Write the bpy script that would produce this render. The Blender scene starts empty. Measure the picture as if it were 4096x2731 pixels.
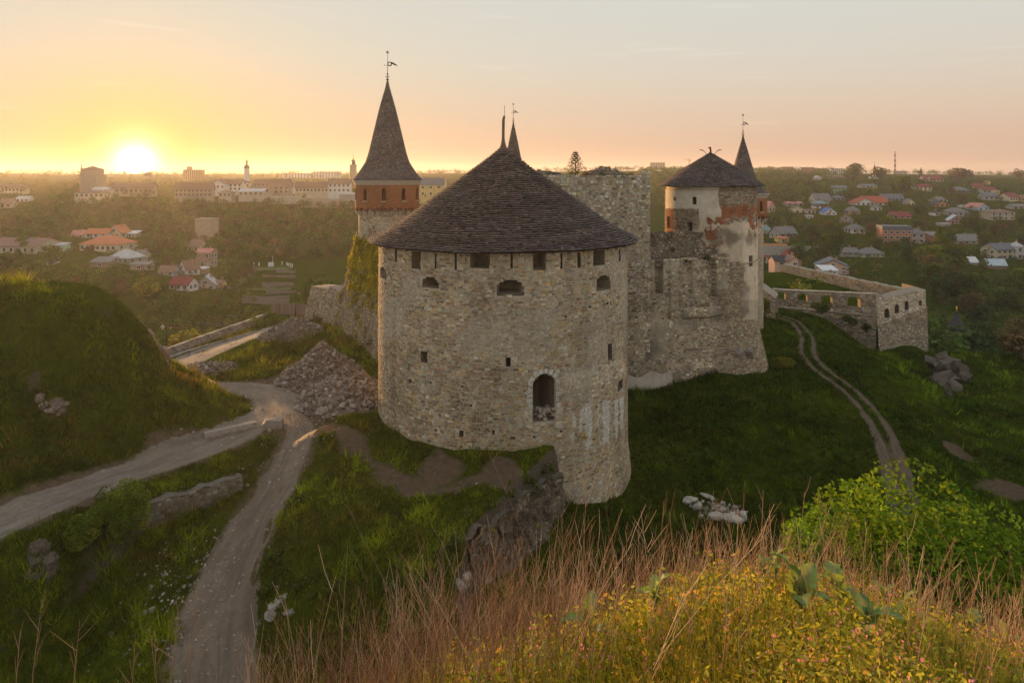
import bpy, math, random
import numpy as np
from mathutils import Vector, Matrix
random.seed(7)
RNG = np.random.default_rng(11)
SC = bpy.context.scene
COL = SC.collection
R = math.radians

# ------------------------------------------------------------------ camera (level, shifted lens: verticals stay vertical)
FPX, CX, HY = 700.0, 512.0, 174.0          # focal length in pixels of the 1024 px wide frame, horizon row
cam_d = bpy.data.cameras.new('camera'); cam = bpy.data.objects.new('camera', cam_d); COL.objects.link(cam)
cam.location = (0, 0, 0); cam.rotation_euler = (R(90), 0, 0)
cam_d.sensor_width = 36; cam_d.lens = 36 * FPX / 1024
cam_d.shift_y = -(341 - HY) / 1024
cam_d.clip_start = 0.2; cam_d.clip_end = 20000
SC.camera = cam

# ------------------------------------------------------------------ sky, sun, exposure
SUN_T, SUN_EL = (136 - CX) / FPX, R(2.4)
SUN_AZ = math.atan2(SUN_T, 1.0)            # angle from +Y towards +X
SUN_V = Vector((math.sin(SUN_AZ) * math.cos(SUN_EL), math.cos(SUN_AZ) * math.cos(SUN_EL), math.sin(SUN_EL)))
W = bpy.data.worlds.new('World'); SC.world = W; W.use_nodes = True
def build_world():
    nt = W.node_tree; nt.nodes.clear(); N = nt.nodes.new; L = nt.links.new
    out = N('ShaderNodeOutputWorld'); bg = N('ShaderNodeBackground'); L(bg.outputs[0], out.inputs[0])
    sky = N('ShaderNodeTexSky'); sky.sky_type = 'NISHITA'; sky.sun_disc = False
    sky.sun_elevation = SUN_EL; sky.sun_rotation = SUN_AZ
    sky.altitude = 250; sky.air_density = 1.0; sky.dust_density = 2.0; sky.ozone_density = 1.0
    tc = N('ShaderNodeTexCoord')
    sep = N('ShaderNodeSeparateXYZ'); L(tc.outputs['Generated'], sep.inputs[0])
    # thin high haze: pale overall veil, peach towards the horizon
    el = N('ShaderNodeMath'); el.operation = 'ABSOLUTE'; L(sep.outputs[2], el.inputs[0])
    ramp = N('ShaderNodeValToRGB'); L(el.outputs[0], ramp.inputs[0])
    cr = ramp.color_ramp; cr.interpolation = 'B_SPLINE'
    for i, (p, c) in enumerate([(0.0, (0.62, 0.37, 0.27)), (0.07, (0.74, 0.54, 0.40)), (0.16, (0.71, 0.69, 0.60)), (0.30, (0.66, 0.68, 0.68)), (1.0, (0.66, 0.69, 0.73))]):
        e = cr.elements[i] if i < 2 else cr.elements.new(p)
        e.position = p; e.color = (*c, 1)
    # distance from the sun
    dot = N('ShaderNodeVectorMath'); dot.operation = 'DOT_PRODUCT'; L(tc.outputs['Generated'], dot.inputs[0]); dot.inputs[1].default_value = tuple(Vector((SUN_T, 1.0, math.tan(R(0.75)) * math.hypot(1, SUN_T))).normalized())
    ac = N('ShaderNodeMath'); ac.operation = 'ARCCOSINE'; L(dot.outputs['Value'], ac.inputs[0])
    def glow(sig, pw=1.0):
        m = N('ShaderNodeMath'); m.operation = 'DIVIDE'; L(ac.outputs[0], m.inputs[0]); m.inputs[1].default_value = sig
        p = N('ShaderNodeMath'); p.operation = 'POWER'; L(m.outputs[0], p.inputs[0]); p.inputs[1].default_value = pw
        n = N('ShaderNodeMath'); n.operation = 'MULTIPLY'; L(p.outputs[0], n.inputs[0]); n.inputs[1].default_value = -1
        e = N('ShaderNodeMath'); e.operation = 'EXPONENT'; L(n.outputs[0], e.inputs[0]); return e.outputs[0]
    def scaled(val, col):
        m = N('ShaderNodeVectorMath'); m.operation = 'SCALE'; m.inputs[0].default_value = col; L(val, m.inputs['Scale']); return m.outputs[0]
    def add(a, b):
        m = N('ShaderNodeVectorMath'); m.operation = 'ADD'; L(a, m.inputs[0]); L(b, m.inputs[1]); return m.outputs[0]
    sk = N('ShaderNodeVectorMath'); sk.operation = 'SCALE'; L(sky.outputs[0], sk.inputs[0]); sk.inputs['Scale'].default_value = SKY_N
    veil = N('ShaderNodeVectorMath'); veil.operation = 'SCALE'; L(ramp.outputs[0], veil.inputs[0]); veil.inputs['Scale'].default_value = SKY_V
    wv = N('ShaderNodeVectorMath'); wv.operation = 'MULTIPLY'; L(tc.outputs['Generated'], wv.inputs[0]); wv.inputs[1].default_value = (3.5, 3.5, 42.0)
    wn = N('ShaderNodeTexNoise'); L(wv.outputs[0], wn.inputs['Vector']); wn.inputs['Scale'].default_value = 1.6; wn.inputs['Detail'].default_value = 4
    wm = N('ShaderNodeMapRange'); L(wn.outputs['Fac'], wm.inputs[0]); wm.inputs[1].default_value = .64; wm.inputs[2].default_value = .80; wm.inputs[4].default_value = .04
    tot = add(add(sk.outputs[0], veil.outputs[0]), scaled(wm.outputs[0], (1.0, .9, .75)))
    tot = add(tot, scaled(glow(0.40, 1.4), (-0.03, -0.02, -0.04)))
    tot = add(tot, scaled(glow(0.095, 1.15), (0.30, 0.03, -0.10)))
    tot = add(tot, scaled(glow(0.0125, 1.1), (6.0, 4.6, 2.6)))
    L(tot, bg.inputs[0]); bg.inputs[1].default_value = 1.0
SKY_N, SKY_V = 0.003, 0.475
build_world()
sun_d = bpy.data.lights.new('sun', 'SUN'); sun = bpy.data.objects.new('sun', sun_d); COL.objects.link(sun)
sun_d.energy = 5.0; sun_d.angle = R(1.5); sun_d.color = (1.0, 0.53, 0.20)
sun.rotation_euler = (-SUN_V).to_track_quat('-Z', 'Y').to_euler(); sun.location = (-60, 100, 60)
VS = SC.view_settings; SC.display_settings.display_device = 'sRGB'
VS.view_transform = 'Standard'; VS.look = 'None'; VS.exposure = 1.0; VS.gamma = 1.0; VS.use_curve_mapping = False
CY = SC.cycles
CY.max_bounces = 6; CY.diffuse_bounces = 2; CY.glossy_bounces = 2; CY.transmission_bounces = 4; CY.volume_bounces = 1; CY.transparent_max_bounces = 6
CY.caustics_reflective = False; CY.caustics_refractive = False; CY.use_denoising = True; CY.sample_clamp_indirect = 4

# ------------------------------------------------------------------ noise
def _hash(ix, iy, seed):
    h = (ix.astype(np.int64) * 374761393 + iy.astype(np.int64) * 668265263 + seed * 1442695041) & 0x7fffffff
    h = ((h ^ (h >> 13)) * 1274126177) & 0x7fffffff
    return ((h ^ (h >> 16)) & 0xffff) / 65535.0
def vnoise(x, y, seed=0):
    x = np.asarray(x, float); y = np.asarray(y, float)
    ix = np.floor(x); iy = np.floor(y); fx = x - ix; fy = y - iy
    fx = fx * fx * (3 - 2 * fx); fy = fy * fy * (3 - 2 * fy)
    a = _hash(ix, iy, seed); b = _hash(ix + 1, iy, seed); c = _hash(ix, iy + 1, seed); d = _hash(ix + 1, iy + 1, seed)
    return (a + (b - a) * fx) + ((c + (d - c) * fx) - (a + (b - a) * fx)) * fy
def fbm(x, y, octv=4, seed=0):
    s = 0; a = 0.5; t = 0
    for i in range(octv):
        s = s + a * vnoise(x * 2 ** i, y * 2 ** i, seed + i * 17); t += a; a *= 0.5
    return s / t - 0.5                       # about -0.5 .. 0.5
def sstep(a, b, x):
    t = np.clip((np.asarray(x, float) - a) / (b - a), 0, 1); return t * t * (3 - 2 * t)

# ------------------------------------------------------------------ materials
MATS = {}
def mat(name, fn):
    if name in MATS: return MATS[name]
    m = bpy.data.materials.new(name); m.use_nodes = True
    nt = m.node_tree; nt.nodes.clear()
    out = nt.nodes.new('ShaderNodeOutputMaterial'); b = nt.nodes.new('ShaderNodeBsdfPrincipled')
    nt.links.new(b.outputs[0], out.inputs[0])
    b.inputs['Roughness'].default_value = 0.9
    b.inputs['Specular IOR Level'].default_value = 0.25
    fn(nt, b, out); MATS[name] = m; return m
def nd(nt, t, **kw):
    n = nt.nodes.new(t)
    for k, v in kw.items(): setattr(n, k, v)
    return n
def noise(nt, scale, detail=3, rough=0.6, vec=None, dist=0.0):
    n = nd(nt, 'ShaderNodeTexNoise'); n.inputs['Scale'].default_value = scale; n.inputs['Detail'].default_value = detail
    n.inputs['Roughness'].default_value = rough; n.inputs['Distortion'].default_value = dist
    if vec is None:
        g = nd(nt, 'ShaderNodeNewGeometry'); vec = g.outputs['Position']
    nt.links.new(vec, n.inputs['Vector']); return n.outputs['Fac']
def mrange(nt, val, a, b, c=0.0, d=1.0):
    n = nd(nt, 'ShaderNodeMapRange'); nt.links.new(val, n.inputs[0])
    n.inputs[1].default_value = a; n.inputs[2].default_value = b; n.inputs[3].default_value = c; n.inputs[4].default_value = d
    return n.outputs[0]
def mixc(nt, fac, a, b, mode='MIX'):
    n = nd(nt, 'ShaderNodeMix', data_type='RGBA', blend_type=mode)
    for s, v in ((n.inputs[0], fac), (n.inputs[6], a), (n.inputs[7], b)):
        if isinstance(v, (int, float)): s.default_value = v
        elif isinstance(v, tuple): s.default_value = (*v, 1) if len(v) == 3 else v
        else: nt.links.new(v, s)
    return n.outputs[2]
def attr(nt, name='tint'):
    n = nd(nt, 'ShaderNodeAttribute', attribute_name=name); return n
def mathn(nt, op, a, b=None):
    n = nd(nt, 'ShaderNodeMath', operation=op)
    for s, v in ((n.inputs[0], a), (n.inputs[1], b)):
        if v is None: continue
        if isinstance(v, (int, float)): s.default_value = v
        else: nt.links.new(v, s)
    return n.outputs[0]
def bump(nt, b, h, strength=0.4, dist=0.05):
    n = nd(nt, 'ShaderNodeBump'); n.inputs['Strength'].default_value = strength; n.inputs['Distance'].default_value = dist
    nt.links.new(h, n.inputs['Height']); nt.links.new(n.outputs[0], b.inputs['Normal'])
def plain(name, col, rough=0.85, var=0.25, scale=1.5, metal=0.0, spec=0.25):
    def f(nt, b, o):
        n = noise(nt, scale, 4)
        c = mixc(nt, mrange(nt, n, 0.25, 0.75), tuple(x * (1 - var) for x in col), tuple(min(1, x * (1 + var)) for x in col))
        nt.links.new(c, b.inputs['Base Color']); b.inputs['Roughness'].default_value = rough
        b.inputs['Metallic'].default_value = metal; b.inputs['Specular IOR Level'].default_value = spec
    return mat(name, f)
def tinted(name, rough=0.9, var=0.3, scale=3.0, bstr=0.0, stain=0.0, spec=0.25):
    """colour comes from the mesh attribute 'tint' (each piece its own), broken up by grain and weather stains"""
    def f(nt, b, o):
        a = attr(nt).outputs['Color']
        n = noise(nt, scale, 5)
        lo = mixc(nt, 1.0, a, (1 - var,) * 3, 'MULTIPLY'); hi = mixc(nt, 1.0, a, (1 + var,) * 3, 'MULTIPLY')
        c = mixc(nt, mrange(nt, n, 0.3, 0.7), lo, hi)
        if stain:
            s = noise(nt, 0.35, 4, 0.65)
            c = mixc(nt, mrange(nt, s, 0.5, 0.68, 0, stain), c, mixc(nt, 1.0, c, (0.45, 0.42, 0.38), 'MULTIPLY'))
        nt.links.new(c, b.inputs['Base Color']); b.inputs['Roughness'].default_value = rough; b.inputs['Specular IOR Level'].default_value = spec
        if bstr: bump(nt, b, noise(nt, 14, 3), bstr, 0.04)
    return mat(name, f)
def leafmat(name, trans=0.35, var=0.35, scale=0.6, rough=0.65, spec=0.06):
    """leaves: tint attribute, light comes through them"""
    def f(nt, b, o):
        a = attr(nt).outputs['Color']; n = noise(nt, scale, 3)
        c = mixc(nt, mrange(nt, n, 0.3, 0.7), mixc(nt, 1.0, a, (1 - var,) * 3, 'MULTIPLY'), mixc(nt, 1.0, a, (1 + var,) * 3, 'MULTIPLY'))
        nt.links.new(c, b.inputs['Base Color']); b.inputs['Roughness'].default_value = rough; b.inputs['Specular IOR Level'].default_value = spec
        t = nd(nt, 'ShaderNodeBsdfTranslucent'); nt.links.new(mixc(nt, 1.0, c, (1.5, 1.3, 0.55), 'MULTIPLY'), t.inputs[0])
        m = nd(nt, 'ShaderNodeMixShader'); m.inputs[0].default_value = trans
        nt.links.new(b.outputs[0], m.inputs[1]); nt.links.new(t.outputs[0], m.inputs[2]); nt.links.new(m.outputs[0], o.inputs[0])
    return mat(name, f)

# ------------------------------------------------------------------ mesh helpers
def mesh_np(name, V, Q, tint=None, smooth=False, T=None, mats=None, fmat=None):
    """V (n,3); Q (m,4) quads; T (k,3) triangles; tint (n,3)"""
    V = np.asarray(V, float).reshape(-1, 3)
    Q = np.zeros((0, 4), int) if Q is None else np.asarray(Q, int).reshape(-1, 4)
    T = np.zeros((0, 3), int) if T is None else np.asarray(T, int).reshape(-1, 3)
    me = bpy.data.meshes.new(name)
    me.vertices.add(len(V)); me.vertices.foreach_set('co', V.ravel().astype(np.float32))
    nl = len(Q) * 4 + len(T) * 3; me.loops.add(nl); me.polygons.add(len(Q) + len(T))
    me.loops.foreach_set('vertex_index', np.concatenate([Q.ravel(), T.ravel()]).astype(np.int32))
    ls = np.concatenate([np.arange(len(Q)) * 4, len(Q) * 4 + np.arange(len(T)) * 3]).astype(np.int32)
    me.polygons.foreach_set('loop_start', ls)
    if fmat is not None: me.polygons.foreach_set('material_index', np.asarray(fmat, np.int32))
    me.update(calc_edges=True)
    me.polygons.foreach_set('use_smooth', np.full(len(Q) + len(T), smooth, bool))
    if tint is not None:
        a = me.attributes.new('tint', 'FLOAT_COLOR', 'POINT')
        t = np.ones((len(V), 4), np.float32); t[:, :3] = np.broadcast_to(np.asarray(tint, np.float32), (len(V), 3)); a.data.foreach_set('color', t.ravel())
    for m in (mats or []): me.materials.append(m)
    return me
def link(name, me, parent=None, m=None, loc=None):
    o = bpy.data.objects.new(name, me); COL.objects.link(o)
    if m is not None and me is not None and len(me.materials) == 0: me.materials.append(m)
    if parent is not None:
        o.parent = parent
        if parent.name in WINV: o.matrix_parent_inverse = WINV[parent.name]
    if loc is not None: o.location = loc
    return o
WINV = {}
def wempty(name, loc):
    """an Empty at the thing's base whose parts are given in world coordinates"""
    o = empty(name, loc); WINV[o.name] = Matrix.Translation(-Vector(loc)); return o
def empty(name, loc=(0, 0, 0), rz=0.0):
    o = bpy.data.objects.new(name, None); COL.objects.link(o); o.location = loc; o.rotation_euler = (0, 0, rz); o.empty_display_size = 0.3; return o
def tag(o, label=None, cat=None, group=None, kind=None):
    if label: o['label'] = label
    if cat: o['category'] = cat
    if group: o['group'] = group
    if kind: o['kind'] = kind
    return o
class MB:
    """collects boxes, tubes, prisms in local coordinates; one mesh"""
    def __init__(s): s.V = []; s.F = []; s.C = []
    def add(s, verts, faces, col=(1, 1, 1)):
        o = len(s.V); s.V += [tuple(v) for v in verts]; s.F += [tuple(i + o for i in f) for f in faces]; s.C += [col] * len(verts); return s
    def box(s, c, d, col=(1, 1, 1), rz=0.0, ry=0.0):
        v = []
        for z in (-1, 1):
            for x, y in ((-1, -1), (1, -1), (1, 1), (-1, 1)):
                p = Vector((x * d[0] / 2, y * d[1] / 2, z * d[2] / 2))
                if ry: p = Matrix.Rotation(ry, 3, 'Y') @ p
                if rz: p = Matrix.Rotation(rz, 3, 'Z') @ p
                v.append(p + Vector(c))
        return s.add(v, [(3, 2, 1, 0), (4, 5, 6, 7), (0, 1, 5, 4), (1, 2, 6, 5), (2, 3, 7, 6), (3, 0, 4, 7)], col)
    def tube(s, pts, rad, n=6, col=(1, 1, 1), cap=True):
        pts = [Vector(p) for p in pts]; rad = [rad] * len(pts) if isinstance(rad, (int, float)) else rad
        v = []; f = []
        for i, p in enumerate(pts):
            t = (pts[min(i + 1, len(pts) - 1)] - pts[max(i - 1, 0)]).normalized()
            a = t.cross(Vector((0, 0, 1)) if abs(t.z) < 0.9 else Vector((1, 0, 0))).normalized(); b = t.cross(a)
            for k in range(n):
                w = 2 * math.pi * k / n; v.append(p + (a * math.cos(w) + b * math.sin(w)) * rad[i])
        for i in range(len(pts) - 1):
            for k in range(n):
                k2 = (k + 1) % n; f.append((i * n + k, i * n + k2, (i + 1) * n + k2, (i + 1) * n + k))
        if cap: f.append(tuple(range(n))[::-1]); f.append(tuple((len(pts) - 1) * n + k for k in range(n)))
        return s.add(v, f, col)
    def lathe(s, prof, n=16, c=(0, 0, 0), col=(1, 1, 1), cap=True, a0=0.0):
        v = []; f = []
        for r, z in prof:
            for k in range(n):
                w = a0 + 2 * math.pi * k / n; v.append((c[0] + r * math.cos(w), c[1] + r * math.sin(w), c[2] + z))
        for i in range(len(prof) - 1):
            for k in range(n):
                k2 = (k + 1) % n; f.append((i * n + k, i * n + k2, (i + 1) * n + k2, (i + 1) * n + k))
        if cap: f.append(tuple(range(n))[::-1]); f.append(tuple((len(prof) - 1) * n + k for k in range(n)))
        return s.add(v, f, col)
    def prism(s, poly, a, b, col=(1, 1, 1), axis='Y'):
        """poly in the (x,z) plane extruded along y from a to b (axis 'Y') or (y,z) along x (axis 'X') or (x,y) along z (axis 'Z')"""
        n = len(poly)
        def p(u, w, t): return (u, t, w) if axis == 'Y' else ((t, u, w) if axis == 'X' else (u, w, t))
        v = [p(u, w, a) for u, w in poly] + [p(u, w, b) for u, w in poly]
        f = [tuple(range(n))[::-1], tuple(range(n, 2 * n))] + [(k, (k + 1) % n, n + (k + 1) % n, n + k) for k in range(n)]
        return s.add(v, f, col)
    def mesh(s, name, smooth=False):
        me = bpy.data.meshes.new(name); me.from_pydata(s.V, [], s.F); me.update()
        a = me.attributes.new('tint', 'FLOAT_COLOR', 'POINT'); t = np.ones((len(s.V), 4), np.float32)
        if len(s.V): t[:, :3] = np.array(s.C, np.float32); a.data.foreach_set('color', t.ravel())
        if smooth: me.polygons.foreach_set('use_smooth', np.full(len(me.polygons), True, bool))
        return me
    def build(s, name, m, parent=None, smooth=False, loc=None): return link(name, s.mesh(name, smooth), parent, m, loc)

# ------------------------------------------------------------------ terrain function
def TD(px, d): return ((px - CX) / FPX * d, d)                       # pixel column + distance -> ground x, y
def PZ(px, py, z): d = -FPX * z / (py - HY); return ((px - CX) / FPX * d, d, z)
def PD(px, py, d): return ((px - CX) / FPX * d, d, -(py - HY) / FPX * d)
_cp = []
for px, py, z in [
    (0, 525, -22.3), (75, 490, -22.2), (150, 463, -22.1), (230, 433, -22), (279, 400, -22), (250, 383, -21.9), (200, 388, -22),
    (165, 372, -22.3), (220, 345, -22.5), (279, 324, -22.6), (215, 365, -22), (300, 345, -21.7), (340, 345, -21.4), (377, 361, -22), (328, 325, -21.3),
    (305, 431, -22), (280, 470, -22.8), (250, 515, -24), (230, 560, -25), (215, 620, -26.2), (215, 680, -27.2),
    (381, 444, -23.4), (340, 420, -22.3), (561, 496, -24.6), (631, 470, -25.8), (600, 490, -25.5), (628, 385, -24), (679, 372, -23.4), (718, 361, -22.4), (763, 361, -24),
    (714, 509, -28), (700, 430, -25.6), (650, 560, -28), (575, 545, -26.4), (800, 430, -25.6), (760, 400, -24.8), (790, 320, -22.5), (805, 348, -23.3), (853, 392, -24.5),
    (888, 435, -25.8), (897, 475, -27), (900, 520, -28.5), (905, 352, -28), (873, 352, -28.6), (925, 337, -28.6), (960, 400, -29.8), (1024, 460, -31.5),
    (960, 450, -27.6), (1000, 500, -29.5), (1024, 540, -31.3), (1120, 560, -34), (850, 345, -25.5), (820, 318, -22.9), (775, 312, -22.4),
    (60, 600, -26), (60, 680, -27), (-60, 620, -26), (140, 640, -26.6), (300, 650, -26.9), (484, 580, -26), (420, 625, -26.6), (545, 575, -27), (800, 560, -28.6)]:
    x, y, z = PZ(px, py, z); _cp.append((x / y, math.log(y), z))
for px, d, z in [
    (100, 30, -28), (300, 30, -29), (512, 33, -29.5), (750, 38, -30.5), (950, 42, -31.5), (1150, 45, -34), (-150, 42, -24.5), (-250, 60, -22),
    (400, 20, -30), (700, 22, -31), (1000, 25, -33), (100, 18, -30), (-200, 20, -30),
    (940, 122, -33), (900, 135, -40), (985, 112, -38), (1010, 100, -40), (1024, 88, -38), (1100, 80, -40), (1200, 70, -40), (1010, 130, -48),
    (800, 152, -24), (870, 155, -38), (750, 120, -22), (512, 70, -22), (430, 78, -21.5), (512, 120, -20),
    (60, 82, -22.6), (130, 92, -24), (190, 112, -30), (240, 128, -33), (290, 135, -30), (-80, 90, -24), (0, 120, -33), (-200, 120, -32),
    (-200, 220, -36), (0, 200, -38), (100, 200, -39), (200, 180, -40), (280, 200, -40.5), (340, 170, -36),
    (0, 260, -36.5), (100, 250, -36), (200, 270, -38.5), (280, 300, -40), (330, 250, -40), (-200, 330, -30), (0, 330, -33), (60, 330, -33), (100, 380, -28), (100, 430, -20),
    (0, 400, -26), (-150, 450, -18), (200, 340, -36), (200, 400, -27), (200, 435, -20), (300, 350, -38.5), (300, 400, -28), (300, 440, -20),
    (0, 500, -15), (-200, 600, -12), (100, 500, -17), (250, 500, -17), (400, 500, -17), (100, 800, -11), (400, 800, -10), (250, 1500, -5), (0, 1500, 2), (-250, 1500, 2), (250, 3800, 2), (-200, 3800, 4),
    (430, 300, -30), (512, 180, -22), (430, 400, -22), (520, 300, -30), (520, 500, -18), (520, 900, -4), (520, 1500, 4), (520, 3800, 8),
    (640, 180, -40), (660, 300, -45), (660, 430, -30), (660, 600, -13), (660, 900, 2.5), (700, 1500, 7), (700, 3800, 10),
    (740, 160, -32), (790, 180, -46), (800, 215, -44), (800, 250, -36), (800, 350, -30), (800, 450, -23), (800, 600, -14), (800, 900, -1), (800, 1500, 3), (850, 3800, 4),
    (900, 200, -48), (900, 270, -36), (900, 350, -30), (900, 450, -23.5), (900, 600, -14), (900, 900, -3),
    (1024, 130, -52), (1024, 160, -55), (1024, 220, -46), (1024, 300, -36), (1024, 400, -28), (1024, 600, -16.5), (1024, 900, -8), (1024, 1800, -3), (1024, 3800, -2), (1280, 300, -38), (1280, 600, -20), (1280, 150, -55), (1280, 3800, -2)]:
    _cp.append(((px - CX) / FPX, math.log(d), z))
_cp = np.array(_cp)
def _tps_k(r2): return np.where(r2 > 1e-12, 0.5 * r2 * np.log(np.maximum(r2, 1e-12)), 0)
def _tps_fit():
    n = len(_cp); d2 = (_cp[:, None, 0] - _cp[None, :, 0]) ** 2 + (_cp[:, None, 1] - _cp[None, :, 1]) ** 2
    A = np.zeros((n + 3, n + 3)); A[:n, :n] = _tps_k(d2) + np.eye(n) * 2e-4
    A[:n, n] = 1; A[:n, n + 1:] = _cp[:, :2]; A[n, :n] = 1; A[n + 1:, :n] = _cp[:, :2].T
    return np.linalg.solve(A, np.concatenate([_cp[:, 2], [0, 0, 0]]))
_tw = _tps_fit()
def base_z(x, y):
    y = np.maximum(y, 1.0); t = x / y; b = np.log(y); out = np.zeros_like(t, float); n = len(_cp)
    for i0 in range(0, len(t), 60000):
        tt = t[i0:i0 + 60000]; bb = b[i0:i0 + 60000]
        k = _tps_k((tt[:, None] - _cp[None, :, 0]) ** 2 + (bb[:, None] - _cp[None, :, 1]) ** 2)
        out[i0:i0 + 60000] = k @ _tw[:n] + _tw[n] + _tw[n + 1] * tt + _tw[n + 2] * bb
    return out
def poly_dist(x, y, P, S=None):
    """signed distance to a polygon (negative inside) and index of the nearest edge"""
    best = np.full(x.shape, 1e9); sw = np.zeros(x.shape); ws = np.zeros(x.shape); inside = np.zeros(x.shape, bool); n = len(P)
    for i in range(n):
        ax, ay = P[i]; bx, by = P[(i + 1) % n]
        ex, ey = bx - ax, by - ay; L2 = ex * ex + ey * ey
        t = np.clip(((x - ax) * ex + (y - ay) * ey) / L2, 0, 1)
        d = np.hypot(x - ax - t * ex, y - ay - t * ey); best = np.minimum(d, best); k = 1 / (d + 0.05) ** 4; ws += k * S[i]; sw += k
        c = ((ay > y) != (by > y)) & (x < (bx - ax) * (y - ay) / (by - ay + 1e-12) + ax); inside ^= c
    return np.where(inside, -best, best), ws / sw
MOUND = [TD(78, 61.5), TD(76, 64), TD(0, 66), TD(-500, 66), TD(-420, 56), TD(-60, 59), TD(40, 60)]
MOUND_S = [2.2, 0.9, 0.7, 0.7, 0.8, 0.82, 0.92]
PLAT = [PZ(300, 455, -22.2)[:2], PZ(275, 510, -23)[:2], PZ(264, 565, -24)[:2], PZ(277, 592, -24.3)[:2], PZ(350, 588, -23.9)[:2], PZ(420, 574, -23.4)[:2],
        PZ(466, 533, -22.8)[:2], PZ(553, 468, -22)[:2], (3, 62), (-14, 60)]
PLAT_S = [0.75, 0.9, 1.4, 1.6, 1.3, 1.1, 7.0, 7.0, 0.5, 0.3]
TERR = [PZ(-330, 640, -22.4)[:2], PZ(0, 550, -22.3)[:2], PZ(60, 524, -22.3)[:2], PZ(110, 512, -22.3)[:2], PZ(150, 497, -22.3)[:2], PZ(200, 481, -22.2)[:2], PZ(239, 470, -22.2)[:2],
        PZ(268, 445, -22.1)[:2], PZ(283, 431, -22)[:2], TD(250, 68), TD(100, 80), TD(-400, 80)]
TERR_S = [1.2, 1.2, 1.3, 2.2, 6.0, 6.0, 1.2, 0.9, 0.5, 0.5, 0.5, 0.5]
def pl(pts): return [PZ(px, py, z)[:2] for px, py, z in pts]
def smooth_line(P, step=0.3):
    P = np.array(P, float); n = len(P); out = []
    for i in range(n - 1):
        p0, p1, p2, p3 = P[max(i - 1, 0)], P[i], P[i + 1], P[min(i + 2, n - 1)]
        k = max(2, int(np.hypot(*(p2 - p1)) / step))
        for t in np.linspace(0, 1, k, endpoint=False):
            out.append(0.5 * ((2 * p1) + (-p0 + p2) * t + (2 * p0 - 5 * p1 + 4 * p2 - p3) * t * t + (-p0 + 3 * p1 - 3 * p2 + p3) * t ** 3))
    out.append(P[-1]); return np.array(out)
ROAD = smooth_line(pl([(-330, 610, -22.3), (-60, 548, -22.3), (0, 526, -22.3), (75, 493, -22.2), (150, 466, -22.1), (205, 446, -22), (247, 428, -22), (274, 412, -22), (278, 398, -22), (262, 391, -22), (235, 387, -21.9), (205, 388, -22), (170, 394, -22)]))
ASPH = smooth_line(pl([(100, 412, -22.2), (166, 371, -22.25), (195, 357, -22.4), (225, 345, -22.5), (255, 334, -22.6), (279, 325, -22.6), (297, 317, -22.6)]))
PATH = smooth_line(pl([(270, 404, -22), (298, 425, -22), (297, 445, -22.2), (278, 485, -23), (255, 525, -24.1), (238, 560, -25), (222, 605, -26), (214, 650, -26.7), (208, 700, -27.3)]))
PATH2 = smooth_line(pl([(305, 425, -22), (330, 440, -22), (360, 462, -22), (400, 482, -21.9), (440, 486, -21.6), (480, 478, -21.3)]))
TRACK = smooth_line(pl([(772, 316, -22.4), (795, 321, -22.5), (807, 334, -22.9), (808, 352, -23.4), (822, 370, -23.9), (853, 393, -24.5), (876, 420, -25.3), (888, 445, -26.1), (897, 475, -27), (905, 510, -28.2), (915, 560, -29.8)]))
def seg_dist(x, y, L):
    best = np.full(x.shape, 1e9)
    for i in range(len(L) - 1):
        ax, ay = L[i]; ex, ey = L[i + 1] - L[i]; l2 = ex * ex + ey * ey + 1e-9
        t = np.clip(((x - ax) * ex + (y - ay) * ey) / l2, 0, 1); best = np.minimum(best, np.hypot(x - ax - t * ex, y - ay - t * ey))
    return best
LINES = [(ROAD[::5], 2.9), (ASPH[::6], 5.2), (PATH[::5], 2.0), (TRACK[::8], 1.2)]
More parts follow.
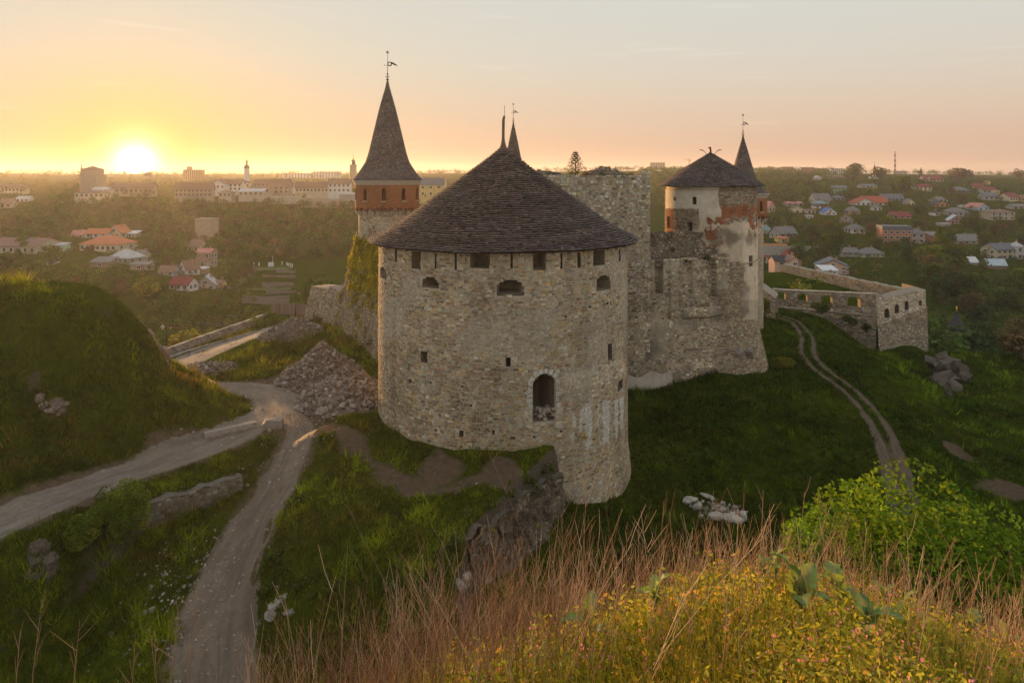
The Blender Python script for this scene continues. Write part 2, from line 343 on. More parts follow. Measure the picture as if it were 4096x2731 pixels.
def terrain(x, y, detail=True):
    x = np.asarray(x, float); y = np.asarray(y, float); sh = x.shape; x = x.ravel(); y = y.ravel()
    z = base_z(x, y)
    near = (y > 24) & (y < 110)
    if near.any():
        xn, yn = x[near], y[near]; zn = z[near]
        d, i = poly_dist(xn, yn, TERR, TERR_S); wob = 0.5 * fbm(xn * 0.5, yn * 0.5, 3, 5)
        t = np.maximum(d + wob * 0.8, 0); zt = -22.2 - i * (np.sqrt(t * t + 0.09) - 0.3); zn = np.maximum(zn, zt)
        d, i = poly_dist(xn, yn, PLAT, PLAT_S); t = np.maximum(d + wob * 1.2, 0)
        zp = -20.6 - np.maximum(52 - yn, -4) * 0.25 - 0.11 * np.maximum(0, -xn - 3) - i * (np.sqrt(t * t + 0.16) - 0.4)
        zn = np.maximum(zn, zp)
        d, i = poly_dist(xn, yn, MOUND, MOUND_S); w2 = fbm(xn * 0.16, yn * 0.16, 4, 9); t = np.maximum(d + 2.5 * w2, 0)
        cx_, cy_ = MOUND[0]; ph = np.arctan2(np.maximum(cy_ - yn, 0), np.maximum(xn - cx_, 1e-3)); wr = sstep(1.25, .35, ph) * sstep(-.5, 1.5, xn - cx_)
        rp = np.interp(t, [0, 2.6, 5, 7.6, 10.5, 13.3, 20], [0, 1.4, 4.3, 8.2, 10.0, 12.2, 18])
        zm = -10.0 + 0.6 * fbm(xn * 0.3, yn * 0.3, 3, 3) - (wr * rp + (1 - wr) * i * (np.sqrt(t * t + 4.0) - 2.0)); zn = np.maximum(zn, zm)
        z[near] = zn
    hill = y < 40
    if hill.any():
        xh, yh = x[hill], y[hill]
        zc = -1.65 - 0.135 * yh - 0.035 * yh * yh - 0.38 * (np.sqrt((xh - 0.354 * yh) ** 2 + 0.3) - 0.55)
        z[hill] = np.maximum(z[hill], zc)
    if detail:
        a = np.clip((y - 8) / 30, 0.12, 1.0) * np.where(y > 140, 2.0, 1.0)
        m = (y > 34) & (y < 115)
        if m.any():
            k = np.ones(m.sum())
            for L, w in LINES: k = np.minimum(k, sstep(w * .9, w + 1.8, seg_dist(x[m], y[m], L)))
            a[m] *= .08 + .92 * k
        z = z + a * (0.55 * fbm(x * 0.22, y * 0.22, 3, 21) + 0.30 * fbm(x * 0.9, y * 0.9, 3, 31))
    return z.reshape(sh)
def ground(x, y): return float(terrain(np.array([x]), np.array([y]))[0])
def grounds(x, y): return terrain(np.asarray(x), np.asarray(y))
def hit(px, py, d0=28, d1=3000):
    """the ground point seen at a pixel"""
    d = np.exp(np.linspace(math.log(d0), math.log(d1), 1400)); x = (px - CX) / FPX * d
    z = terrain(x, d); s = z - (-(py - HY) / FPX * d)
    k = np.argmax(s > 0)
    if not (s > 0).any(): k = int(np.argmax(s))
    return float(x[k]), float(d[k]), float(z[k])
# ------------------------------------------------------------------ paths (centre line in ground coordinates, half width)
def sheet(name, t0, t1, nt, d0, d1, ndp):
    t = np.linspace(t0, t1, nt); d = np.exp(np.linspace(math.log(d0), math.log(d1), ndp))
    D, T = np.meshgrid(d, t, indexing='ij'); X = (T * D).ravel(); Y = D.ravel(); Z = terrain(X, Y)
    i = np.arange(ndp - 1)[:, None] * nt + np.arange(nt - 1)[None, :]; i = i.ravel()
    return X, Y, Z, np.stack([i, i + 1, i + nt + 1, i + nt], 1), (ndp, nt)
def slope_of(Z, X, Y, sh):
    Zg, Xg, Yg = Z.reshape(sh), X.reshape(sh), Y.reshape(sh)
    dzy = np.gradient(Zg, axis=0) / np.maximum(np.gradient(Yg, axis=0), 1e-6); dzx = np.gradient(Zg, axis=1) / np.maximum(np.gradient(Xg, axis=1), 1e-6)
    return np.hypot(dzx, dzy).ravel()
DIRT = [(PZ(440, 472, -21.4), 2.2), (PZ(500, 478, -21.6), 1.5), (PZ(300, 428, -22), 3.4), (PZ(285, 378, -21.8), 3.0), 
        (PZ(960, 455, -28), 1.6), (PZ(1010, 515, -30.3), 2.6), (PZ(505, 490, -22.2), 1.5)]
def dirt_amount(X, Y, slope=None):
    r = np.zeros_like(X); wob = fbm(X * 0.7, Y * 0.7, 4, 77)
    for c, rad in DIRT: r = np.maximum(r, sstep(1.25, 0.5, np.hypot(X - c[0], Y - c[1]) / rad + wob * 1.1) * 0.9)
    m = (Y > 34) & (Y < 115)
    for L, w in ((ROAD, 1.9), (PATH, 1.7), (PATH2, 0.5)):
        v = np.zeros_like(X); v[m] = sstep(w + 1.1, w - 0.4, seg_dist(X[m], Y[m], L[::3]) + wob[m] * 1.6); r = np.maximum(r, v * 0.8)
    v = np.zeros_like(X); q = seg_dist(X[m], Y[m], TRACK[::4]); v[m] = sstep(.6, .2, np.abs(q - .75) + wob[m] * .5) * .8 + sstep(72, 64, Y[m]) * sstep(1.7, .8, q + wob[m]) * .8; r = np.maximum(r, np.minimum(v, .85))
    if slope is not None: r = np.maximum(r, sstep(1.9, 3.2, slope + wob * 1.2) * (Y < 140))
    return r
def mat_ground(nt, b, o):
    a = nd(nt, 'ShaderNodeSeparateColor'); nt.links.new(attr(nt).outputs['Color'], a.inputs[0])
    n1 = noise(nt, 0.25, 5); n2 = noise(nt, 2.2, 5, 0.7); n3 = noise(nt, 9, 4, 0.7)
    g = mixc(nt, mrange(nt, n1, 0.35, 0.65), (0.026, 0.042, 0.004), (0.058, 0.078, 0.006))
    g = mixc(nt, mrange(nt, n2, 0.45, 0.75), g, (0.014, 0.020, 0.004))
    g = mixc(nt, mrange(nt, n3, 0.5, 0.8, 0, 0.5), g, (0.10, 0.10, 0.015))
    d = mixc(nt, mrange(nt, n2, 0.3, 0.7), (0.075, 0.052, 0.034), (0.135, 0.098, 0.066))
    d = mixc(nt, mrange(nt, n3, 0.55, 0.8), d, (0.18, 0.15, 0.12))
    rk = mixc(nt, mrange(nt, n3, 0.35, 0.65), (0.045, 0.036, 0.028), (0.15, 0.125, 0.095))
    f = mathn(nt, 'ADD', a.outputs[0], mrange(nt, n2, 0.3, 0.7, -0.25, 0.25))
    c = mixc(nt, mrange(nt, f, 0.25, 0.7), g, d)
    c = mixc(nt, mrange(nt, a.outputs[1], 0.3, 0.7), c, rk)
    nt.links.new(c, b.inputs['Base Color']); b.inputs['Roughness'].default_value = 1.0; b.inputs['Specular IOR Level'].default_value = 0.0
    bump(nt, b, mathn(nt, 'ADD', n3, n2), 0.7, 0.15)
M_GROUND = mat('ground', mat_ground)
def make_ground():
    parts = []
    for nm, a in (('hill', (-1.5, 1.5, 140, 0.6, 28, 130)), ('ground', (-1.15, 1.15, 800, 26.5, 142, 470)), ('terrain', (-1.3, 1.3, 330, 140, 4200, 280))):
        X, Y, Z, Q, sh = sheet(nm, *a)
        sl = slope_of(Z, X, Y, sh); dm = dirt_amount(X, Y, sl) if nm == 'ground' else np.zeros_like(X)
        rock = sstep(1.8, 3.2, sl) * (Y > 30) * (Y < 135); tint = np.stack([dm, rock, np.zeros_like(X)], 1)
        if nm == 'terrain': Z = Z - 0.25 * (Y < 150)
        if nm == 'hill': Z = Z - 0.3 * (Y > 26.5)
        me = mesh_np(nm, np.stack([X, Y, Z], 1), Q, tint, True, mats=[M_GROUND])
        tag(link({'hill': 'hill', 'ground': 'ground', 'terrain': 'terrain'}[nm], me), {'hill': 'near hillside under the dry stalks in the foreground', 'ground': 'grassy castle hill with banks and slopes around the towers', 'terrain': 'far valley and hills below the town'}[nm], 'ground', kind='structure')
make_ground()
def gravel_mat(name, c1, c2, c3):
    def f(nt, b, o):
        sp = nd(nt, 'ShaderNodeSeparateColor'); nt.links.new(attr(nt).outputs['Color'], sp.inputs[0]); a = sp.outputs[0]
        cv = nd(nt, 'ShaderNodeCombineXYZ'); nt.links.new(mathn(nt, 'MULTIPLY', sp.outputs[1], 9.0), cv.inputs[0]); nt.links.new(mathn(nt, 'MULTIPLY', sp.outputs[2], 14.0), cv.inputs[1]); rut = noise(nt, 1.0, 3, .6, cv.outputs[0])
        n1 = noise(nt, 0.8, 4); n2 = noise(nt, 12, 4, 0.75); n3 = noise(nt, 3.0, 5, 0.7)
        c = mixc(nt, mrange(nt, n1, 0.3, 0.7), c1, c2); c = mixc(nt, mrange(nt, n2, 0.5, 0.75, 0, 0.8), c, c3)
        c = mixc(nt, mrange(nt, n3, 0.35, 0.7, 0.0, 0.5), c, tuple(v * 0.55 for v in c1))
        c = mixc(nt, mrange(nt, rut, 0.42, 0.66, 0.0, 0.55), c, tuple(v * 0.5 for v in c1))
        e2 = mathn(nt, 'ADD', a, mrange(nt, n3, 0.3, 0.7, -0.35, 0.35))
        c = mixc(nt, mrange(nt, e2, 0.3, 0.65), (0.06, 0.058, 0.018), c)
        nt.links.new(c, b.inputs['Base Color']); bump(nt, b, n2, 0.6, 0.05)
    return mat(name, f)
def ribbon(name, L, hw, m, lift=0.04, seed=0, na=9, rag=0.35, fade0=0, fade1=0):
    L = np.asarray(L); n = len(L); T = np.gradient(L, axis=0); T /= np.linalg.norm(T, axis=1)[:, None]; Nn = np.stack([-T[:, 1], T[:, 0]], 1)
    s = np.concatenate([[0], np.cumsum(np.hypot(*np.diff(L, axis=0).T))])
    w = np.full(n, hw) if np.isscalar(hw) else np.interp(np.linspace(0, 1, n), np.linspace(0, 1, len(hw)), hw)
    wl = w + rag * 2 * fbm(s * 0.7, s * 0 + 3, 3, seed); wr = w + rag * 2 * fbm(s * 0.7, s * 0 + 9, 3, seed + 5)
    u = np.linspace(-1, 1, na); off = np.where(u[None, :] < 0, wl[:, None], wr[:, None]) * u[None, :]
    X = L[:, 0:1] + Nn[:, 0:1] * off; Y = L[:, 1:2] + Nn[:, 1:2] * off
    e = sstep(1.0, 0.6, np.abs(u))[None, :] * np.ones((n, 1))
    Z = terrain(X.ravel(), Y.ravel()).reshape(X.shape); Z = Z + lift * 1.6 * (e - 0.4)
    c = e * (0.55 + 0.45 * np.sin(np.clip((np.abs(off) - 0.0), 0, 9) * 1.0) ** 0)
    i = (np.arange(n - 1)[:, None] * na + np.arange(na - 1)[None, :]).ravel()
    tint = np.stack([np.clip(e, 0, 1), np.broadcast_to(u[None, :] * .5 + .5, e.shape), np.broadcast_to((s / 60.0)[:, None], e.shape)], 2).reshape(-1, 3)
    me = mesh_np(name, np.stack([X.ravel(), Y.ravel(), Z.ravel()], 1), np.stack([i, i + 1, i + na + 1, i + na], 1), tint, True, mats=[m])
    return link(name, me)
M_ROAD = gravel_mat('gravel_road', (0.175, 0.145, 0.115), (0.26, 0.22, 0.175), (0.34, 0.30, 0.25))
M_ASPH = gravel_mat('asphalt', (0.16, 0.15, 0.14), (0.22, 0.205, 0.19), (0.26, 0.24, 0.23))
M_DIRT = gravel_mat('dirt_rut', (0.105, 0.075, 0.05), (0.15, 0.11, 0.075), (0.21, 0.165, 0.125))
M_PATH = gravel_mat('dirt_path', (0.15, 0.115, 0.085), (0.22, 0.17, 0.125), (0.32, 0.27, 0.22))
tag(ribbon('road', ROAD, [2.6, 2.2, 2.0, 1.9, 1.9, 2.2, 2.7, 2.8, 2.3, 2.0], M_ROAD, 0.08, 1), 'pale gravel road curving below the green mound', 'road', kind='structure')
tag(ribbon('asphalt_road', ASPH, 3.1, M_ASPH, 0.08, 2, rag=0.1), 'grey asphalt road beside the low parapet wall', 'road', kind='structure')
tag(ribbon('path', PATH, [2.2, 1.6, 1.5, 1.7, 2.0, 2.3, 2.6, 2.9, 3.0], M_PATH, 0.05, 3), 'dirt path running down from the junction to the ditch', 'path', kind='structure')
for k, s in enumerate((-0.75, 0.75)):
    T = np.gradient(TRACK, axis=0); T /= np.linalg.norm(T, axis=1)[:, None]
    tag(ribbon('track', TRACK + np.stack([-T[:, 1], T[:, 0]], 1) * s, [0.24, 0.26, 0.26, 0.28, 0.36, 0.7, 0.8], M_DIRT, 0.04, 7 + k, rag=0.15), ('left' if s > 0 else 'right') + ' wheel rut of the track below the outer wall', 'track', kind='structure')
# ------------------------------------------------------------------ masonry: every stone is geometry
PAL = {'beige': (.34, .275, .18), 'grey': (.30, .275, .23), 'brown': (.21, .15, .095), 'ochre': (.36, .25, .115), 'dark': (.12, .105, .09), 'pale': (.46, .43, .37), 'red': (.27, .115, .065), 'lime': (.60, .58, .54)}
def pick(n, weights, rng, jit=0.13):
    names = list(weights); w = np.array([weights[k] for k in names], float); w /= w.sum()
    c = np.array([PAL[k] for k in names])[rng.choice(len(names), n, p=w)]
    c = (c * 0.76 + np.array([.285, .235, .165]) * 0.24) * np.array([1.32, 1.28, 1.18])
    return c * (1 + jit * rng.standard_normal((n, 1))) * (1 + 0.04 * rng.standard_normal((n, 3)))
def courses(u0, u1, v0, v1, h, w, rng):
    out = []; v = v0
    while v < v1:
        hh = rng.uniform(*h) * (1.25 if rng.random() < 0.12 else 1); n = int((u1 - u0) / w[0]) + 3
        e = u0 - rng.uniform(0, w[1]) + np.concatenate([[0], np.cumsum(rng.uniform(w[0], w[1], n))]); e = e[e < u1 + w[1]]
        a, b = e[:-1], e[1:]; j = rng.uniform(-0.12, 0.12, len(a)) * hh
        r = np.stack([a, b, np.full(len(a), v) + j, np.full(len(a), v + hh) + j], 1)
        big = rng.random(len(r)) < 0.06; r[big, 3] += 0.0
        out.append(r); v += hh
    return np.concatenate(out)
def stone_arrays(surf, R4, tint, rng, gap=0.02, depth=(0.02, 0.07), inset=0.022):
    n = len(R4); d = rng.uniform(*depth, n)
    cu = np.stack([R4[:, 0] + gap, R4[:, 1] - gap, R4[:, 1] - gap, R4[:, 0] + gap], 1); cv = np.stack([R4[:, 2] + gap, R4[:, 2] + gap, R4[:, 3] - gap, R4[:, 3] - gap], 1)
    jw = np.minimum(R4[:, 1] - R4[:, 0], R4[:, 3] - R4[:, 2])[:, None] * 0.12
    cu = cu + rng.uniform(-1, 1, (n, 4)) * jw; cv = cv + rng.uniform(-1, 1, (n, 4)) * jw * 0.7
    mu, mv = cu.mean(1, keepdims=True), cv.mean(1, keepdims=True)
    sh = 1 - inset / np.maximum(np.minimum(R4[:, 1] - R4[:, 0], R4[:, 3] - R4[:, 2])[:, None], 0.08)
    fu, fv = mu + (cu - mu) * sh, mv + (cv - mv) * sh
    A = surf(cu.ravel(), cv.ravel(), np.full(n * 4, -0.04)).reshape(n, 4, 3)
    dd = d[:, None] * (1 + rng.uniform(-0.3, 0.3, (n, 4))); B = surf(fu.ravel(), fv.ravel(), dd.ravel()).reshape(n, 4, 3)
    V = np.concatenate([A, B], 1).reshape(-1, 3); o = np.arange(n)[:, None, None] * 8
    Fq = np.array([[4, 5, 6, 7], [0, 1, 5, 4], [1, 2, 6, 5], [2, 3, 7, 6], [3, 0, 4, 7]])[None] + o
    return V, Fq.reshape(-1, 4), np.repeat(tint, 8, 0)
_unit = {}
def unit_stone(col, mtl, flat=False):
    key = (tuple(round(c, 2) for c in col), mtl.name, flat)
    if key not in _unit:
        g = 0.46; f = 0.40
        b = [(-g, -g), (g, -g), (g, g), (-g, g)]; t = [(-f, -f * .9), (f, -f), (f * .97, f), (-f, f * .95)]
        V = [(x, y, -0.04) for x, y in b] + [(x, y, 0.06 if not flat else 0.05) for x, y in t]
        _unit[key] = mesh_np('stone', V, [[4, 5, 6, 7], [0, 1, 5, 4], [1, 2, 6, 5], [2, 3, 7, 6], [3, 0, 4, 7]], col, mats=[mtl])
    return _unit[key]
def stone_object(surf, r, col, mtl, parent, name='stone'):
    u, v = (r[0] + r[1]) / 2, (r[2] + r[3]) / 2; e = 0.02
    q = surf(np.array([u, u + e, u, u]), np.array([v, v, v + e, v]), np.array([0, 0, 0, e]))
    ex = Vector(q[1] - q[0]).normalized(); ey = Vector(q[2] - q[0]).normalized(); ez = ex.cross(ey)
    M = Matrix.Identity(4)
    for i, (a, s) in enumerate(((ex, r[1] - r[0]), (ey, r[3] - r[2]), (ez, 1.0))):
        for k in range(3): M[k][i] = a[k] * s
    M.translation = Vector(q[0])
    o = link(name, unit_stone(col, mtl), parent); o.matrix_basis = M; return o
STONE = tinted('stonework', var=0.28, scale=5.0, bstr=0.5, stain=0.55)
MORTAR = tinted('mortar', var=0.25, scale=4.0, bstr=0.4, stain=0.4)
PLASTER = tinted('plaster', var=0.14, scale=1.6, bstr=0.25, stain=0.3)
DARKIN = plain('dark_interior', (.05, .045, .04))
def core_mesh(surf, u0, u1, v0, v1, du, dv, tintf, hole=None, top=None, name='wall', relief=None):
    nu, nv = int((u1 - u0) / du) + 2, int((v1 - v0) / dv) + 2
    u = np.linspace(u0, u1, nu); v = np.linspace(v0, v1, nv); V2, U2 = np.meshgrid(v, u, indexing='ij')
    if top is not None: V2 = np.minimum(V2, top(U2))
    U, Vv = U2.ravel(), V2.ravel(); h = np.zeros_like(U) if relief is None else relief(U, Vv)
    P = surf(U, Vv, h); i = (np.arange(nv - 1)[:, None] * nu + np.arange(nu - 1)[None, :]).ravel()
    Q = np.stack([i, i + 1, i + nu + 1, i + nu], 1)
    if hole is not None:
        cu, cv = U[Q].mean(1), Vv[Q].mean(1); Q = Q[~hole(cu, cv)]
    return mesh_np(name, P, Q, tintf(U, Vv), False)
class Opening:
    def __init__(s, u0, u1, v0, v1, arch=0.0, depth=1.2): s.u0, s.u1, s.v0, s.v1, s.arch, s.depth = u0, u1, v0, v1, arch, depth
    def outline(s, n=9):
        p = [(s.u0, s.v0), (s.u1, s.v0), (s.u1, s.v1 - s.arch)]
        if s.arch > 0:
            c, r = (s.u0 + s.u1) / 2, (s.u1 - s.u0) / 2
            p += [(c + r * math.cos(a), s.v1 - s.arch + s.arch * math.sin(a)) for a in np.linspace(0, math.pi, n + 2)[1:-1]]
        p.append((s.u0, s.v1 - s.arch)); return np.array(p)
    def inside(s, u, v, m=0.0):
        c, r = (s.u0 + s.u1) / 2, (s.u1 - s.u0) / 2 + m; ins = (np.abs(u - c) < r) & (v > s.v0 - m) & (v < s.v1 + m)
        if s.arch > 0:
            k = (v - (s.v1 - s.arch)) / (s.arch + m); ins &= ~((k > 0) & (((u - c) / r) ** 2 + k ** 2 > 1))
        return ins
    def mesh(s, surf, name, front=0.03, back=True, col=(.2, .17, .13), splay=0.75):
        p = s.outline(); n = len(p); c = p.mean(0); q = c + (p - c) * splay
        A = surf(p[:, 0], p[:, 1], np.full(n, front)); B = surf(q[:, 0], q[:, 1], np.full(n, -s.depth))
        V = np.concatenate([A, B]); F = [(k, n + k, n + (k + 1) % n, (k + 1) % n) for k in range(n)]
        if back: F.append(tuple(range(n, 2 * n)))
        me = bpy.data.meshes.new(name); me.from_pydata([tuple(x) for x in V], [], F); me.update()
        a = me.attributes.new('tint', 'FLOAT_COLOR', 'POINT'); a.data.foreach_set('color', np.tile(np.array([*col, 1], np.float32), len(V))); return me
def holes(ops, m=0.0):
    def f(u, v):
        r = np.zeros(np.shape(u), bool)
        for o in ops: r |= o.inside(u, v, m)
        return r
    return f
def masonry(parent, surf, u0, u1, v0, v1, h, w, tintf, ops=(), seed=1, nsep=0, sep_ok=None, top=None, keep=None, name='stonework', gap=0.02, depth=(0.02, 0.07), mtl=None, relief=None):
    rng = np.random.default_rng(seed); r = courses(u0, u1, v0, v1, h, w, rng); mtl = mtl or STONE
    r[:, 0] = np.maximum(r[:, 0], u0); r[:, 1] = np.minimum(r[:, 1], u1); r = r[r[:, 1] - r[:, 0] > 0.1]
    cu, cv = (r[:, 0] + r[:, 1]) / 2, (r[:, 2] + r[:, 3]) / 2
    ok = ~holes(ops, 0.08)(cu, cv) if ops else np.ones(len(r), bool)
    for o in ops:
        for a, b in ((0, 2), (1, 2), (0, 3), (1, 3)): ok &= ~o.inside(r[:, a], r[:, b], -0.06)
    if top is not None: ok &= r[:, 3] < top(cu) + 0.08
    if keep is not None: ok &= keep(cu, cv)
    r = r[ok]; cu, cv = cu[ok], cv[ok]; t = np.clip(tintf(cu, cv, rng), 0.02, 0.9)
    sf = surf if relief is None else (lambda u, v, hh: surf(u, v, hh + relief(u, v)))
    if nsep:
        area = (r[:, 1] - r[:, 0]) * (r[:, 3] - r[:, 2])
        if sep_ok is not None: area = np.where(sep_ok(cu, cv), area, 0)
        idx = np.argsort(-area)[:nsep]; m = np.zeros(len(r), bool); m[idx] = True
        for k in idx:
            c = t[k]; q = [round(float(x) * 25) / 25 + 0.01 for x in c]; stone_object(sf, r[k], q, mtl, parent)
        r, t = r[~m], t[~m]
    V, Q, T = stone_arrays(sf, r, t, rng, gap, depth)
    o = link(name, mesh_np(name, V, Q, T, mats=[mtl]), parent); o['kind'] = 'stuff'; return o
# surfaces
def cyl(xc, yc, rf):
    def s(u, v, h):
        r0 = rf(v) if callable(rf) else rf; th = u / (rf(-15.0) if callable(rf) else rf); rr = r0 + h
        return np.stack([xc + rr * np.sin(th), yc - rr * np.cos(th), v + 0 * th], 1)
    return s
def cyl_uv(xc, yc, rad, px, py):
    t = (px - CX) / FPX; a = t * t + 1; b = -2 * (t * xc + yc); c = xc * xc + yc * yc - rad * rad
    disc = max(b * b - 4 * a * c, 0); d = (-b - math.sqrt(disc)) / (2 * a)
    return math.atan2(t * d - xc, yc - d) * rad, -(py - HY) / FPX * d
def cyl_open(xc, yc, rad, x0, y0, x1, y1, arch=0.0, depth=1.2):
    ua, _ = cyl_uv(xc, yc, rad, x0, y0); ub, _ = cyl_uv(xc, yc, rad, x1, y0); xm = (x0 + x1) / 2
    _, vt = cyl_uv(xc, yc, rad, xm, y0); _, vb = cyl_uv(xc, yc, rad, xm, y1); return Opening(ua, ub, vb, vt, arch * (vt - vb), depth)
def plane(ax, ay, ex, ey, batter=0.0, vref=0.0):
    l = math.hypot(ex, ey); ex, ey = ex / l, ey / l; nx, ny = ey, -ex
    if nx * ax + ny * ay > 0: nx, ny = -nx, -ny
    def s(u, v, h):
        hh = h + batter * (vref - v); return np.stack([ax + ex * u + nx * hh, ay + ey * u + ny * hh, v + 0 * u], 1)
    def uv(px, py):
        t = (px - CX) / FPX; u = (ax - t * ay) / (t * ey - ex); d = ay + ey * u; return u, -(py - HY) / FPX * d
    s.uv = uv; s.n = (nx, ny); s.e = (ex, ey); return s
def pl_open(sf, x0, y0, x1, y1, arch=0.0, depth=1.2):
    ua, va = sf.uv(x0, y0); ub, vb = sf.uv(x1, y1); xm = (x0 + x1) / 2; vt = sf.uv(xm, y0)[1]; vb = sf.uv(xm, y1)[1]
    return Opening(min(ua, ub), max(ua, ub), vb, vt, arch * (vt - vb), depth)
# ------------------------------------------------------------------ shingled roofs of revolution
SHINGLE = tinted('wood_shingles', rough=0.8, var=0.35, scale=6.0, bstr=0.3, spec=0.3)
def shingle_col(n, rng, base):
    c = np.array(base)[None] * np.exp(0.20 * rng.standard_normal((n, 1))); c *= 1 + 0.06 * rng.standard_normal((n, 3))
    g = rng.random(n) < 0.10; c[g] = c[g] * 0.6 + np.array([.075, .066, .06]); return np.clip(c, 0.01, 0.5)
def shingle_roof(parent, xc, yc, prof, course, width, base=(.125, .095, .085), nsep=0, seed=3, thick=0.045, name='roof', wave=0.0, facets=0):
    rng = np.random.default_rng(seed); P = np.array(prof, float)
    s = np.concatenate([[0], np.cumsum(np.hypot(*np.diff(P, axis=0).T))]); rows = int(s[-1] / course)
    ss = np.linspace(s[-1], 0.0, rows + 1); rr = np.interp(ss, s, P[:, 0]); zz = np.interp(ss, s, P[:, 1])   # from the eave up
    def rfac(th):
        if not facets: return 1.0
        a = 2 * math.pi / facets; k = np.mod(th, a) - a / 2; return 0.35 * math.cos(a / 2) / np.cos(k) + 0.65
    Vs, Qs, Ts = [], [], []; nv = 0; sep = []
    for i in range(rows):
        r0, z0, r1, z1 = rr[i], zz[i], rr[i + 1], zz[i + 1]
        n = max(6, int(2 * math.pi * r0 / width)); e = (np.arange(n + 1) + (rng.uniform(-0.22, 0.22, n + 1))) / n; e[-1] = e[0] + 1; th = e * 2 * math.pi + rng.uniform(0, 6)
        a, b = th[:-1], th[1:]; g = 0.04 * (b - a); a = a + g; b = b - g
        sl = math.hypot(r1 - r0, z1 - z0) + 1e-9; nr, nz = -(z0 - z1) / sl, (r0 - r1) / sl; nr, nz = abs(nr), abs(nz)   # outward normal
        lift = thick * (1 + rng.uniform(-0.3, 0.5, n)); ext = rng.uniform(-0.2, 0.16, n); wz = wave * np.sin(a * 9 + i * 0.35) + wave * np.sin(a * 4 - i * 0.2)
        rl = r0 + (r0 - r1) * ext; zl = z0 + (z0 - z1) * ext + wz
        def pt(r, z, th): return np.stack([xc + r * rfac(th) * np.sin(th), yc - r * rfac(th) * np.cos(th), z], 1)
        V = np.stack([pt(rl + nr * lift, zl + nz * lift, a), pt(rl + nr * lift, zl + nz * lift, b), pt(r1 + nr * .004, z1 + wz + nz * .004, b), pt(r1 + nr * .004, z1 + wz + nz * .004, a),
                      pt(rl - nr * .01, zl - nz * .01, a), pt(rl - nr * .01, zl - nz * .01, b)], 1)
        c = shingle_col(n, rng, base) * (1 + .9 * fbm(a * r0 * .45, np.full(n, zz[i] * .45), 3, seed))[:, None]; keep = np.ones(n, bool)
        if nsep and i < 40 and len(sep) < nsep:
            mid = np.mod((a + b) / 2 + math.pi, 2 * math.pi) - math.pi
            for k in np.where(np.abs(mid) < 1.15)[0]:
                if len(sep) >= nsep: break
                sep.append((V[k], c[k])); keep[k] = False
        V, c = V[keep], c[keep]; m = len(V); Vs.append(V.reshape(-1, 3)); tt = np.repeat(c, 6, 0); tt[4::6] *= .2; tt[5::6] *= .2; tt[2::6] *= .8; tt[3::6] *= .8; Ts.append(tt)  # shadow line between courses painted in: butt edge tinted dark, upper end dimmed
        Qs.append((np.array([[0, 1, 2, 3], [4, 5, 1, 0], [0, 3, 3, 4], [1, 5, 5, 2]])[None, :2] + (np.arange(m) * 6)[:, None, None] + nv).reshape(-1, 4)); nv += m * 6
    root = link(name, None) if False else None
    base_m = MB().lathe([(r * 0.995 if facets == 0 else r * 0.97, z - 0.02) for r, z in prof[::-1]], 48, (xc, yc, 0), (.05, .04, .035), cap=True)
    rf = link(name, base_m.mesh(name), parent, SHINGLE)
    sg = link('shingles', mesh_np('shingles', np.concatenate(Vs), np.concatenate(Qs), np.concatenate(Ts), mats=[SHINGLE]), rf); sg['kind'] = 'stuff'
    cache = {}
    for V, c in sep:
        q = tuple(round(float(x) * 40) / 40 + 0.008 for x in c)
        if q not in cache: cache[q] = mesh_np('shingle', [(-.5, 0, 0), (.5, 0, 0), (.5, 1, 0), (-.5, 1, 0), (-.5, 0, -.04), (.5, 0, -.04)], [[0, 1, 2, 3], [4, 5, 1, 0]], np.array(q)[None] * np.array([1, 1, .8, .8, .2, .2])[:, None], mats=[SHINGLE])  # same painted course shadow in the tint of the separate shingles
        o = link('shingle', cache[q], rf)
        p0, p1, p2, p3 = [Vector(x) for x in V[:4]]; mid = (p0 + p1) / 2; ex = p1 - p0; ey = ((p2 + p3) / 2 - mid); ez = ex.cross(ey).normalized(); M = Matrix.Identity(4)
        for k in range(3): M[k][0], M[k][1], M[k][2], M[k][3] = ex[k], ey[k], ez[k], mid[k]
        o.matrix_parent_inverse = Matrix.Identity(4); o.matrix_basis = M
    return rf
IRON = plain('wrought_iron', (.035, .028, .025), rough=0.6, metal=0.3)
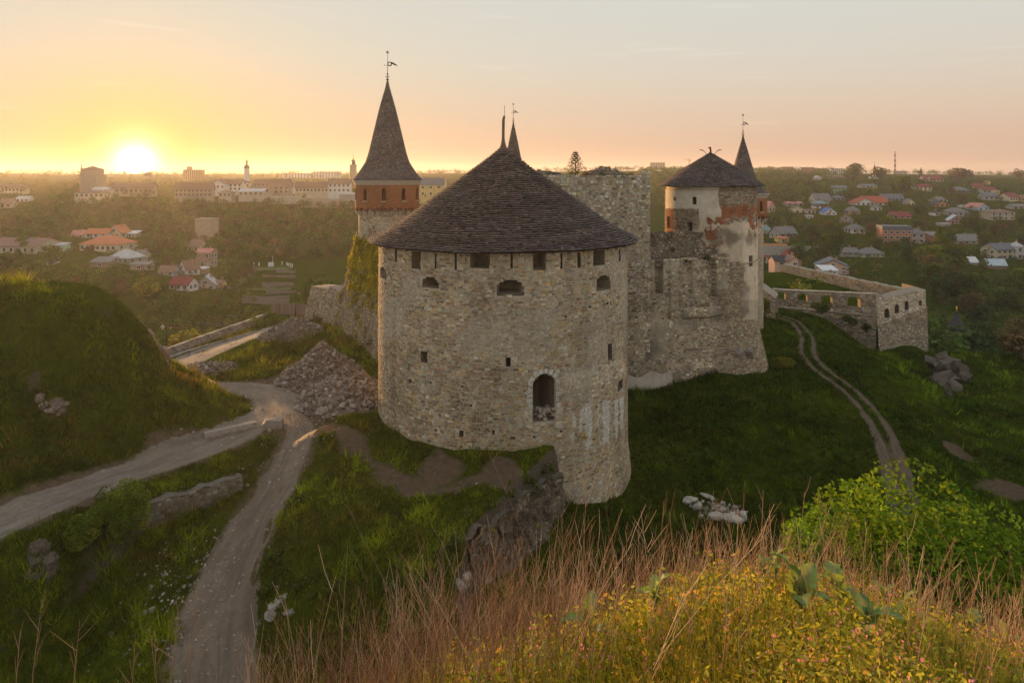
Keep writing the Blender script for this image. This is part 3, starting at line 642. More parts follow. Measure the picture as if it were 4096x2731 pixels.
def weathervane(parent, x, y, z0, z1, s=1.0):
    """rod with collar, crescent, ball, notched banner with an eight-rayed cut-out, and a star on top"""
    H = z1 - z0; v = link('weathervane', None, parent); v.matrix_basis = Matrix.Translation((x, y, z0))
    MB().tube([(0, 0, 0), (0, 0, H)], [0.05 * s, 0.025 * s], 6).lathe([(0.07 * s, -.1), (0.26 * s, 0.0), (0.26 * s, 0.06 * s), (0.05 * s, 0.14 * s)], 10).build('rod', IRON, v)
    MB().lathe([(0.02, -.16 * s), (0.13 * s, -.07 * s), (0.13 * s, .07 * s), (0.02, .16 * s)], 8, (0, 0, H * .2)).build('ball', IRON, v)
    m = MB(); m.tube([(.28 * s * math.cos(a), 0, H * .14 + .2 * s * math.sin(a)) for a in np.linspace(math.pi, 2 * math.pi, 8)], [.02, .05 * s, .06 * s, .07 * s, .07 * s, .06 * s, .05 * s, .02], 5); m.build('crescent', IRON, v)
    zb = H * .50; hb = H * .155; m = MB(); wb = .62 * s * H / 4
    for a, b, c, d in ((0, 1, .80, 1), (0, 1, 0, .20), (0, .2, .2, .8), (.8, 1, .2, .8)):        # the banner's frame round the cut-out
        m.prism([(wb * a, zb + hb * c), (wb * b, zb + hb * c - .02 * s), (wb * b, zb + hb * d - .02 * s), (wb * a, zb + hb * d)], -.015, .015)
    for k in range(4):
        a = k * math.pi / 4 + .2; cx, cz = wb / 2, zb + hb / 2; dx, dz = math.cos(a) * hb * .36, math.sin(a) * hb * .36
        for q in (a + .39,):
            ex, ez = math.cos(q) * hb * .45, math.sin(q) * hb * .45; m.tube([(cx - ex, 0, cz - ez), (cx - ex * .55, 0, cz - ez * .55)], [.05 * s, .01], 4); m.tube([(cx + ex, 0, cz + ez), (cx + ex * .55, 0, cz + ez * .55)], [.05 * s, .01], 4)
    t0, t1 = zb + hb * .95, zb + hb * .45
    m.prism([(wb, t1), (wb * 1.35, t1 - hb * .05), (wb * 1.6, t1 - hb * .25), (wb * 2.3, t1 - hb * .42), (wb * 2.5, t1 - hb * .36), (wb * 1.95, t1 - hb * .02), (wb * 1.65, t1 + hb * .22), (wb * 1.3, t0 - hb * .12), (wb, t0)], -.015, .015)
    m.build('banner', IRON, v)
    MB().tube([(0, 0, zb + hb * .1), (-.42 * s * H / 4, 0, zb + hb * .2)], .02 * s, 4).lathe([(.01, -.09 * s), (.08 * s, 0), (.01, .09 * s)], 6, (-.45 * s * H / 4, 0, zb + hb * .2)).build('counterweight', IRON, v)
    m = MB(); m.lathe([(.01, -.1 * s), (.11 * s, 0), (.01, .1 * s)], 8, (0, 0, H))
    for k in range(8):
        a = k * math.pi / 4; m.tube([(.08 * s * math.cos(a), 0, H + .08 * s * math.sin(a)), (.32 * s * math.cos(a), 0, H + .32 * s * math.sin(a))], [.04 * s, .006], 4)
    m.build('star', IRON, v); return v

# ------------------------------------------------------------------ the big round tower
TX, TY, TR = -0.79, 63.0, 11.02
def main_tower():
    root = tag(wempty('round_tower', (TX, TY, -26)), 'massive round stone tower with a wide conical shingled roof in the middle', 'tower')
    rf = lambda v: TR + 0.35 * np.clip((-23.2 - np.asarray(v, float)) / 3.0, 0, 1) + 0.0
    sf0 = cyl(TX, TY, rf); bul = lambda u, v: 0.10 * fbm(u * 0.25, v * 0.3, 3, 5)
    sf = lambda u, v, h: sf0(u, v, h + bul(u, v))
    O = lambda *a, **k: cyl_open(TX, TY, TR, *a, **k)
    crenels = [O(411, 252, 420.5, 268.5, depth=1.5), O(470, 252.5, 489, 268.5, depth=1.5), O(533, 252, 546.5, 269, depth=1.5), O(593.5, 250, 605, 266, depth=1.5)]
    slits = [O(434.2, 252, 436.2, 269), O(454.2, 252, 456.2, 269.5), O(510.5, 252.5, 512.6, 269), O(561, 252, 563, 268), O(578, 251, 580.2, 267), O(618.5, 248, 620, 262), O(395, 248, 397, 262)]
    guns = [O(422, 276, 439, 287.5, arch=.75, depth=1.6), O(497, 279.5, 523, 294.5, arch=.45, depth=1.8), O(596, 275, 610, 290, arch=.5, depth=1.6), O(380.5, 267, 386.5, 279, arch=.5, depth=1.2)]
    small = [O(421, 350, 427, 362), O(505.2, 358, 511, 367, depth=1.5), O(608, 343, 612, 360, depth=.6)]
    putlog = [O(x, y, x + w, y + hh, depth=.6) for x, y, w, hh in ((409, 379, 2, 3), (430, 381, 1.6, 2), (461, 385, 2.4, 1.6), (441, 301, 1.5, 1.5), (404, 421, 2, 2), (434, 428, 3, 2), (460, 430, 3.6, 6), (492, 429, 3.4, 4.5), (534, 435, 2, 3), (398, 445, 2.5, 8),
                                                             (510, 435.5, 5, 3), (560, 430, 1.5, 2), (588, 305, 3, 2.4), (606, 302, 2.2, 2), (565, 315, 1.2, 1.6), (618, 380, 4, 9), (470, 404, 1.5, 2), (541, 309, 1.2, 1.4))]
    door = O(533, 373.5, 555, 421.5, arch=.24, depth=2.6)
    ops = crenels + slits + guns + small + putlog + [door]
    def pxof(u, v):
        p = sf(u, v, np.zeros_like(u)); return CX + FPX * p[:, 0] / p[:, 1], HY - FPX * p[:, 2] / p[:, 1]
    def streak(u, v):
        px, py = pxof(u, v); f = np.zeros_like(u)
        for c, w, a, b in ((573.5, 1.5, 412, 440), (588, 4.2, 403, 448), (606, 4.0, 401, 443), (616, 2.2, 399, 437), (621.5, 2, 397, 428), (598, 1.2, 404, 430), (581, 1.2, 408, 432), (422, 1.2, 365, 412), (427, 1.0, 300, 380)):
            f = np.maximum(f, (np.abs(px - c) < w * (1 - 0.3 * (py - a) / (b - a))) * (py > a) * (py < b) * (0.9 if c > 500 else 0.4))
        return f
    def tint(u, v, rng):
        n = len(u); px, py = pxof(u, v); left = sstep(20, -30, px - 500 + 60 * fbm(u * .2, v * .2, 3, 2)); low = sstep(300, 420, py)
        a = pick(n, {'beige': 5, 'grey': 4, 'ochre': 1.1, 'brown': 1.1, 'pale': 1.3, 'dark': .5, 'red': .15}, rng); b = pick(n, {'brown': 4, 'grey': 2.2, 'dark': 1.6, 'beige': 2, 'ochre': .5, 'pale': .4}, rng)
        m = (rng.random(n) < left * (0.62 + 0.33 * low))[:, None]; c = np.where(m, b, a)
        c = c * (0.98 + 0.5 * fbm(u * .3, v * .4, 4, 8))[:, None] * (1 - .32 * sstep(.05, .3, fbm(u * .9, v * .07, 3, 28)))[:, None]
        rp = (fbm(u * .18 + 5, v * .25, 3, 38) > .16)[:, None]; c = np.where(rp, c * .55 + np.array([.36, .33, .275]) * .5, c)
        band = (np.abs(py - (385 + (px - 560) * -0.28)) < 9) & (px > 545); c[band] = c[band] * 1.2 + .03
        s = np.clip(streak(u, v) + 0.0 * rng.random(n), 0, 1)[:, None] * (0.7 + 0.3 * rng.random((n, 1))); return c * (1 - s) + np.array(PAL['lime']) * s
    def mort(u, v):
        s = streak(u, v)[:, None]; px, py = pxof(u, v); k = (0.43 + .30 * sstep(380, 430, py) * sstep(520, 440, px) * (fbm(u * .6, v * .6, 3, 4) + .5))[:, None]
        return np.array([1.0, .87, .67])[None] * k * (1 - s) + np.array(PAL['lime']) * s
    U = math.pi * TR
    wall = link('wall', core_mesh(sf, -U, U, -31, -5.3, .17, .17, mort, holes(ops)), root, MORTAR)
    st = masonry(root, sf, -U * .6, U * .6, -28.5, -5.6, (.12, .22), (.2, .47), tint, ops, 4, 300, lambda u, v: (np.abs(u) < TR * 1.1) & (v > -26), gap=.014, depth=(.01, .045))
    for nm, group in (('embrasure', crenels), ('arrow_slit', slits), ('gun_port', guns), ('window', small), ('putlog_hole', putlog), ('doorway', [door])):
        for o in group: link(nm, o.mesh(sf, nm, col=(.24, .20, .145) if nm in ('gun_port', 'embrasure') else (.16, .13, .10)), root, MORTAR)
    # dressed stones round the door: voussoirs and quoins
    vm = {c: unit_stone(c, STONE) for c in ((.56, .55, .49), (.50, .45, .36), (.44, .37, .27))}; vk = list(vm)
    rng = random.Random(5); cu, r = (door.u0 + door.u1) / 2, (door.u1 - door.u0) / 2; vs = door.v1 - door.arch
    def place(u, v, w, h, rot, col):
        o = stone_object(sf, (u - w / 2, u + w / 2, v - h / 2, v + h / 2), col, STONE, root, 'dressed_stone'); M = o.matrix_basis.copy(); o.matrix_basis = M @ Matrix.Diagonal((1 / w, 1 / h, 1.3, 1)) @ Matrix.Rotation(rot, 4, 'Z') @ Matrix.Diagonal((w, h, 1, 1))
    for a in (12, 38, 62, 83, 104, 127, 150, 170):
        q = R(a); rr = r + .22; place(cu + rr * math.cos(q), vs + (door.arch + .22) * math.sin(q), .36 + rng.uniform(-.04, .08), .44, q - math.pi / 2 + rng.uniform(-.1, .1), vk[0])
    for s in (-1, 1):
        v = vs - .2; k = 0
        while v > door.v0 - .25:
            h = rng.uniform(.30, .42) if v > door.v0 + 1.5 else rng.uniform(.42, .6); w = rng.choice((.36, .5, .34, .56)) + (.15 if v < door.v0 + 1.2 else 0)
            place(cu + s * (r + w / 2), v - h / 2, w, h * .94, 0, vk[0] if v > vs - 1.6 else vk[1 + (k % 2)]); v -= h; k += 1
    for du, dv, w, h in ((-1.2, .25, .75, .55), (-1.9, .2, .5, .5), (-1.5, .85, .45, .4)): place(cu + du, door.v0 + dv - .3, w, h, 0, vk[2])
    # rubble blocking the foot of the doorway
    rb = MB(); rr = np.random.default_rng(3)
    q = sf(np.array([cu]), np.array([door.v0]), np.array([0.0]))[0]
    for i in range(60):
        x = rr.uniform(-r, r) * .95; y = rr.uniform(.15, 1.2); z = rr.uniform(0, 1) ** .7 * (1.05 - .15 * y) * 1.0; s = rr.uniform(.14, .32)
        rb.box((q[0] + x, q[1] + y, q[2] + z * .95), (s * 1.3, s, s * .8), tuple(np.array((.36, .31, .25)) * rr.uniform(.6, 1.3)), rr.uniform(0, 3), rr.uniform(-.4, .4))
    rb.build('rubble_fill', STONE, root)['kind'] = 'stuff'
    # roof
    prof = [(0.05, 2.52), (1.0, 1.72), (3, .25), (5, -1.2), (7, -2.62), (9, -3.98), (10.5, -4.93), (11.98, -5.72)]
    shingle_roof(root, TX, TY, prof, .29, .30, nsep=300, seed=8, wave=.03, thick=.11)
    MB().lathe([(11.9, -5.80), (10.6, -5.75), (9.5, -4.6)], 64, (TX, TY, 0), (.1, .075, .05), cap=False).build('soffit', SHINGLE, root)
    m = MB()
    for k in range(56):
        a = 2 * math.pi * k / 56; m.tube([(TX + 9.8 * math.sin(a), TY - 9.8 * math.cos(a), -5.35), (TX + 11.75 * math.sin(a), TY - 11.75 * math.cos(a), -5.86)], .09, 4)
    m.build('rafter_ends', plain('old_timber', (.16, .11, .07)), root)
    m = MB(); m.lathe([(.55, -.42), (.28, 0), (.16, .45), (.13, .8)], 10, (TX, TY, 2.5)); m.tube([(TX, TY, 3.2), (TX + .02, TY, 4.9), (TX + .1, TY, 5.25)], [.13, .13, .10], 7); m.tube([(TX + .1, TY, 5.2), (TX + .12, TY, 6.2)], .02, 4)
    m.build('roof_post', plain('old_timber', (.16, .11, .07)), root)
    return root
main_tower()
# ------------------------------------------------------------------ the other towers and walls of the castle
BRICK = tinted('brickwork', var=0.2, scale=6.0, bstr=0.3, stain=0.35)
LIMEST = plain('limestone_trim', (.46, .41, .33), var=.2, scale=2)
TIMBER = plain('old_timber', (.16, .11, .07))
def brick_col(u, v, rng): return np.array([.33, .125, .055])[None] * (1 + .22 * rng.standard_normal((len(u), 1))) * (1 + .5 * fbm(u * .5, v * .7, 3, 3))[:, None]
def spire_tower(label, xc, yc, Rd, Rs, zc, zd, zb, prof, vane, nwin, ncorb, seed, shaft_tint, a0=0.0, win_h=1.7, win_w=.58):
    """stone shaft, ring of corbel arches, brick drum with pointed windows, moulded cornice, flared shingle spire, weathervane"""
    root = tag(wempty('spire_tower', (xc, yc, zb)), label, 'tower')
    sd = cyl(xc, yc, Rd); ss = cyl(xc, yc, Rs); U = math.pi * Rd
    ops = []
    for k in range(nwin):
        th = a0 + (k - nwin // 2) * 2 * math.pi / nwin; u = th * Rd; ops.append(Opening(u - win_w / 2, u + win_w / 2, zc - .55 - win_h, zc - .5, win_w, .7))
    link('drum', core_mesh(sd, -U, U, zd, zc, .12, .14, lambda u, v: np.array([[.30, .15, .08]]) * np.ones((len(u), 1)), holes(ops)), root, MORTAR)
    masonry(root, sd, -U, U, zd, zc, (.085, .10), (.22, .30), brick_col, ops, seed, name='brickwork', gap=.006, depth=(.004, .016), mtl=BRICK)
    for o in ops:
        link('window', o.mesh(sd, 'window', .03, True, (.20, .10, .06), .8), root, BRICK)
        c = (o.u0 + o.u1) / 2; p = sd(np.array([c]), np.array([o.v0 - .1]), np.array([.05]))[0]; MB().box((0, 0, 0), (win_w + .16, .22, .12), rz=0).build('sill', LIMEST, root); s = root.children[-1] if False else None
        b = COL.objects[-1]; b.matrix_basis = Matrix.Translation(Vector(p)) @ Matrix.Rotation(c / Rd, 4, 'Z')
    MB().lathe([(Rd + .02, zc - .12), (Rd + .10, zc - .02), (Rd + .10, zc + .10), (Rd + .2, zc + .14), (Rd + .2, zc + .28), (Rd + .34, zc + .34), (Rd + .34, zc + .52), (Rd - .1, zc + .56)], 64, (xc, yc, 0)).build('cornice', LIMEST, root)
    # corbel arches
    m = MB(); n2 = MB()
    for k in range(ncorb):
        th = 2 * math.pi * (k + .5) / ncorb; w = 2 * math.pi * Rd / ncorb
        for j in range(8):                                          # arch ring pieces hanging from the drum
            a, b = math.pi * j / 8, math.pi * (j + 1) / 8; r = w * .38
            pts = [(r * math.cos(a), r * math.sin(a)), (w * .5 * (1 if j < 4 else -1) * (abs(math.cos(a)) ** .3), w * .44 if 0 < j < 8 else 0), ]
            def P(x, z, h): t = th + x / Rd; return (xc + (Rd + h) * math.sin(t), yc - (Rd + h) * math.cos(t), zd - w * .45 + z)
            q = [(r * math.cos(a), r * math.sin(a)), (r * math.cos(b), r * math.sin(b)), (w * .5 * math.cos(b), w * .46), (w * .5 * math.cos(a), w * .46)]
            v = [P(x, z, .02) for x, z in q] + [P(x, z, -(Rd - Rs)) for x, z in q]
            m.add(v, [(0, 1, 2, 3), (0, 4, 5, 1), (7, 6, 5, 4), (1, 5, 6, 2), (3, 2, 6, 7), (0, 3, 7, 4)], tuple(np.array((.30, .115, .055)) * random.uniform(.7, 1.2)))
        t = th + w / 2 / Rd; M = Matrix.Translation((xc, yc, 0)) @ Matrix.Rotation(t, 4, 'Z')
        for (dy, dz, ly, lz) in ((.0, -.52, Rd - Rs + .1, .22), (.14, -.74, (Rd - Rs) * .7, .2)):
            c = M @ Vector((0, -(Rs + (Rd - Rs) / 2 - dy * .5 + .02), zd + dz * w)); n2.box(c, (w * .22, ly, lz * w), (.42, .36, .27), t)
        n2.build('corbel', STONE, root); n2 = MB()
    m.build('arch_frieze', BRICK, root)
    Us = math.pi * Rs
    pal = lambda u, v, rng: pick(len(u), shaft_tint, rng)
    link('shaft', core_mesh(ss, -Us, Us, zb, zd + .1, .3, .3, lambda u, v: np.array([[.40, .345, .25]]) * (1 + .5 * fbm(u * .6, v * .6, 3, seed))[:, None]), root, MORTAR)
    masonry(root, ss, -Us, Us, zb, zd - .25, (.17, .30), (.25, .55), pal, [], seed + 1, gap=.03, depth=(.01, .05), keep=lambda u, v: (fbm(u * .45, v * .45, 3, seed) > -.10))
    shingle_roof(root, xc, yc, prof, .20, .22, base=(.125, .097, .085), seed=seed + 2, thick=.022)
    MB().lathe([(prof[-1][0] - .08, prof[-1][1] - .05), (Rd + .1, prof[-1][1] + .02)], 48, (xc, yc, 0), (.1, .07, .05), cap=False).build('soffit', SHINGLE, root)
    weathervane(root, xc, yc, prof[0][1], vane, (vane - prof[0][1]) / 4.0)
    return root
MIXST = {'beige': 4, 'grey': 3, 'brown': 2, 'pale': 1.5, 'dark': .6}
X1, Y1 = (387.5 - CX) / FPX * 100, 100.0
t1 = spire_tower('tall brick and stone tower with a steep flared spire left of the big roof', X1, Y1, 4.49, 4.06, -1.38, -4.55, -12, [(.06, 13.5), (.31, 12.4), (1.18, 9.31), (1.93, 6.2), (2.67, 3.09), (3.11, 1.72), (4.04, .29), (4.93, -.78)], 17.4, 10, 22, 40, MIXST, a0=R(3.5))
# white stone loophole on its shaft
def loophole():
    s = cyl(X1, Y1, 4.06); u, v = cyl_uv(X1, Y1, 4.06, 383.5, 227); p = s(np.array([u]), np.array([v]), np.array([.03]))[0]
    o = MB().prism([(-.32, -.45), (-.1, -.45), (-.1, -.1), (0, .2), (.1, -.1), (.1, -.45), (.32, -.45), (.32, .6), (-.32, .6)], -.06, .06).build('loophole', LIMEST, t1)
    o.matrix_basis = Matrix.Translation(Vector(p)) @ Matrix.Rotation(u / 4.06, 4, 'Z')
loophole()
X2, Y2 = (513.3 - CX) / FPX * 112, 112.0
spire_tower('slim shingled spire rising just behind the peak of the big roof', X2, Y2, 2.9, 2.6, -1.6, -4.4, -16, [(.05, 8.3), (.3, 7.2), (.72, 5.2), (1.18, 2.9), (1.7, .6), (2.2, -.5), (3.2, -1.2)], 11.2, 8, 16, 60, MIXST)
X3, Y3 = (743 - CX) / FPX * 104, 104.0
spire_tower('small brick turret with a narrow spire half hidden behind the plastered tower', X3, Y3, 3.35, 2.85, -3.35, -5.9, -24, [(.05, 5.8), (.28, 4.9), (.85, 2.9), (1.41, .9), (1.75, -.3), (2.3, -1.5), (3.0, -2.3), (3.72, -3.0)], 8.8, 8, 16, 80, {'beige': 4, 'grey': 2, 'pale': 3}, a0=R(30), win_h=1.5, win_w=.5)

# ------------------------------------------------------------------ plastered round tower
XP, YP, RP = (710.5 - CX) / FPX * 88, 88.0, 5.58
def plaster_tower():
    root = tag(wempty('plastered_tower', (XP, YP, -25)), 'round tower with peeling cream plaster and a low conical shingled roof', 'tower')
    rf = lambda v: RP + 1.15 * np.clip((-17.6 - np.asarray(v, float)) / 5.5, 0, 1.3) ** 1.1 - .12 * (np.asarray(v, float) > -1.9)
    sf0 = cyl(XP, YP, rf); bl = lambda u, v: .12 * fbm(u * .5, v * .35, 3, 15) * (np.asarray(v) < -7); sf = lambda u, v, h: sf0(u, v, h + bl(u, v))
    sf_u = rf(-15.0)
    O = lambda *a, **k: cyl_open(XP, YP, RP, *a, **k)
    ops = [O(692.6, 197, 696.4, 204.2, depth=1.2), O(674, 196.8, 676.4, 200.3, depth=.5), O(687, 222, 692.4, 231, depth=1.2), O(667.4, 216, 669.4, 228, depth=.6), O(748.5, 255, 752, 266, depth=.5)]
    def pp(u, v): p = sf0(u, v, np.zeros_like(u)); return CX + FPX * p[:, 0] / p[:, 1], HY - FPX * p[:, 2] / p[:, 1], u / RP
    def zone(u, v):
        """0 plaster, 1 stone, 2 brick"""
        px, py, th = pp(u, v); w = fbm(u * .7, v * .7, 4, 91); w2 = fbm(u * 1.6, v * 1.6, 3, 33); z = np.zeros_like(u)
        z = np.where((px > 718.5 + 6 * w + np.clip((py - 195) * .12, 0, 4)) & (py < 223 + 10 * w), 1, z)
        z = np.where((px > 666) & (px < 698.5 + 3 * w) & (py > 208.5 + 2 * w2) & (py < 229), 1, z)
        z = np.where((px < 673 + 4 * w) & (py > 209) & (py < 232), 2, z)
        z = np.where((z == 1) & (np.abs(py - (211 + (px - 738) * -.12)) < 5 + 14 * w2) & (px > 720), 2, z)
        z = np.where((px > 706 + 10 * w) & (px < 724 + 8 * w) & (py > 217) & (py < 262) & (w2 > -.04), 2, z)
        z = np.where((px > 748 + 4 * w) & (py > 212) & (py < 236) & (w2 > 0), 2, z)
        z = np.where((py > 262) & (px < 741 + 14 * w), 1, z); z = np.where((py > 262) & (px > 728) & (px < 738) & (py < 272) & (w2 > 0), 2, z)
        z = np.where((py > 320 + 14 * w), 1, z)
        z = np.where((np.abs(th) > 1.6), 1, z); return z
    def ct(u, v):
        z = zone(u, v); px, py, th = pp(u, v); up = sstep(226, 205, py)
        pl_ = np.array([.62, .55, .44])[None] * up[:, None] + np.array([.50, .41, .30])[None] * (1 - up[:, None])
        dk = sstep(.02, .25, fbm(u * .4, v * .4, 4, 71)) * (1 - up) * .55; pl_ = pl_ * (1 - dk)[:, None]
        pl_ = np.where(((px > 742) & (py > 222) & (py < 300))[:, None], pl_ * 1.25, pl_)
        return np.where((z == 0)[:, None], pl_, np.where((z == 2)[:, None], np.array([[.30, .17, .11]]), np.array([[.30, .25, .19]])))
    U = math.pi * sf_u; rel = lambda u, v: np.where(zone(u, v) == 0, .05, -.02)
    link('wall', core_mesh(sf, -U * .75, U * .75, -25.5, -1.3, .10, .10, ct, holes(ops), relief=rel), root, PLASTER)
    link('rear_wall', core_mesh(sf, U * .74, U * 1.26, -25.5, -1.3, .5, .5, ct), root, PLASTER)
    masonry(root, sf, -U * .62, U * .62, -25.3, -1.4, (.13, .24), (.2, .5), lambda u, v, r: pick(len(u), {'grey': 3, 'brown': 2.6, 'beige': 2, 'dark': 1, 'red': .3}, r) * .95, ops, 21, 60, lambda u, v: np.abs(u) < 5, keep=lambda u, v: zone(u, v) == 1, gap=.02, depth=(.0, .06))
    masonry(root, sf, -U * .62, U * .62, -15, -1.4, (.085, .10), (.2, .3), lambda u, v, r: brick_col(u, v, r) * 1.05, ops, 22, keep=lambda u, v: (zone(u, v) == 2), gap=.008, depth=(-.01, .03), name='exposed_bricks', mtl=BRICK)
    for o, nm in zip(ops, ('window', 'window', 'doorway', 'window', 'window')): link(nm, o.mesh(sf, nm, .06, True, (.30, .25, .19), .9), root, MORTAR)
    prof = [(.05, 2.75), (1.2, 2.05), (3, .95), (4.6, -.05), (5.8, -.85), (6.56, -1.4)]
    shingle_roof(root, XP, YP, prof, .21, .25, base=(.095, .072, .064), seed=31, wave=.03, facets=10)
    MB().lathe([(6.35, -1.47), (5.4, -1.35)], 40, (XP, YP, 0), (.09, .06, .045), cap=False).build('soffit', SHINGLE, root)
    # ledge ring at mid height, partly fallen
    m = MB()
    for k in range(18):
        th = R(20 + k * 3.6); m.box((XP + (RP + .08) * math.sin(th), YP - (RP + .08) * math.cos(th), -10.6 + k * .02), (.36, .22, .10), (.36, .3, .22), th)
    m.build('ledge', STONE, root)
    m = MB(); x, y, z = XP, YP, 2.75                                     # dragon-like ridge ornament with two curved horns
    m.tube([(x, y, z - .2), (x, y, z + .35), (x - .12, y, z + .62), (x - .32, y, z + .55)], [.14, .12, .12, .05], 6); m.tube([(x, y, z + .3), (x + .06, y, z + .75)], [.1, .02], 5)
    for s in (-1, 1): m.tube([(x + s * .45, y, z - .3), (x + s * .75, y, z + .1), (x + s * 1.05, y, z + .3), (x + s * 1.4, y, z + .33)], [.03, .03, .06, .03], 5)
    m.build('ridge_ornament', IRON, root)
    # boulders bonded into the foot
    for k, (px, py, s) in enumerate(((733, 350, 1.5), (745, 352, 1.2), (719, 357, 1.6))):
        b = rock_mesh(s, 50 + k, (.27, .22, .19)); x, y, z = PD(px, py, 83.0); link('footing_boulder', b, root, STONE, (x, y, z))
    return root
def rock_mesh(s, seed, col, flat=.75, rough=.3, sub=2):
    import bmesh
    bm = bmesh.new(); bmesh.ops.create_icosphere(bm, subdivisions=sub, radius=s); rng = np.random.default_rng(seed); V = np.array([v.co[:] for v in bm.verts])
    N = V / s; f = np.zeros(len(V))
    for k in range(7):
        d = rng.standard_normal(3); d /= np.linalg.norm(d); c = rng.uniform(.45, .85); t = N @ d; f = np.maximum(f, np.where(t > c, t - c, 0) * 1.0)
    V = V * (1 - f * 1.1)[:, None]; V += rng.standard_normal(V.shape) * s * rough * .12; V[:, 2] *= flat; V[:, 0] *= rng.uniform(.9, 1.3)
    for v, c in zip(bm.verts, V): v.co = c
    me = bpy.data.meshes.new('rock'); bm.to_mesh(me); bm.free()
    a = me.attributes.new('tint', 'FLOAT_COLOR', 'POINT'); n = len(V); t = np.ones((n, 4), np.float32); t[:, :3] = np.array(col)[None] * (1 + .1 * rng.standard_normal((n, 1))); a.data.foreach_set('color', t.ravel().astype(np.float32)); return me
plaster_tower()

# ------------------------------------------------------------------ ruined keep wall and curtain wall (one line, the curtain lower)
CW = plane(0, 76.5, 1, .231)
def leaf_quads(P, size, rng, tilt=1.0, aspect=.6):
    """leaf-sized bent faces at points P: 4 verts, 1 quad each"""
    n = len(P); d = rng.standard_normal((n, 3)); d[:, 2] = d[:, 2] * .6 + .2; d /= np.linalg.norm(d, axis=1)[:, None]
    e = np.cross(d, rng.standard_normal((n, 3))); e /= np.linalg.norm(e, axis=1)[:, None] + 1e-9; s = (size if np.ndim(size) else np.full(n, size))[:, None] * rng.uniform(.7, 1.3, (n, 1))
    V = np.stack([P - d * s * .5, P + e * s * aspect * .5, P + d * s * .5, P - e * s * aspect * .5], 1); return V.reshape(-1, 3), np.arange(n * 4).reshape(-1, 4)
LEAF = leafmat('leaves')
def tuft_plant(name, label, cat, x, y, z, rx, rz, n, size, cols, seed, group=None, parent=None, stalk=True):
    """a small bushy plant: leafy mass with gaps on short stems"""
    rng = np.random.default_rng(seed); k = max(3, n // 45); c = rng.standard_normal((k, 3)) * [.42, .42, .38]; c[:, 2] = np.abs(c[:, 2]) + .15
    P = c[rng.integers(0, k, n)] + rng.standard_normal((n, 3)) * .16; P[:, 2] = np.abs(P[:, 2]); P *= [rx, rx, rz]
    V, Q = leaf_quads(P, size, rng); t = np.array(cols)[rng.integers(0, len(cols), n)] * rng.uniform(.65, 1.3, (n, 1)) * (.75 + .4 * (P[:, 2:3] / rz))
    root = empty(name, (x, y, z))
    if parent: root.parent = parent
    else: tag(root, label, cat, group)
    link('foliage', mesh_np('foliage', V, Q, np.repeat(t, 4, 0), mats=[LEAF]), root)
    m = MB()
    for i in range(min(k, 7)): m.tube([(0, 0, -.05), tuple(c[i] * [rx * .5, rx * .5, rz * .6]), tuple(c[i] * [rx, rx, rz])], [.03 * rz, .02 * rz, .006], 4)
    m.build('stems', plain('bark', (.12, .09, .065)), root); return root
def ruin():
    root = tag(wempty('ruined_keep', (8, 78.3, -24)), 'tall roofless stone keep with plants growing along its broken top', 'ruin')
    U1 = 16.25; top = lambda u: -.12 + .18 * fbm(u * .9, u * 0 + 2, 3, 6) + .5 * (u > 15.2) + .12 * (u < 7); rel = lambda u, v: .16 * fbm(u * .4, v * .4, 4, 44) - .25 * sstep(-8, -20, v) * 0
    tint = lambda u, v, r: pick(len(u), {'grey': 4, 'pale': 2.6, 'beige': 2.5, 'brown': 1.2, 'dark': .8}, r) * (1.0 + .6 * fbm(u * .25, v * .12, 3, 71))[:, None] * np.where((v < -4) & (u < 15), 1, 1)[:, None]
    link('wall', core_mesh(CW, -2, U1, -26, .6, .3, .3, lambda u, v: np.array([[.33, .29, .22]]) * (1 + .5 * fbm(u * .5, v * .3, 3, 2))[:, None], top=top, relief=rel), root, MORTAR)
    masonry(root, CW, -1.9, U1, -25.8, .6, (.17, .34), (.22, .6), tint, [], 50, 120, lambda u, v: (v > -7) & (u > 3), top=top, relief=rel, gap=.025, depth=(.01, .08))
    # rear body and flat top
    sd = plane(15.8, 80.15, -.12, 1); m = MB()
    a = CW(np.array([-2.0, U1]), np.array([0.0, 0.0]), np.array([-.1, -.1])); p0, p1 = a[0], a[1]; q1 = p1 + np.array([-1.6, 13, 0]); q0 = p0 + np.array([-2, 13, 0])
    m.add([(*p0[:2], -26), (*p1[:2], -26), (*q1[:2], -26), (*q0[:2], -26), (*p0[:2], -.35), (*p1[:2], -.35), (*q1[:2], -.35), (*q0[:2], -.35)], [(4, 5, 6, 7), (1, 2, 6, 5), (2, 3, 7, 6), (3, 0, 4, 7)], (.27, .23, .17)); m.build('rear_walls', MORTAR, root)
    # rubble hump left on the top
    rr = np.random.default_rng(9); m = MB()
    for i in range(420):
        k = rr.random(); cx, cy, hh, ww = ((11.8, 3.2, 1.25, 2.0) if k < .6 else (4.5, 4, .8, 2.5))
        x, y = cx + rr.normal() * ww * .55, cy + rr.normal() * 1.2; s = rr.uniform(.18, .42); zz = hh * math.exp(-((x - cx) / ww) ** 2 - ((y - cy) / 2) ** 2) * rr.uniform(.4, 1)
        w = CW(np.array([x]), np.array([0.0]), np.array([-y]))[0]; m.box((w[0], w[1], -.35 + zz), (s * 1.4, s, s * .7), tuple(np.array((.24, .2, .15)) * rr.uniform(.6, 1.3)), rr.uniform(0, 3), rr.uniform(-.4, .4))
    m.build('rubble', STONE, root)['kind'] = 'stuff'
    return root
ruin()
GREENS = [(.07, .10, .015), (.10, .12, .02), (.05, .08, .012), (.12, .11, .03)]
RUSTS = [(.16, .08, .035), (.13, .09, .03), (.09, .09, .02)]
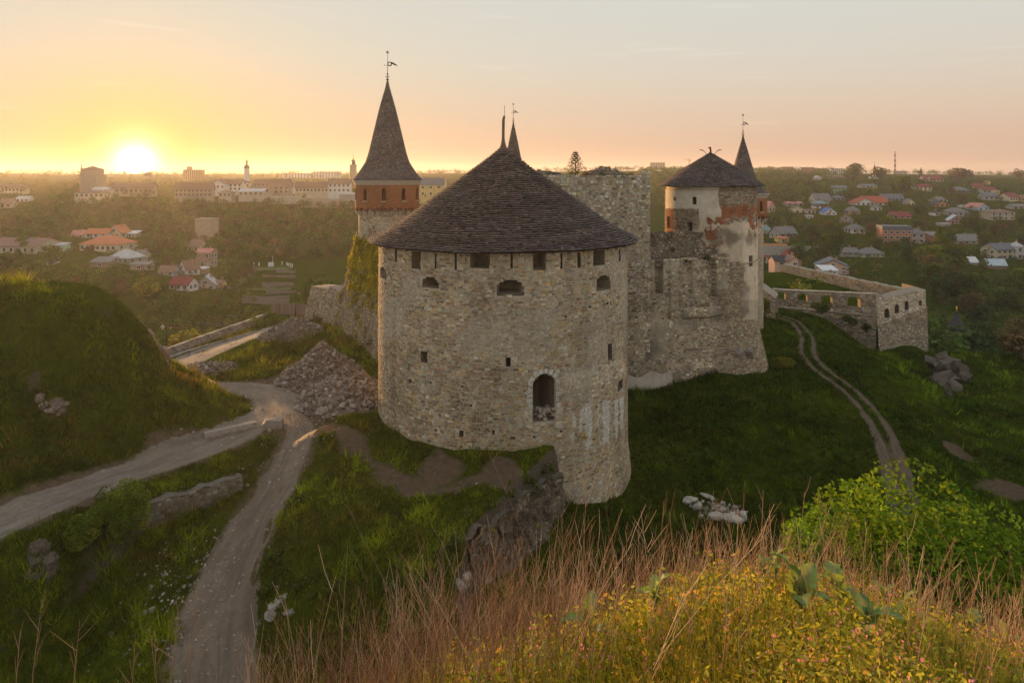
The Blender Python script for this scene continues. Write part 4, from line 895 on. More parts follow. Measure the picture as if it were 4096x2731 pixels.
for k, (u, y, rx, rz, c, what) in enumerate([(5.0, 2.2, .9, .8, GREENS, 'dark green shrub'), (6.6, 1.0, .35, .45, [(.30, .28, .02)], 'small yellow-green tuft'), (7.4, 1.6, .8, .6, GREENS, 'low green shrub'), (9.0, 1.3, .7, .7, RUSTS, 'rust-brown shrub'),
                                             (10.2, 1.2, .9, .7, RUSTS, 'second rust-brown shrub'), (11.0, .9, .5, .35, GREENS, 'flat green tuft'), (14.1, .9, .9, .75, GREENS, 'bushy green shrub'), (13.2, .5, .4, .25, [(.3, .28, .03)], 'flat yellow tuft')]):
    w = CW(np.array([u]), np.array([0.0]), np.array([-y]))[0]
    tuft_plant('shrub', what + ' on top of the roofless keep' + (' near its right corner' if u > 13 else ' at its left end' if u < 6 else ''), 'shrub', w[0], w[1], -.4, rx, rz, 420, .13, c, 300 + k)
def young_conifer(x, y, z, h):
    root = tag(empty('conifer', (x, y, z)), 'small open conifer standing on top of the roofless keep', 'tree'); rng = np.random.default_rng(5); m = MB(); m.tube([(0, 0, 0), (.02, 0, h * .5), (0, 0, h)], [.09, .06, .015], 5); P = []
    for k in range(11):
        zz = h * (.18 + .07 * k); L = h * .42 * (1 - k / 12.5)
        for j in range(5):
            a = j * 1.256 + k * .7; e = np.array([math.cos(a) * L, math.sin(a) * L, zz + L * .22]); mid = np.array([math.cos(a) * L * .5, math.sin(a) * L * .5, zz - L * .05]); m.tube([(0, 0, zz), tuple(mid), tuple(e)], [.03, .02, .008], 3, cap=False)
            for t in np.linspace(.3, 1, 9): P += [(1 - t) * np.array([0, 0, zz]) + t * e + rng.normal(size=3) * .05 for _ in range(3)]
    m.build('trunk', plain('bark', (.12, .09, .065)), root); P = np.array(P); V, Q = leaf_quads(P, .16, rng, aspect=.35); link('needles', mesh_np('needles', V, Q, np.array((.04, .045, .015))[None] * np.ones((len(V), 1)), mats=[LEAF]), root)
w = CW(np.array([8.9]), np.array([0.0]), np.array([-5.0]))[0]; young_conifer(w[0], w[1], -.4, 3.3)
young = None
def curtain():
    root = tag(wempty('curtain_wall', (20, 81, -24)), 'weathered stone curtain wall with a ragged top between the keep and the plastered tower', 'wall')
    U0, U1 = 12.0, 26.2
    top = lambda u: -9.75 + .5 * fbm(u * .8, u * 0, 3, 66) + .4 * (u > 24)
    def rel(u, v):
        r = .30 * fbm(u * .35, v * .3, 4, 61) + .12 * fbm(u * 1.3, v * 1.3, 3, 62) + .5 * sstep(-20.5, -23.5, v)
        for a, b, c, d, h in ((17.0, 17.75, -13.7, -9.0, -.9), (18.6, 19.6, -16.5, -9.7, .35), (21.3, 23.3, -15.2, -9.7, .30), (23.4, 24.4, -14.6, -9.9, -.6), (24.2, 26.3, -17.4, -14.2, -.35), (20.2, 25.4, -16.6, -15.6, .35)):
            r = r + h * sstep(-.15, .1, u - a) * sstep(-.15, .1, b - u) * sstep(-.2, .15, v - c) * sstep(-.2, .15, d - v)
        return r
    op = [pl_open(CW, 640.5, 281, 643.5, 290.5, .3, .9)] + [pl_open(CW, x, y, x + 1.2, y + 1.4, 0, .5) for x, y in ((685, 303), (694, 301), (671, 308), (705, 262), (699, 267), (662, 317), (650, 333), (702, 329), (645, 359), (689, 318), (677, 337), (712, 338))]
    tint = lambda u, v, r: pick(len(u), {'grey': 3.2, 'beige': 2.4, 'brown': 2.4, 'pale': 1.2, 'dark': 1.3, 'red': .08}, r) * np.clip(.88 + 1.7 * fbm(u * .22, v * .22, 4, 71), .35, 1.4)[:, None]
    link('wall', core_mesh(CW, U0, U1, -26, -9, .16, .16, lambda u, v: np.array([[.36, .31, .23]]) * np.clip(.88 + 1.5 * fbm(u * .25, v * .25, 4, 12), .4, 1.5)[:, None], holes(op), top=top, relief=rel), root, MORTAR)
    masonry(root, CW, U0, U1, -25.8, -9, (.15, .27), (.22, .55), tint, op, 70, 120, lambda u, v: (u > 16) & (v > -23), top=top, relief=rel, gap=.02, depth=(-.02, .07), keep=lambda u, v: (fbm(u * .35, v * .35, 4, 19) > -.14))
    for o in op: link('putlog_hole' if o is not op[0] else 'loophole', o.mesh(lambda u, v, h: CW(u, v, h + rel(u, v)), 'hole', .02, True, (.14, .11, .08), .9), root, MORTAR)
    # the set-back upper core: bare rubble masonry
    s2 = plane(15.9, 81.2, 1, .25); top2 = lambda u: -6.75 + .35 * fbm(u * 1.1, u * 0 + 4, 3, 16) - .45 * sstep(6.5, 9.5, u); rel2 = lambda u, v: .7 * fbm(u * .6, v * .8, 4, 81) + .9 * sstep(-7.5, -10, v)
    t2 = lambda u, v, r: pick(len(u), {'brown': 3, 'dark': 3.5, 'grey': 1.4, 'beige': 1}, r) * .8
    link('wall_core', core_mesh(s2, -.4, 9.6, -10.6, -6.4, .14, .14, lambda u, v: np.array([[.15, .12, .085]]) * (1 + .9 * fbm(u * .8, v * .8, 3, 8))[:, None], top=top2, relief=rel2), root, MORTAR)
    masonry(root, s2, -.3, 9.5, -10.5, -6.4, (.13, .26), (.16, .45), t2, [], 73, top=top2, relief=rel2, gap=.03, depth=(-.05, .16), name='rubble_core')
    a = s2(np.array([-.4, 9.6]), np.array([0., 0.]), np.array([-.3, -.3])); m = MB(); m.add([(*a[0][:2], -6.9), (*a[1][:2], -7.2), (a[1][0] - .8, a[1][1] + 3, -7.2), (a[0][0] - .8, a[0][1] + 3, -6.9)], [(0, 1, 2, 3)], (.2, .17, .12)); m.build('wall_walk', MORTAR, root)
    # sloping plinth along the foot
    m = MB(); n = 26; V = []
    for k in range(n + 1):
        u = 12.3 + k * (18.6 - 12.3) / n; zt = -22.9 + .25 * math.sin(k * .5) + .22 * k / n * 2; p = CW(np.array([u, u]), np.array([zt, -25.5]), np.array([.55, 1.5])); V += [tuple(p[0]), tuple(p[1])]
    m.add(V, [(2 * k, 2 * k + 1, 2 * k + 3, 2 * k + 2) for k in range(n)], (.40, .35, .28)); m.build('plinth', PLASTER, root, True)
    tag(MB().tube([(25.0 - 1.6, 82.3, -7.1), (25.0 - 1.6, 82.3, -5.9)], .06, 5, (.3, .05, .03)).build('post', tinted('paint', .6), None), 'short rusty red post on the wall walk by the plastered tower', 'post')
    for k, (u, v, rx) in enumerate(((20.9, -10.2, .5), (23.2, -10.0, .6), (18.9, -8.9, .9), (21.8, -15.0, .35))):
        p = CW(np.array([u]), np.array([v]), np.array([.25 if v > -12 else .1]))[0]; tuft_plant('weed', ('', '', '', '')[k] + ('green weed tuft growing on the ledge of the ragged curtain wall', 'dark green weed clump on the curtain wall ledge near the plastered tower', 'brownish grass clump hanging under the top of the curtain wall', 'bright yellow weed tuft low on the curtain wall face')[k], 'weed', p[0], p[1], p[2], rx, rx * .9, 260, .12, [GREENS, GREENS, RUSTS, [(.3, .27, .02)]][k], 500 + k)
curtain()

# ------------------------------------------------------------------ ivy-grown bastion with railing
def bastion():
    root = tag(wempty('stone_bastion', (-19, 92, -22)), 'sloping stone bastion wall covered in yellow-green plants left of the round tower', 'bastion')
    bat = .29; s1 = plane(-14.6, 80.6, -10.6, 17.2, bat, -8.8); L = math.hypot(10.6, 17.2)
    rel = lambda u, v: .12 * fbm(u * .5, v * .5, 4, 7)
    # plane() has batter measured from the top: shift so that the top edge stands behind the base line
    off = -bat * 12.4
    S = lambda u, v, h: s1(u, v, h + off)
    top = lambda u: -8.75 + .08 * fbm(u, u * 0, 2, 3)
    tint = lambda u, v, r: pick(len(u), {'brown': 3.4, 'grey': 2.4, 'dark': 2.2, 'beige': 1.4}, r) * .85
    link('wall', core_mesh(S, 0, L, -24, -8.6, .3, .3, lambda u, v: np.array([[.20, .16, .12]]) * np.ones((len(u), 1)), top=top, relief=rel), root, MORTAR)
    masonry(root, S, 0, L, -23.8, -8.8, (.17, .28), (.22, .5), tint, [], 90, 60, lambda u, v: u < 9, relief=rel, top=top, gap=.025, depth=(.0, .06))
    # near return face and deck
    e = S(np.array([0, 0, L, L]), np.array([-24., -8.8, -24., -8.8]), np.zeros(4)); m = MB()
    m.add([tuple(e[0]), (e[0][0] + 7, e[0][1] + 1, -24), (e[1][0] + 6, e[1][1] + 1, -8.8), tuple(e[1])], [(0, 1, 2, 3)], (.18, .14, .10)); m.add([tuple(e[2]), (e[2][0] + 12, e[2][1] + 6, -24), (e[3][0] + 10, e[3][1] + 5, -8.8), tuple(e[3])], [(3, 2, 1, 0)], (.22, .18, .13))
    m.add([tuple(e[1] + [0, 0, .02]), (e[1][0] + 9, e[1][1], -8.78), (e[3][0] + 12, e[3][1] + 5, -8.78), tuple(e[3] + [0, 0, .02])], [(0, 1, 2, 3)], (.26, .22, .18)); m.build('deck', MORTAR, root)
    c = S(np.linspace(-.1, L + .15, 24), np.full(24, -8.8), np.full(24, .14)); m = MB(); d = np.array(s1.n) * -.55
    for k in range(23):
        a, b = c[k], c[k + 1]; o = np.array([d[0], d[1], 0]); z = np.array([0, 0, .22]); m.add([tuple(x) for x in (a, b, b + o, a + o, a + z, b + z, b + o + z, a + o + z)], [(4, 5, 6, 7), (0, 1, 5, 4), (3, 7, 6, 2), (0, 4, 7, 3), (1, 2, 6, 5)], tuple(np.array((.30, .25, .20)) * random.uniform(.8, 1.15)))
    m.build('coping', STONE, root)
    return S, L, s1
BS, BL, B1 = bastion()
def ivy():
    rng = np.random.default_rng(77); P = []; T = []
    for k in range(1700):
        u, v = rng.uniform(.3, BL), rng.uniform(-22.5, -8.9); dens = sstep(-17.5, -10.5, v + 5 * fbm(np.array([u * .35]), np.array([v * .35]), 3, 52)[0]) * .95 + .09 + (.3 if u < 1.6 else 0)
        if rng.random() > dens: continue
        n = rng.integers(14, 34); r = rng.uniform(.14, .38)
        p = BS(u + rng.normal(size=n) * r, v + rng.normal(size=n) * r * 1.2, .08 + np.abs(rng.normal(size=n)) * .14); P.append(p)
        c = np.array([(.42, .36, .02), (.32, .31, .025), (.50, .42, .035), (.15, .16, .02)])[rng.choice(4, p=[.4, .3, .15, .15])] * (.55 if v < -16 and rng.random() < .5 else 1); T.append(np.tile(c, (n, 1)) * rng.uniform(.6, 1.25, (n, 1)))
    P = np.concatenate(P); T = np.concatenate(T); V, Q = leaf_quads(P, .22, rng, aspect=.75)
    o = tag(empty('climbing_plant', tuple(BS(np.array([BL / 2]), np.array([-22.0]), np.array([0.]))[0])), 'yellow-green climbing plants spread over the sloping bastion wall', 'climbing plant')
    lo = np.array(o.location); link('foliage', mesh_np('foliage', V - lo, Q, np.repeat(T, 4, 0), mats=[LEAF]), o)
    m = MB()
    for k in range(26):
        u = rng.uniform(1, BL - 1); v = -9.0; pts = []
        for j in range(7): pts.append(tuple(BS(np.array([u]), np.array([v]), np.array([.07]))[0] - lo)); u += rng.normal() * .25; v -= rng.uniform(.6, 1.1)
        m.tube(pts, .02, 3)
    m.build('vines', plain('bark', (.12, .09, .065)), o)
ivy()
def railing():
    a = BS(np.linspace(BL - 9.5, BL - .35, 12), np.full(12, -8.56), np.full(12, -.15)); root = tag(wempty('railing', tuple(a[0])), 'thin metal railing along the edge of the bastion deck', 'railing')
    st = plain('railing_paint', (.30, .20, .13), rough=.35, metal=.6)
    for p in a: MB().tube([tuple(p), tuple(p + [0, 0, 1.05])], .03, 5).build('post', IRON, root)
    for h in (.35, .7, 1.05): MB().tube([tuple(p + [0, 0, h]) for p in a], .035 if h > 1 else .022, 5).build('rail', st, root)
railing()
def block_wall(name, label, A, B, zt, zb, th, seed, bat=.1, tint=MIXST, zt2=None, dark=1.0, rough=.12, topn=.2):
    s = plane(A[0], A[1], B[0] - A[0], B[1] - A[1], bat, zt); L = math.hypot(B[0] - A[0], B[1] - A[1]); root = tag(wempty(name, (*A, zb)), label, 'wall')
    zt2 = zt if zt2 is None else zt2; top = lambda u: zt + (zt2 - zt) * u / L + topn * fbm(u * .8, u * 0, 3, seed) + topn * .5 * fbm(u * 2.5, u * 0, 2, seed + 1); rel = lambda u, v: rough * fbm(u * .7, v * .7, 3, seed) + rough * .6 * fbm(u * 2.1, v * 2.1, 2, seed + 3)
    link('core', core_mesh(s, 0, L, zb, max(zt, zt2) + .2, .22, .22, lambda u, v: np.array([[.30, .25, .19]]) * dark * np.ones((len(u), 1)), top=top, relief=rel), root, MORTAR)
    masonry(root, s, 0, L, zb, max(zt, zt2) + .2, (.15, .28), (.22, .5), lambda u, v, r: pick(len(u), tint, r) * dark, [], seed, top=top, relief=rel, gap=.02, depth=(.0, .06))
    us = np.linspace(0, L, max(3, int(L / .5))); t = top(us); a = s(us, t, np.zeros_like(us)); b = s(us, t + .03 * np.sin(us * 9), np.full_like(us, -th)); n = len(us); m = MB()
    m.add([tuple(x) for x in a] + [tuple(x) for x in b] + [(x[0], x[1], zb) for x in b], [(k, k + 1, n + k + 1, n + k) for k in range(n - 1)] + [(n + k, n + k + 1, 2 * n + k + 1, 2 * n + k) for k in range(n - 1)], tuple(np.array((.30, .26, .21)) * dark)); m.build('wall_top', STONE, root); return root
DK = {'brown': 3, 'grey': 3, 'dark': 1.5, 'beige': 2, 'pale': 1}
block_wall('wall_stub', 'stepped stone buttress wall at the far foot of the ivy bastion', TD(329, 101), TD(343, 98), -16.2, -23, 3, 101, .22, DK, -16.6, .85)
block_wall('wall_stub', 'grey leaning wall end beside the wooden fence', TD(311, 108), TD(330, 103.5), -17.2, -23, 3, 103, .25, DK, -17.0, .85)

# ------------------------------------------------------------------ outer work on the right
def outwork():
    A, B = TD(773, 118), TD(876, 113); s = plane(A[0], A[1], B[0] - A[0], B[1] - A[1]); L = math.hypot(B[0] - A[0], B[1] - A[1]); root = tag(wempty('outer_wall', (*A, -24)), 'long stone outer wall with four arched openings and a ledge', 'wall')
    ops = [pl_open(s, 775.5, 291.5, 786, 301.5, .25, 1.3), pl_open(s, 797.7, 293.3, 808, 303.6, .25, 1.3), pl_open(s, 821, 295, 833, 307.6, .25, 1.3), pl_open(s, 847, 296.4, 860.7, 309.8, .25, 1.3)]
    top = lambda u: -19.35 + .18 * fbm(u * .8, u * 0, 3, 8); rel = lambda u, v: .10 * fbm(u * .5, v * .5, 3, 9) + .22 * (v < -22.35 + .02 * u)
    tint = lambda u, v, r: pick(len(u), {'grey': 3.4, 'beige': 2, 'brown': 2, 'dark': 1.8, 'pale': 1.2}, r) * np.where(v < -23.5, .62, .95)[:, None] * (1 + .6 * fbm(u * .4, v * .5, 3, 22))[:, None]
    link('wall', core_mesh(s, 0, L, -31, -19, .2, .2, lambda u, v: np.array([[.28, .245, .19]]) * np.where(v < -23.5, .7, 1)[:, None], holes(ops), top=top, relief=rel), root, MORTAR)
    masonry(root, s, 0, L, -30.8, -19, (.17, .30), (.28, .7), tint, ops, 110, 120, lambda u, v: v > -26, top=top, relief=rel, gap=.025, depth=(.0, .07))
    for o in ops: link('embrasure', o.mesh(s, 'embrasure', .05, False, (.22, .18, .14), .72), root, MORTAR)
    us = np.linspace(0, L, 40); t = top(us); a = s(us, t, np.full(40, .05)); b = s(us, t, np.full(40, -1.3)); m = MB(); n = 40
    m.add([tuple(x) for x in a] + [tuple(x) for x in b], [(k, k + 1, n + k + 1, n + k) for k in range(n - 1)], (.36, .31, .25)); m.build('wall_top', STONE, root)
    hl = holes(ops, 0.12); sb = lambda u, v, h: s(u, v, h - 1.3)
    link('rear_face', core_mesh(sb, 0, L, -24, -19, .25, .25, lambda u, v: np.array([[.25, .21, .16]]) * np.ones((len(u), 1)), holes(ops, -.15), top=top), root, MORTAR)
    m = MB(); p = s(np.linspace(0, L, 20), -22.25 + .02 * np.linspace(0, L, 20) * 0 - .035 * np.linspace(0, L, 20), np.full(20, .3))
    for k in range(19): m.tube([tuple(p[k]), tuple(p[k + 1])], .12, 5, tuple(np.array((.30, .26, .2)) * random.uniform(.75, 1.1)))
    m.build('ledge', STONE, root)
    # right-hand face
    C = TD(925.5, 117.4); s = plane(B[0], B[1], C[0] - B[0], C[1] - B[1], .03, -19); L = math.hypot(C[0] - B[0], C[1] - B[1]); root = tag(wempty('outer_wall', (*B, -29)), 'pale end face of the outer wall with four small arched holes', 'wall')
    ops = [pl_open(s, 884, 307.8, 888.5, 317.3, .4, 1.2), pl_open(s, 894.6, 303.6, 898.2, 312.6, .4, 1.2), pl_open(s, 904.4, 300.6, 907.9, 309.2, .4, 1.2), pl_open(s, 918.4, 299.8, 921.2, 305.4, .4, 1.2)]
    top = lambda u: np.where(u < 1.3, -19.35, -20.35 + 1.05 * np.clip((u - 1.3) / 8.5, 0, 1)) + .22 * fbm(u * .9, u * 0, 3, 5)
    ledge = lambda u: -24.3 + 2.2 * u / L; rel = lambda u, v: .10 * fbm(u * .5, v * .5, 3, 4) + .2 * (v < ledge(u))
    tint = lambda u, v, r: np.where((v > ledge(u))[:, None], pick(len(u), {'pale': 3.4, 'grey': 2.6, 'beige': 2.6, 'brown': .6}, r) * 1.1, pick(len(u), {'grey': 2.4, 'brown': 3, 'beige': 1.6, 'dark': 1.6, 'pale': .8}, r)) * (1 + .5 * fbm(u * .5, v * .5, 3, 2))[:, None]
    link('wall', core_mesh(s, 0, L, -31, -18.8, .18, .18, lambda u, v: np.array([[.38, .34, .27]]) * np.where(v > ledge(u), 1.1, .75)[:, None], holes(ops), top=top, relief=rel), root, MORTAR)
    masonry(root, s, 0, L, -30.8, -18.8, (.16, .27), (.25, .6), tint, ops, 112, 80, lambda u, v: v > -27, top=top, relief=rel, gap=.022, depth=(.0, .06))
    for o in ops: link('arrow_slit', o.mesh(s, 'arrow_slit', .04, True, (.14, .12, .09), .8), root, MORTAR)
    us = np.linspace(0, L, 30); t = top(us); a = s(us, t, np.full(30, .05)); b = s(us, t + .25 * np.clip((us - 1.3) / 3, 0, 1), np.full(30, -1.8)); m = MB(); n = 30
    m.add([tuple(x) for x in a] + [tuple(x) for x in b] + [(x[0], x[1], -24) for x in b], [(k, k + 1, n + k + 1, n + k) for k in range(n - 1)] + [(n + k, n + k + 1, 2 * n + k + 1, 2 * n + k) for k in range(n - 1)], (.27, .23, .17)); m.build('wall_top', STONE, root)
    e = s(np.array([L, L]), np.array([-31., -19.3]), np.zeros(2)); m = MB(); m.add([tuple(e[0]), (e[0][0] + 1, e[0][1] + 9, -31), (e[1][0] + 1, e[1][1] + 9, -19.6), tuple(e[1])], [(0, 1, 2, 3)], (.25, .21, .16)); m.build('far_side', MORTAR, root)
    D, E = TD(904, 126), TD(782, 156)
    block_wall('outer_wall', 'long low rear wall running up behind the grassy court', D, E, -20.7, -24, 1.4, 115, .02, {'brown': 3, 'beige': 2.6, 'grey': 2, 'red': .25, 'dark': .8}, -20.0)
    lawn = [(*A, -22.6), (*B, -23.2), (*C, -23.2), (*D, -23.0), (*E, -21.7), (*TD(752, 152), -21.5), (*TD(752, 122), -22.3)]
    n = len(lawn); me = MB().add(lawn, [tuple(range(n))], (0, 0, 0)).mesh('courtyard'); tag(link('courtyard', me, None, M_GROUND), 'grassy court inside the outer walls', 'lawn', kind='structure')
    block_wall('buttress', 'stone block plinth under the small brick turret', TD(752, 110), TD(775.5, 108.5), -16.8, -25, 5, 117, .05, {'pale': 2, 'grey': 2, 'brown': 3, 'beige': 2}, -19.2)
outwork()
block_wall('retaining_wall', 'rough grey retaining wall below the gravel road', tuple(np.array(PZ(145, 509, -22.9)[:2]) + [.2, -.45]), tuple(np.array(PZ(242, 477, -22.6)[:2]) + [.2, -.45]), -22.5, -26.4, .9, 121, .2, {'grey': 4, 'brown': 2, 'dark': 1.5, 'pale': 1.2}, -22.45, .5, .35, .6)
block_wall('retaining_wall', 'broken masonry cliff under the edge of the grass platform', tuple(np.array(PZ(458, 538, -22.9)[:2]) + [.6, -.5]), tuple(np.array(PZ(556, 470, -22.2)[:2]) + [.5, -.4]), -22.8, -29.5, 1.2, 123, .05, {'brown': 3, 'dark': 3, 'grey': 2.5, 'pale': .7}, -22.1, .42, .9, 1.1)
# ------------------------------------------------------------------ near things: rubble, lamps, parapet, fence, blocks
RUBBLE = tinted('rubble_stone', var=.3, scale=6, bstr=.3)
ROCKS = [rock_mesh(.5, 200 + k, c, .75, .35, 1) for k, c in enumerate([(.23, .19, .155), (.18, .145, .115), (.27, .23, .19), (.15, .12, .10), (.31, .275, .235), (.20, .155, .12)])]
for r in ROCKS: r.materials.append(RUBBLE); r.name = 'stone'
def heap(name, label, cat, x, y, rx, ry, h, nsep, nfill, size, cols, seed, core=(.125, .095, .072), zoff=0.0):
    """a heap: uneven cone with loose stones on it"""
    rng = np.random.default_rng(seed); root = tag(wempty(name, (x, y, ground(x, y))), label, cat)
    def hz(dx, dy):
        r = np.hypot(dx / rx, dy / ry); return h * np.maximum(0, 1 - r) ** .9 * (1 + .5 * fbm(dx * .8 + seed, dy * .8, 3, seed)) + .12 * fbm(dx * 3, dy * 3, 2, seed)
    n = 44; g = np.linspace(-1.08, 1.08, n); A, B = np.meshgrid(g, g, indexing='ij'); dx, dy = (A * rx).ravel(), (B * ry).ravel(); zz = grounds(x + dx, y + dy) + hz(dx, dy) - .06
    zz = np.where(np.hypot(A, B).ravel() > 1.03, zz - .5, zz)
    i = (np.arange(n - 1)[:, None] * n + np.arange(n - 1)[None, :]).ravel(); link('heap_core', mesh_np('heap_core', np.stack([x + dx, y + dy, zz], 1), np.stack([i, i + n, i + n + 1, i + 1], 1), core, True, mats=[RUBBLE]), root)
    m = nsep + nfill; a = rng.uniform(0, 2 * math.pi, m); r = np.sqrt(rng.random(m)) * 1.03; dx, dy = r * rx * np.cos(a), r * ry * np.sin(a); zz = grounds(x + dx, y + dy) + hz(dx, dy); s = size * np.exp(.42 * rng.standard_normal(m)); od = np.argsort(-s)
    Vs, Qs, Ts, nv = [], [], [], 0
    box = np.array([(-1, -1, -1), (1, -1, -1), (1, 1, -1), (-1, 1, -1), (-1, -1, 1), (1, -1, 1), (1, 1, 1), (-1, 1, 1)]) * .5
    fq = np.array([(3, 2, 1, 0), (4, 5, 6, 7), (0, 1, 5, 4), (1, 2, 6, 5), (2, 3, 7, 6), (3, 0, 4, 7)])
    for j, k in enumerate(od):
        e = tuple(rng.uniform(0, 6.28, 3))
        if j < nsep:
            o = link('stone', ROCKS[rng.integers(0, len(ROCKS))], root); o.location = (x + dx[k], y + dy[k], zz[k] + s[k] * .15); o.rotation_euler = e; o.scale = tuple(s[k] * rng.uniform(.8, 1.3, 3))
        else:
            M = np.array(Matrix.Rotation(e[0], 3, 'X') @ Matrix.Rotation(e[1], 3, 'Z')); b = (box * (1 + .25 * rng.standard_normal((8, 3)))) * s[k] * np.array([1.2, .9, .7]); Vs.append(b @ M.T + [x + dx[k], y + dy[k], zz[k] + s[k] * .1]); Qs.append(fq + nv); nv += 8; Ts.append(np.tile(np.array(cols[rng.integers(0, len(cols))]) * rng.uniform(.7, 1.25), (8, 1)))
    if nfill: link('loose_stones', mesh_np('loose_stones', np.concatenate(Vs), np.concatenate(Qs), np.concatenate(Ts), mats=[RUBBLE]), root)['kind'] = 'stuff'
    return root
SC_ = [(.22, .185, .155), (.17, .14, .11), (.26, .22, .185), (.145, .115, .095), (.30, .27, .235)]
a = PZ(318, 383, -22); heap('gravel_heap', 'brown gravel heap with stones beside the bastion wall', 'gravel heap', a[0], a[1] + 1.5, 4.7, 5.0, 3.6, 60, 1500, .19, SC_, 1)
a = PZ(345, 402, -22); heap('rubble_heap', 'heap of broken grey stones at the foot of the round tower', 'rubble heap', a[0], a[1] + .5, 4.6, 4.6, 3.0, 300, 1500, .36, SC_, 2, (.14, .115, .09))
a = PZ(291, 338, -22.3); heap('gravel_heap', 'small dark gravel heap at the far edge of the asphalt road', 'gravel heap', a[0], a[1], 4.2, 4.2, 2.3, 0, 700, .16, SC_, 3)
a = PZ(205, 371, -22.2); heap('gravel_heap', 'long low gravel strip along the near edge of the asphalt road', 'gravel heap', a[0], a[1], 3.6, 2.6, .9, 20, 420, .17, SC_, 4, (.14, .115, .09))
CONC = plain('old_concrete', (.27, .235, .20), var=.3, scale=3)
def beam():
    A = np.array(PZ(205, 439.5, -22.0)); B = np.array(PZ(255, 428, -22.0)); c = (A + B) / 2; d = B - A; L = float(np.hypot(d[0], d[1])); rz = math.atan2(d[1], d[0]); z = ground(c[0], c[1])
    root = tag(empty('concrete_beam', (c[0], c[1], z), rz), 'long weathered concrete beam lying across the gravel road', 'beam')
    p = [(-.36, -.05), (.36, -.05), (.40, .30), (.28, .62), (-.28, .62), (-.40, .30)]
    m = MB(); m.prism(p, -L / 2, L / 2, axis='X'); m.build('body', CONC, root)
    for s in (-1, 1): MB().prism([(u * .96, .02 + w * .96) for u, w in p], s * L / 2, s * (L / 2 + .05), axis='X').build('end_face', plain('pale_concrete', (.36, .32, .28)), root)
    rng = np.random.default_rng(4); mm = MB()
    for k in range(26): mm.box((rng.uniform(-L / 2, L / 2), rng.choice((-.37, .37)), rng.uniform(.0, .3)), (rng.uniform(.1, .3), .05, rng.uniform(.05, .15)), rz=.1)
    mm.build('chips', CONC, root)['kind'] = 'stuff'
    a = PZ(273, 428, -22); o = MB().prism([(-.82, -.1), (.78, -.1), (.86, .25), (.74, .62), (.2, .7), (-.55, .66), (-.84, .4)], -.5, .45).prism([(-.7, .66), (.1, .68), (.0, .74), (-.6, .73)], -.35, .3).build('concrete_block', CONC); o.location = (a[0], a[1], ground(a[0], a[1])); tag(o, 'squat concrete block at the mouth of the dirt path', 'block'); o.rotation_euler = (0, 0, .2)
beam()
# parapet wall, kerb and footway along the asphalt
T = np.gradient(ASPH, axis=0); T /= np.linalg.norm(T, axis=1)[:, None]; NL = np.stack([-T[:, 1], T[:, 0]], 1)
FOOT = ASPH + NL * 4.1; tag(ribbon('footway', FOOT, .75, M_ASPH, .12, 5, rag=.03), 'narrow raised footway beside the parapet wall', 'pavement', kind='structure')
def strip(L, off, w, z0, h, name, label, cat, mtl, seed, seg, col, rub=.03, kind=None):
    P = L + NL * off; s = np.concatenate([[0], np.cumsum(np.hypot(*np.diff(P, axis=0).T))]); n = int(s[-1] / seg); root = tag(wempty(name, (*P[0], ground(*P[0]))), label, cat, kind=kind); rng = np.random.default_rng(seed)
    for k in range(n):
        t0, t1 = k * seg, (k + 1) * seg * 1.0; a = np.array([np.interp(t0, s, P[:, 0]), np.interp(t0, s, P[:, 1])]); b = np.array([np.interp(t1, s, P[:, 0]), np.interp(t1, s, P[:, 1])]); c = (a + b) / 2; z = ground(*c)
        if c[1] < 74: continue
        m = MB(); m.box((0, 0, 0), (seg * .97, w * rng.uniform(.9, 1.1), h * rng.uniform(.92, 1.08)), tuple(np.array(col) * rng.uniform(.75, 1.2)))
        o = m.build('block', mtl, root); o.matrix_basis = Matrix.Translation((c[0], c[1], z + z0 + h / 2)) @ Matrix.Rotation(math.atan2(b[1] - a[1], b[0] - a[0]) + rng.normal() * .01, 4, 'Z')
strip(ASPH, 3.25, .22, -.1, .30, 'kerb', 'pale kerb between the asphalt road and the footway', 'kerb', RUBBLE, 6, 1.0, (.34, .30, .26), kind='structure')
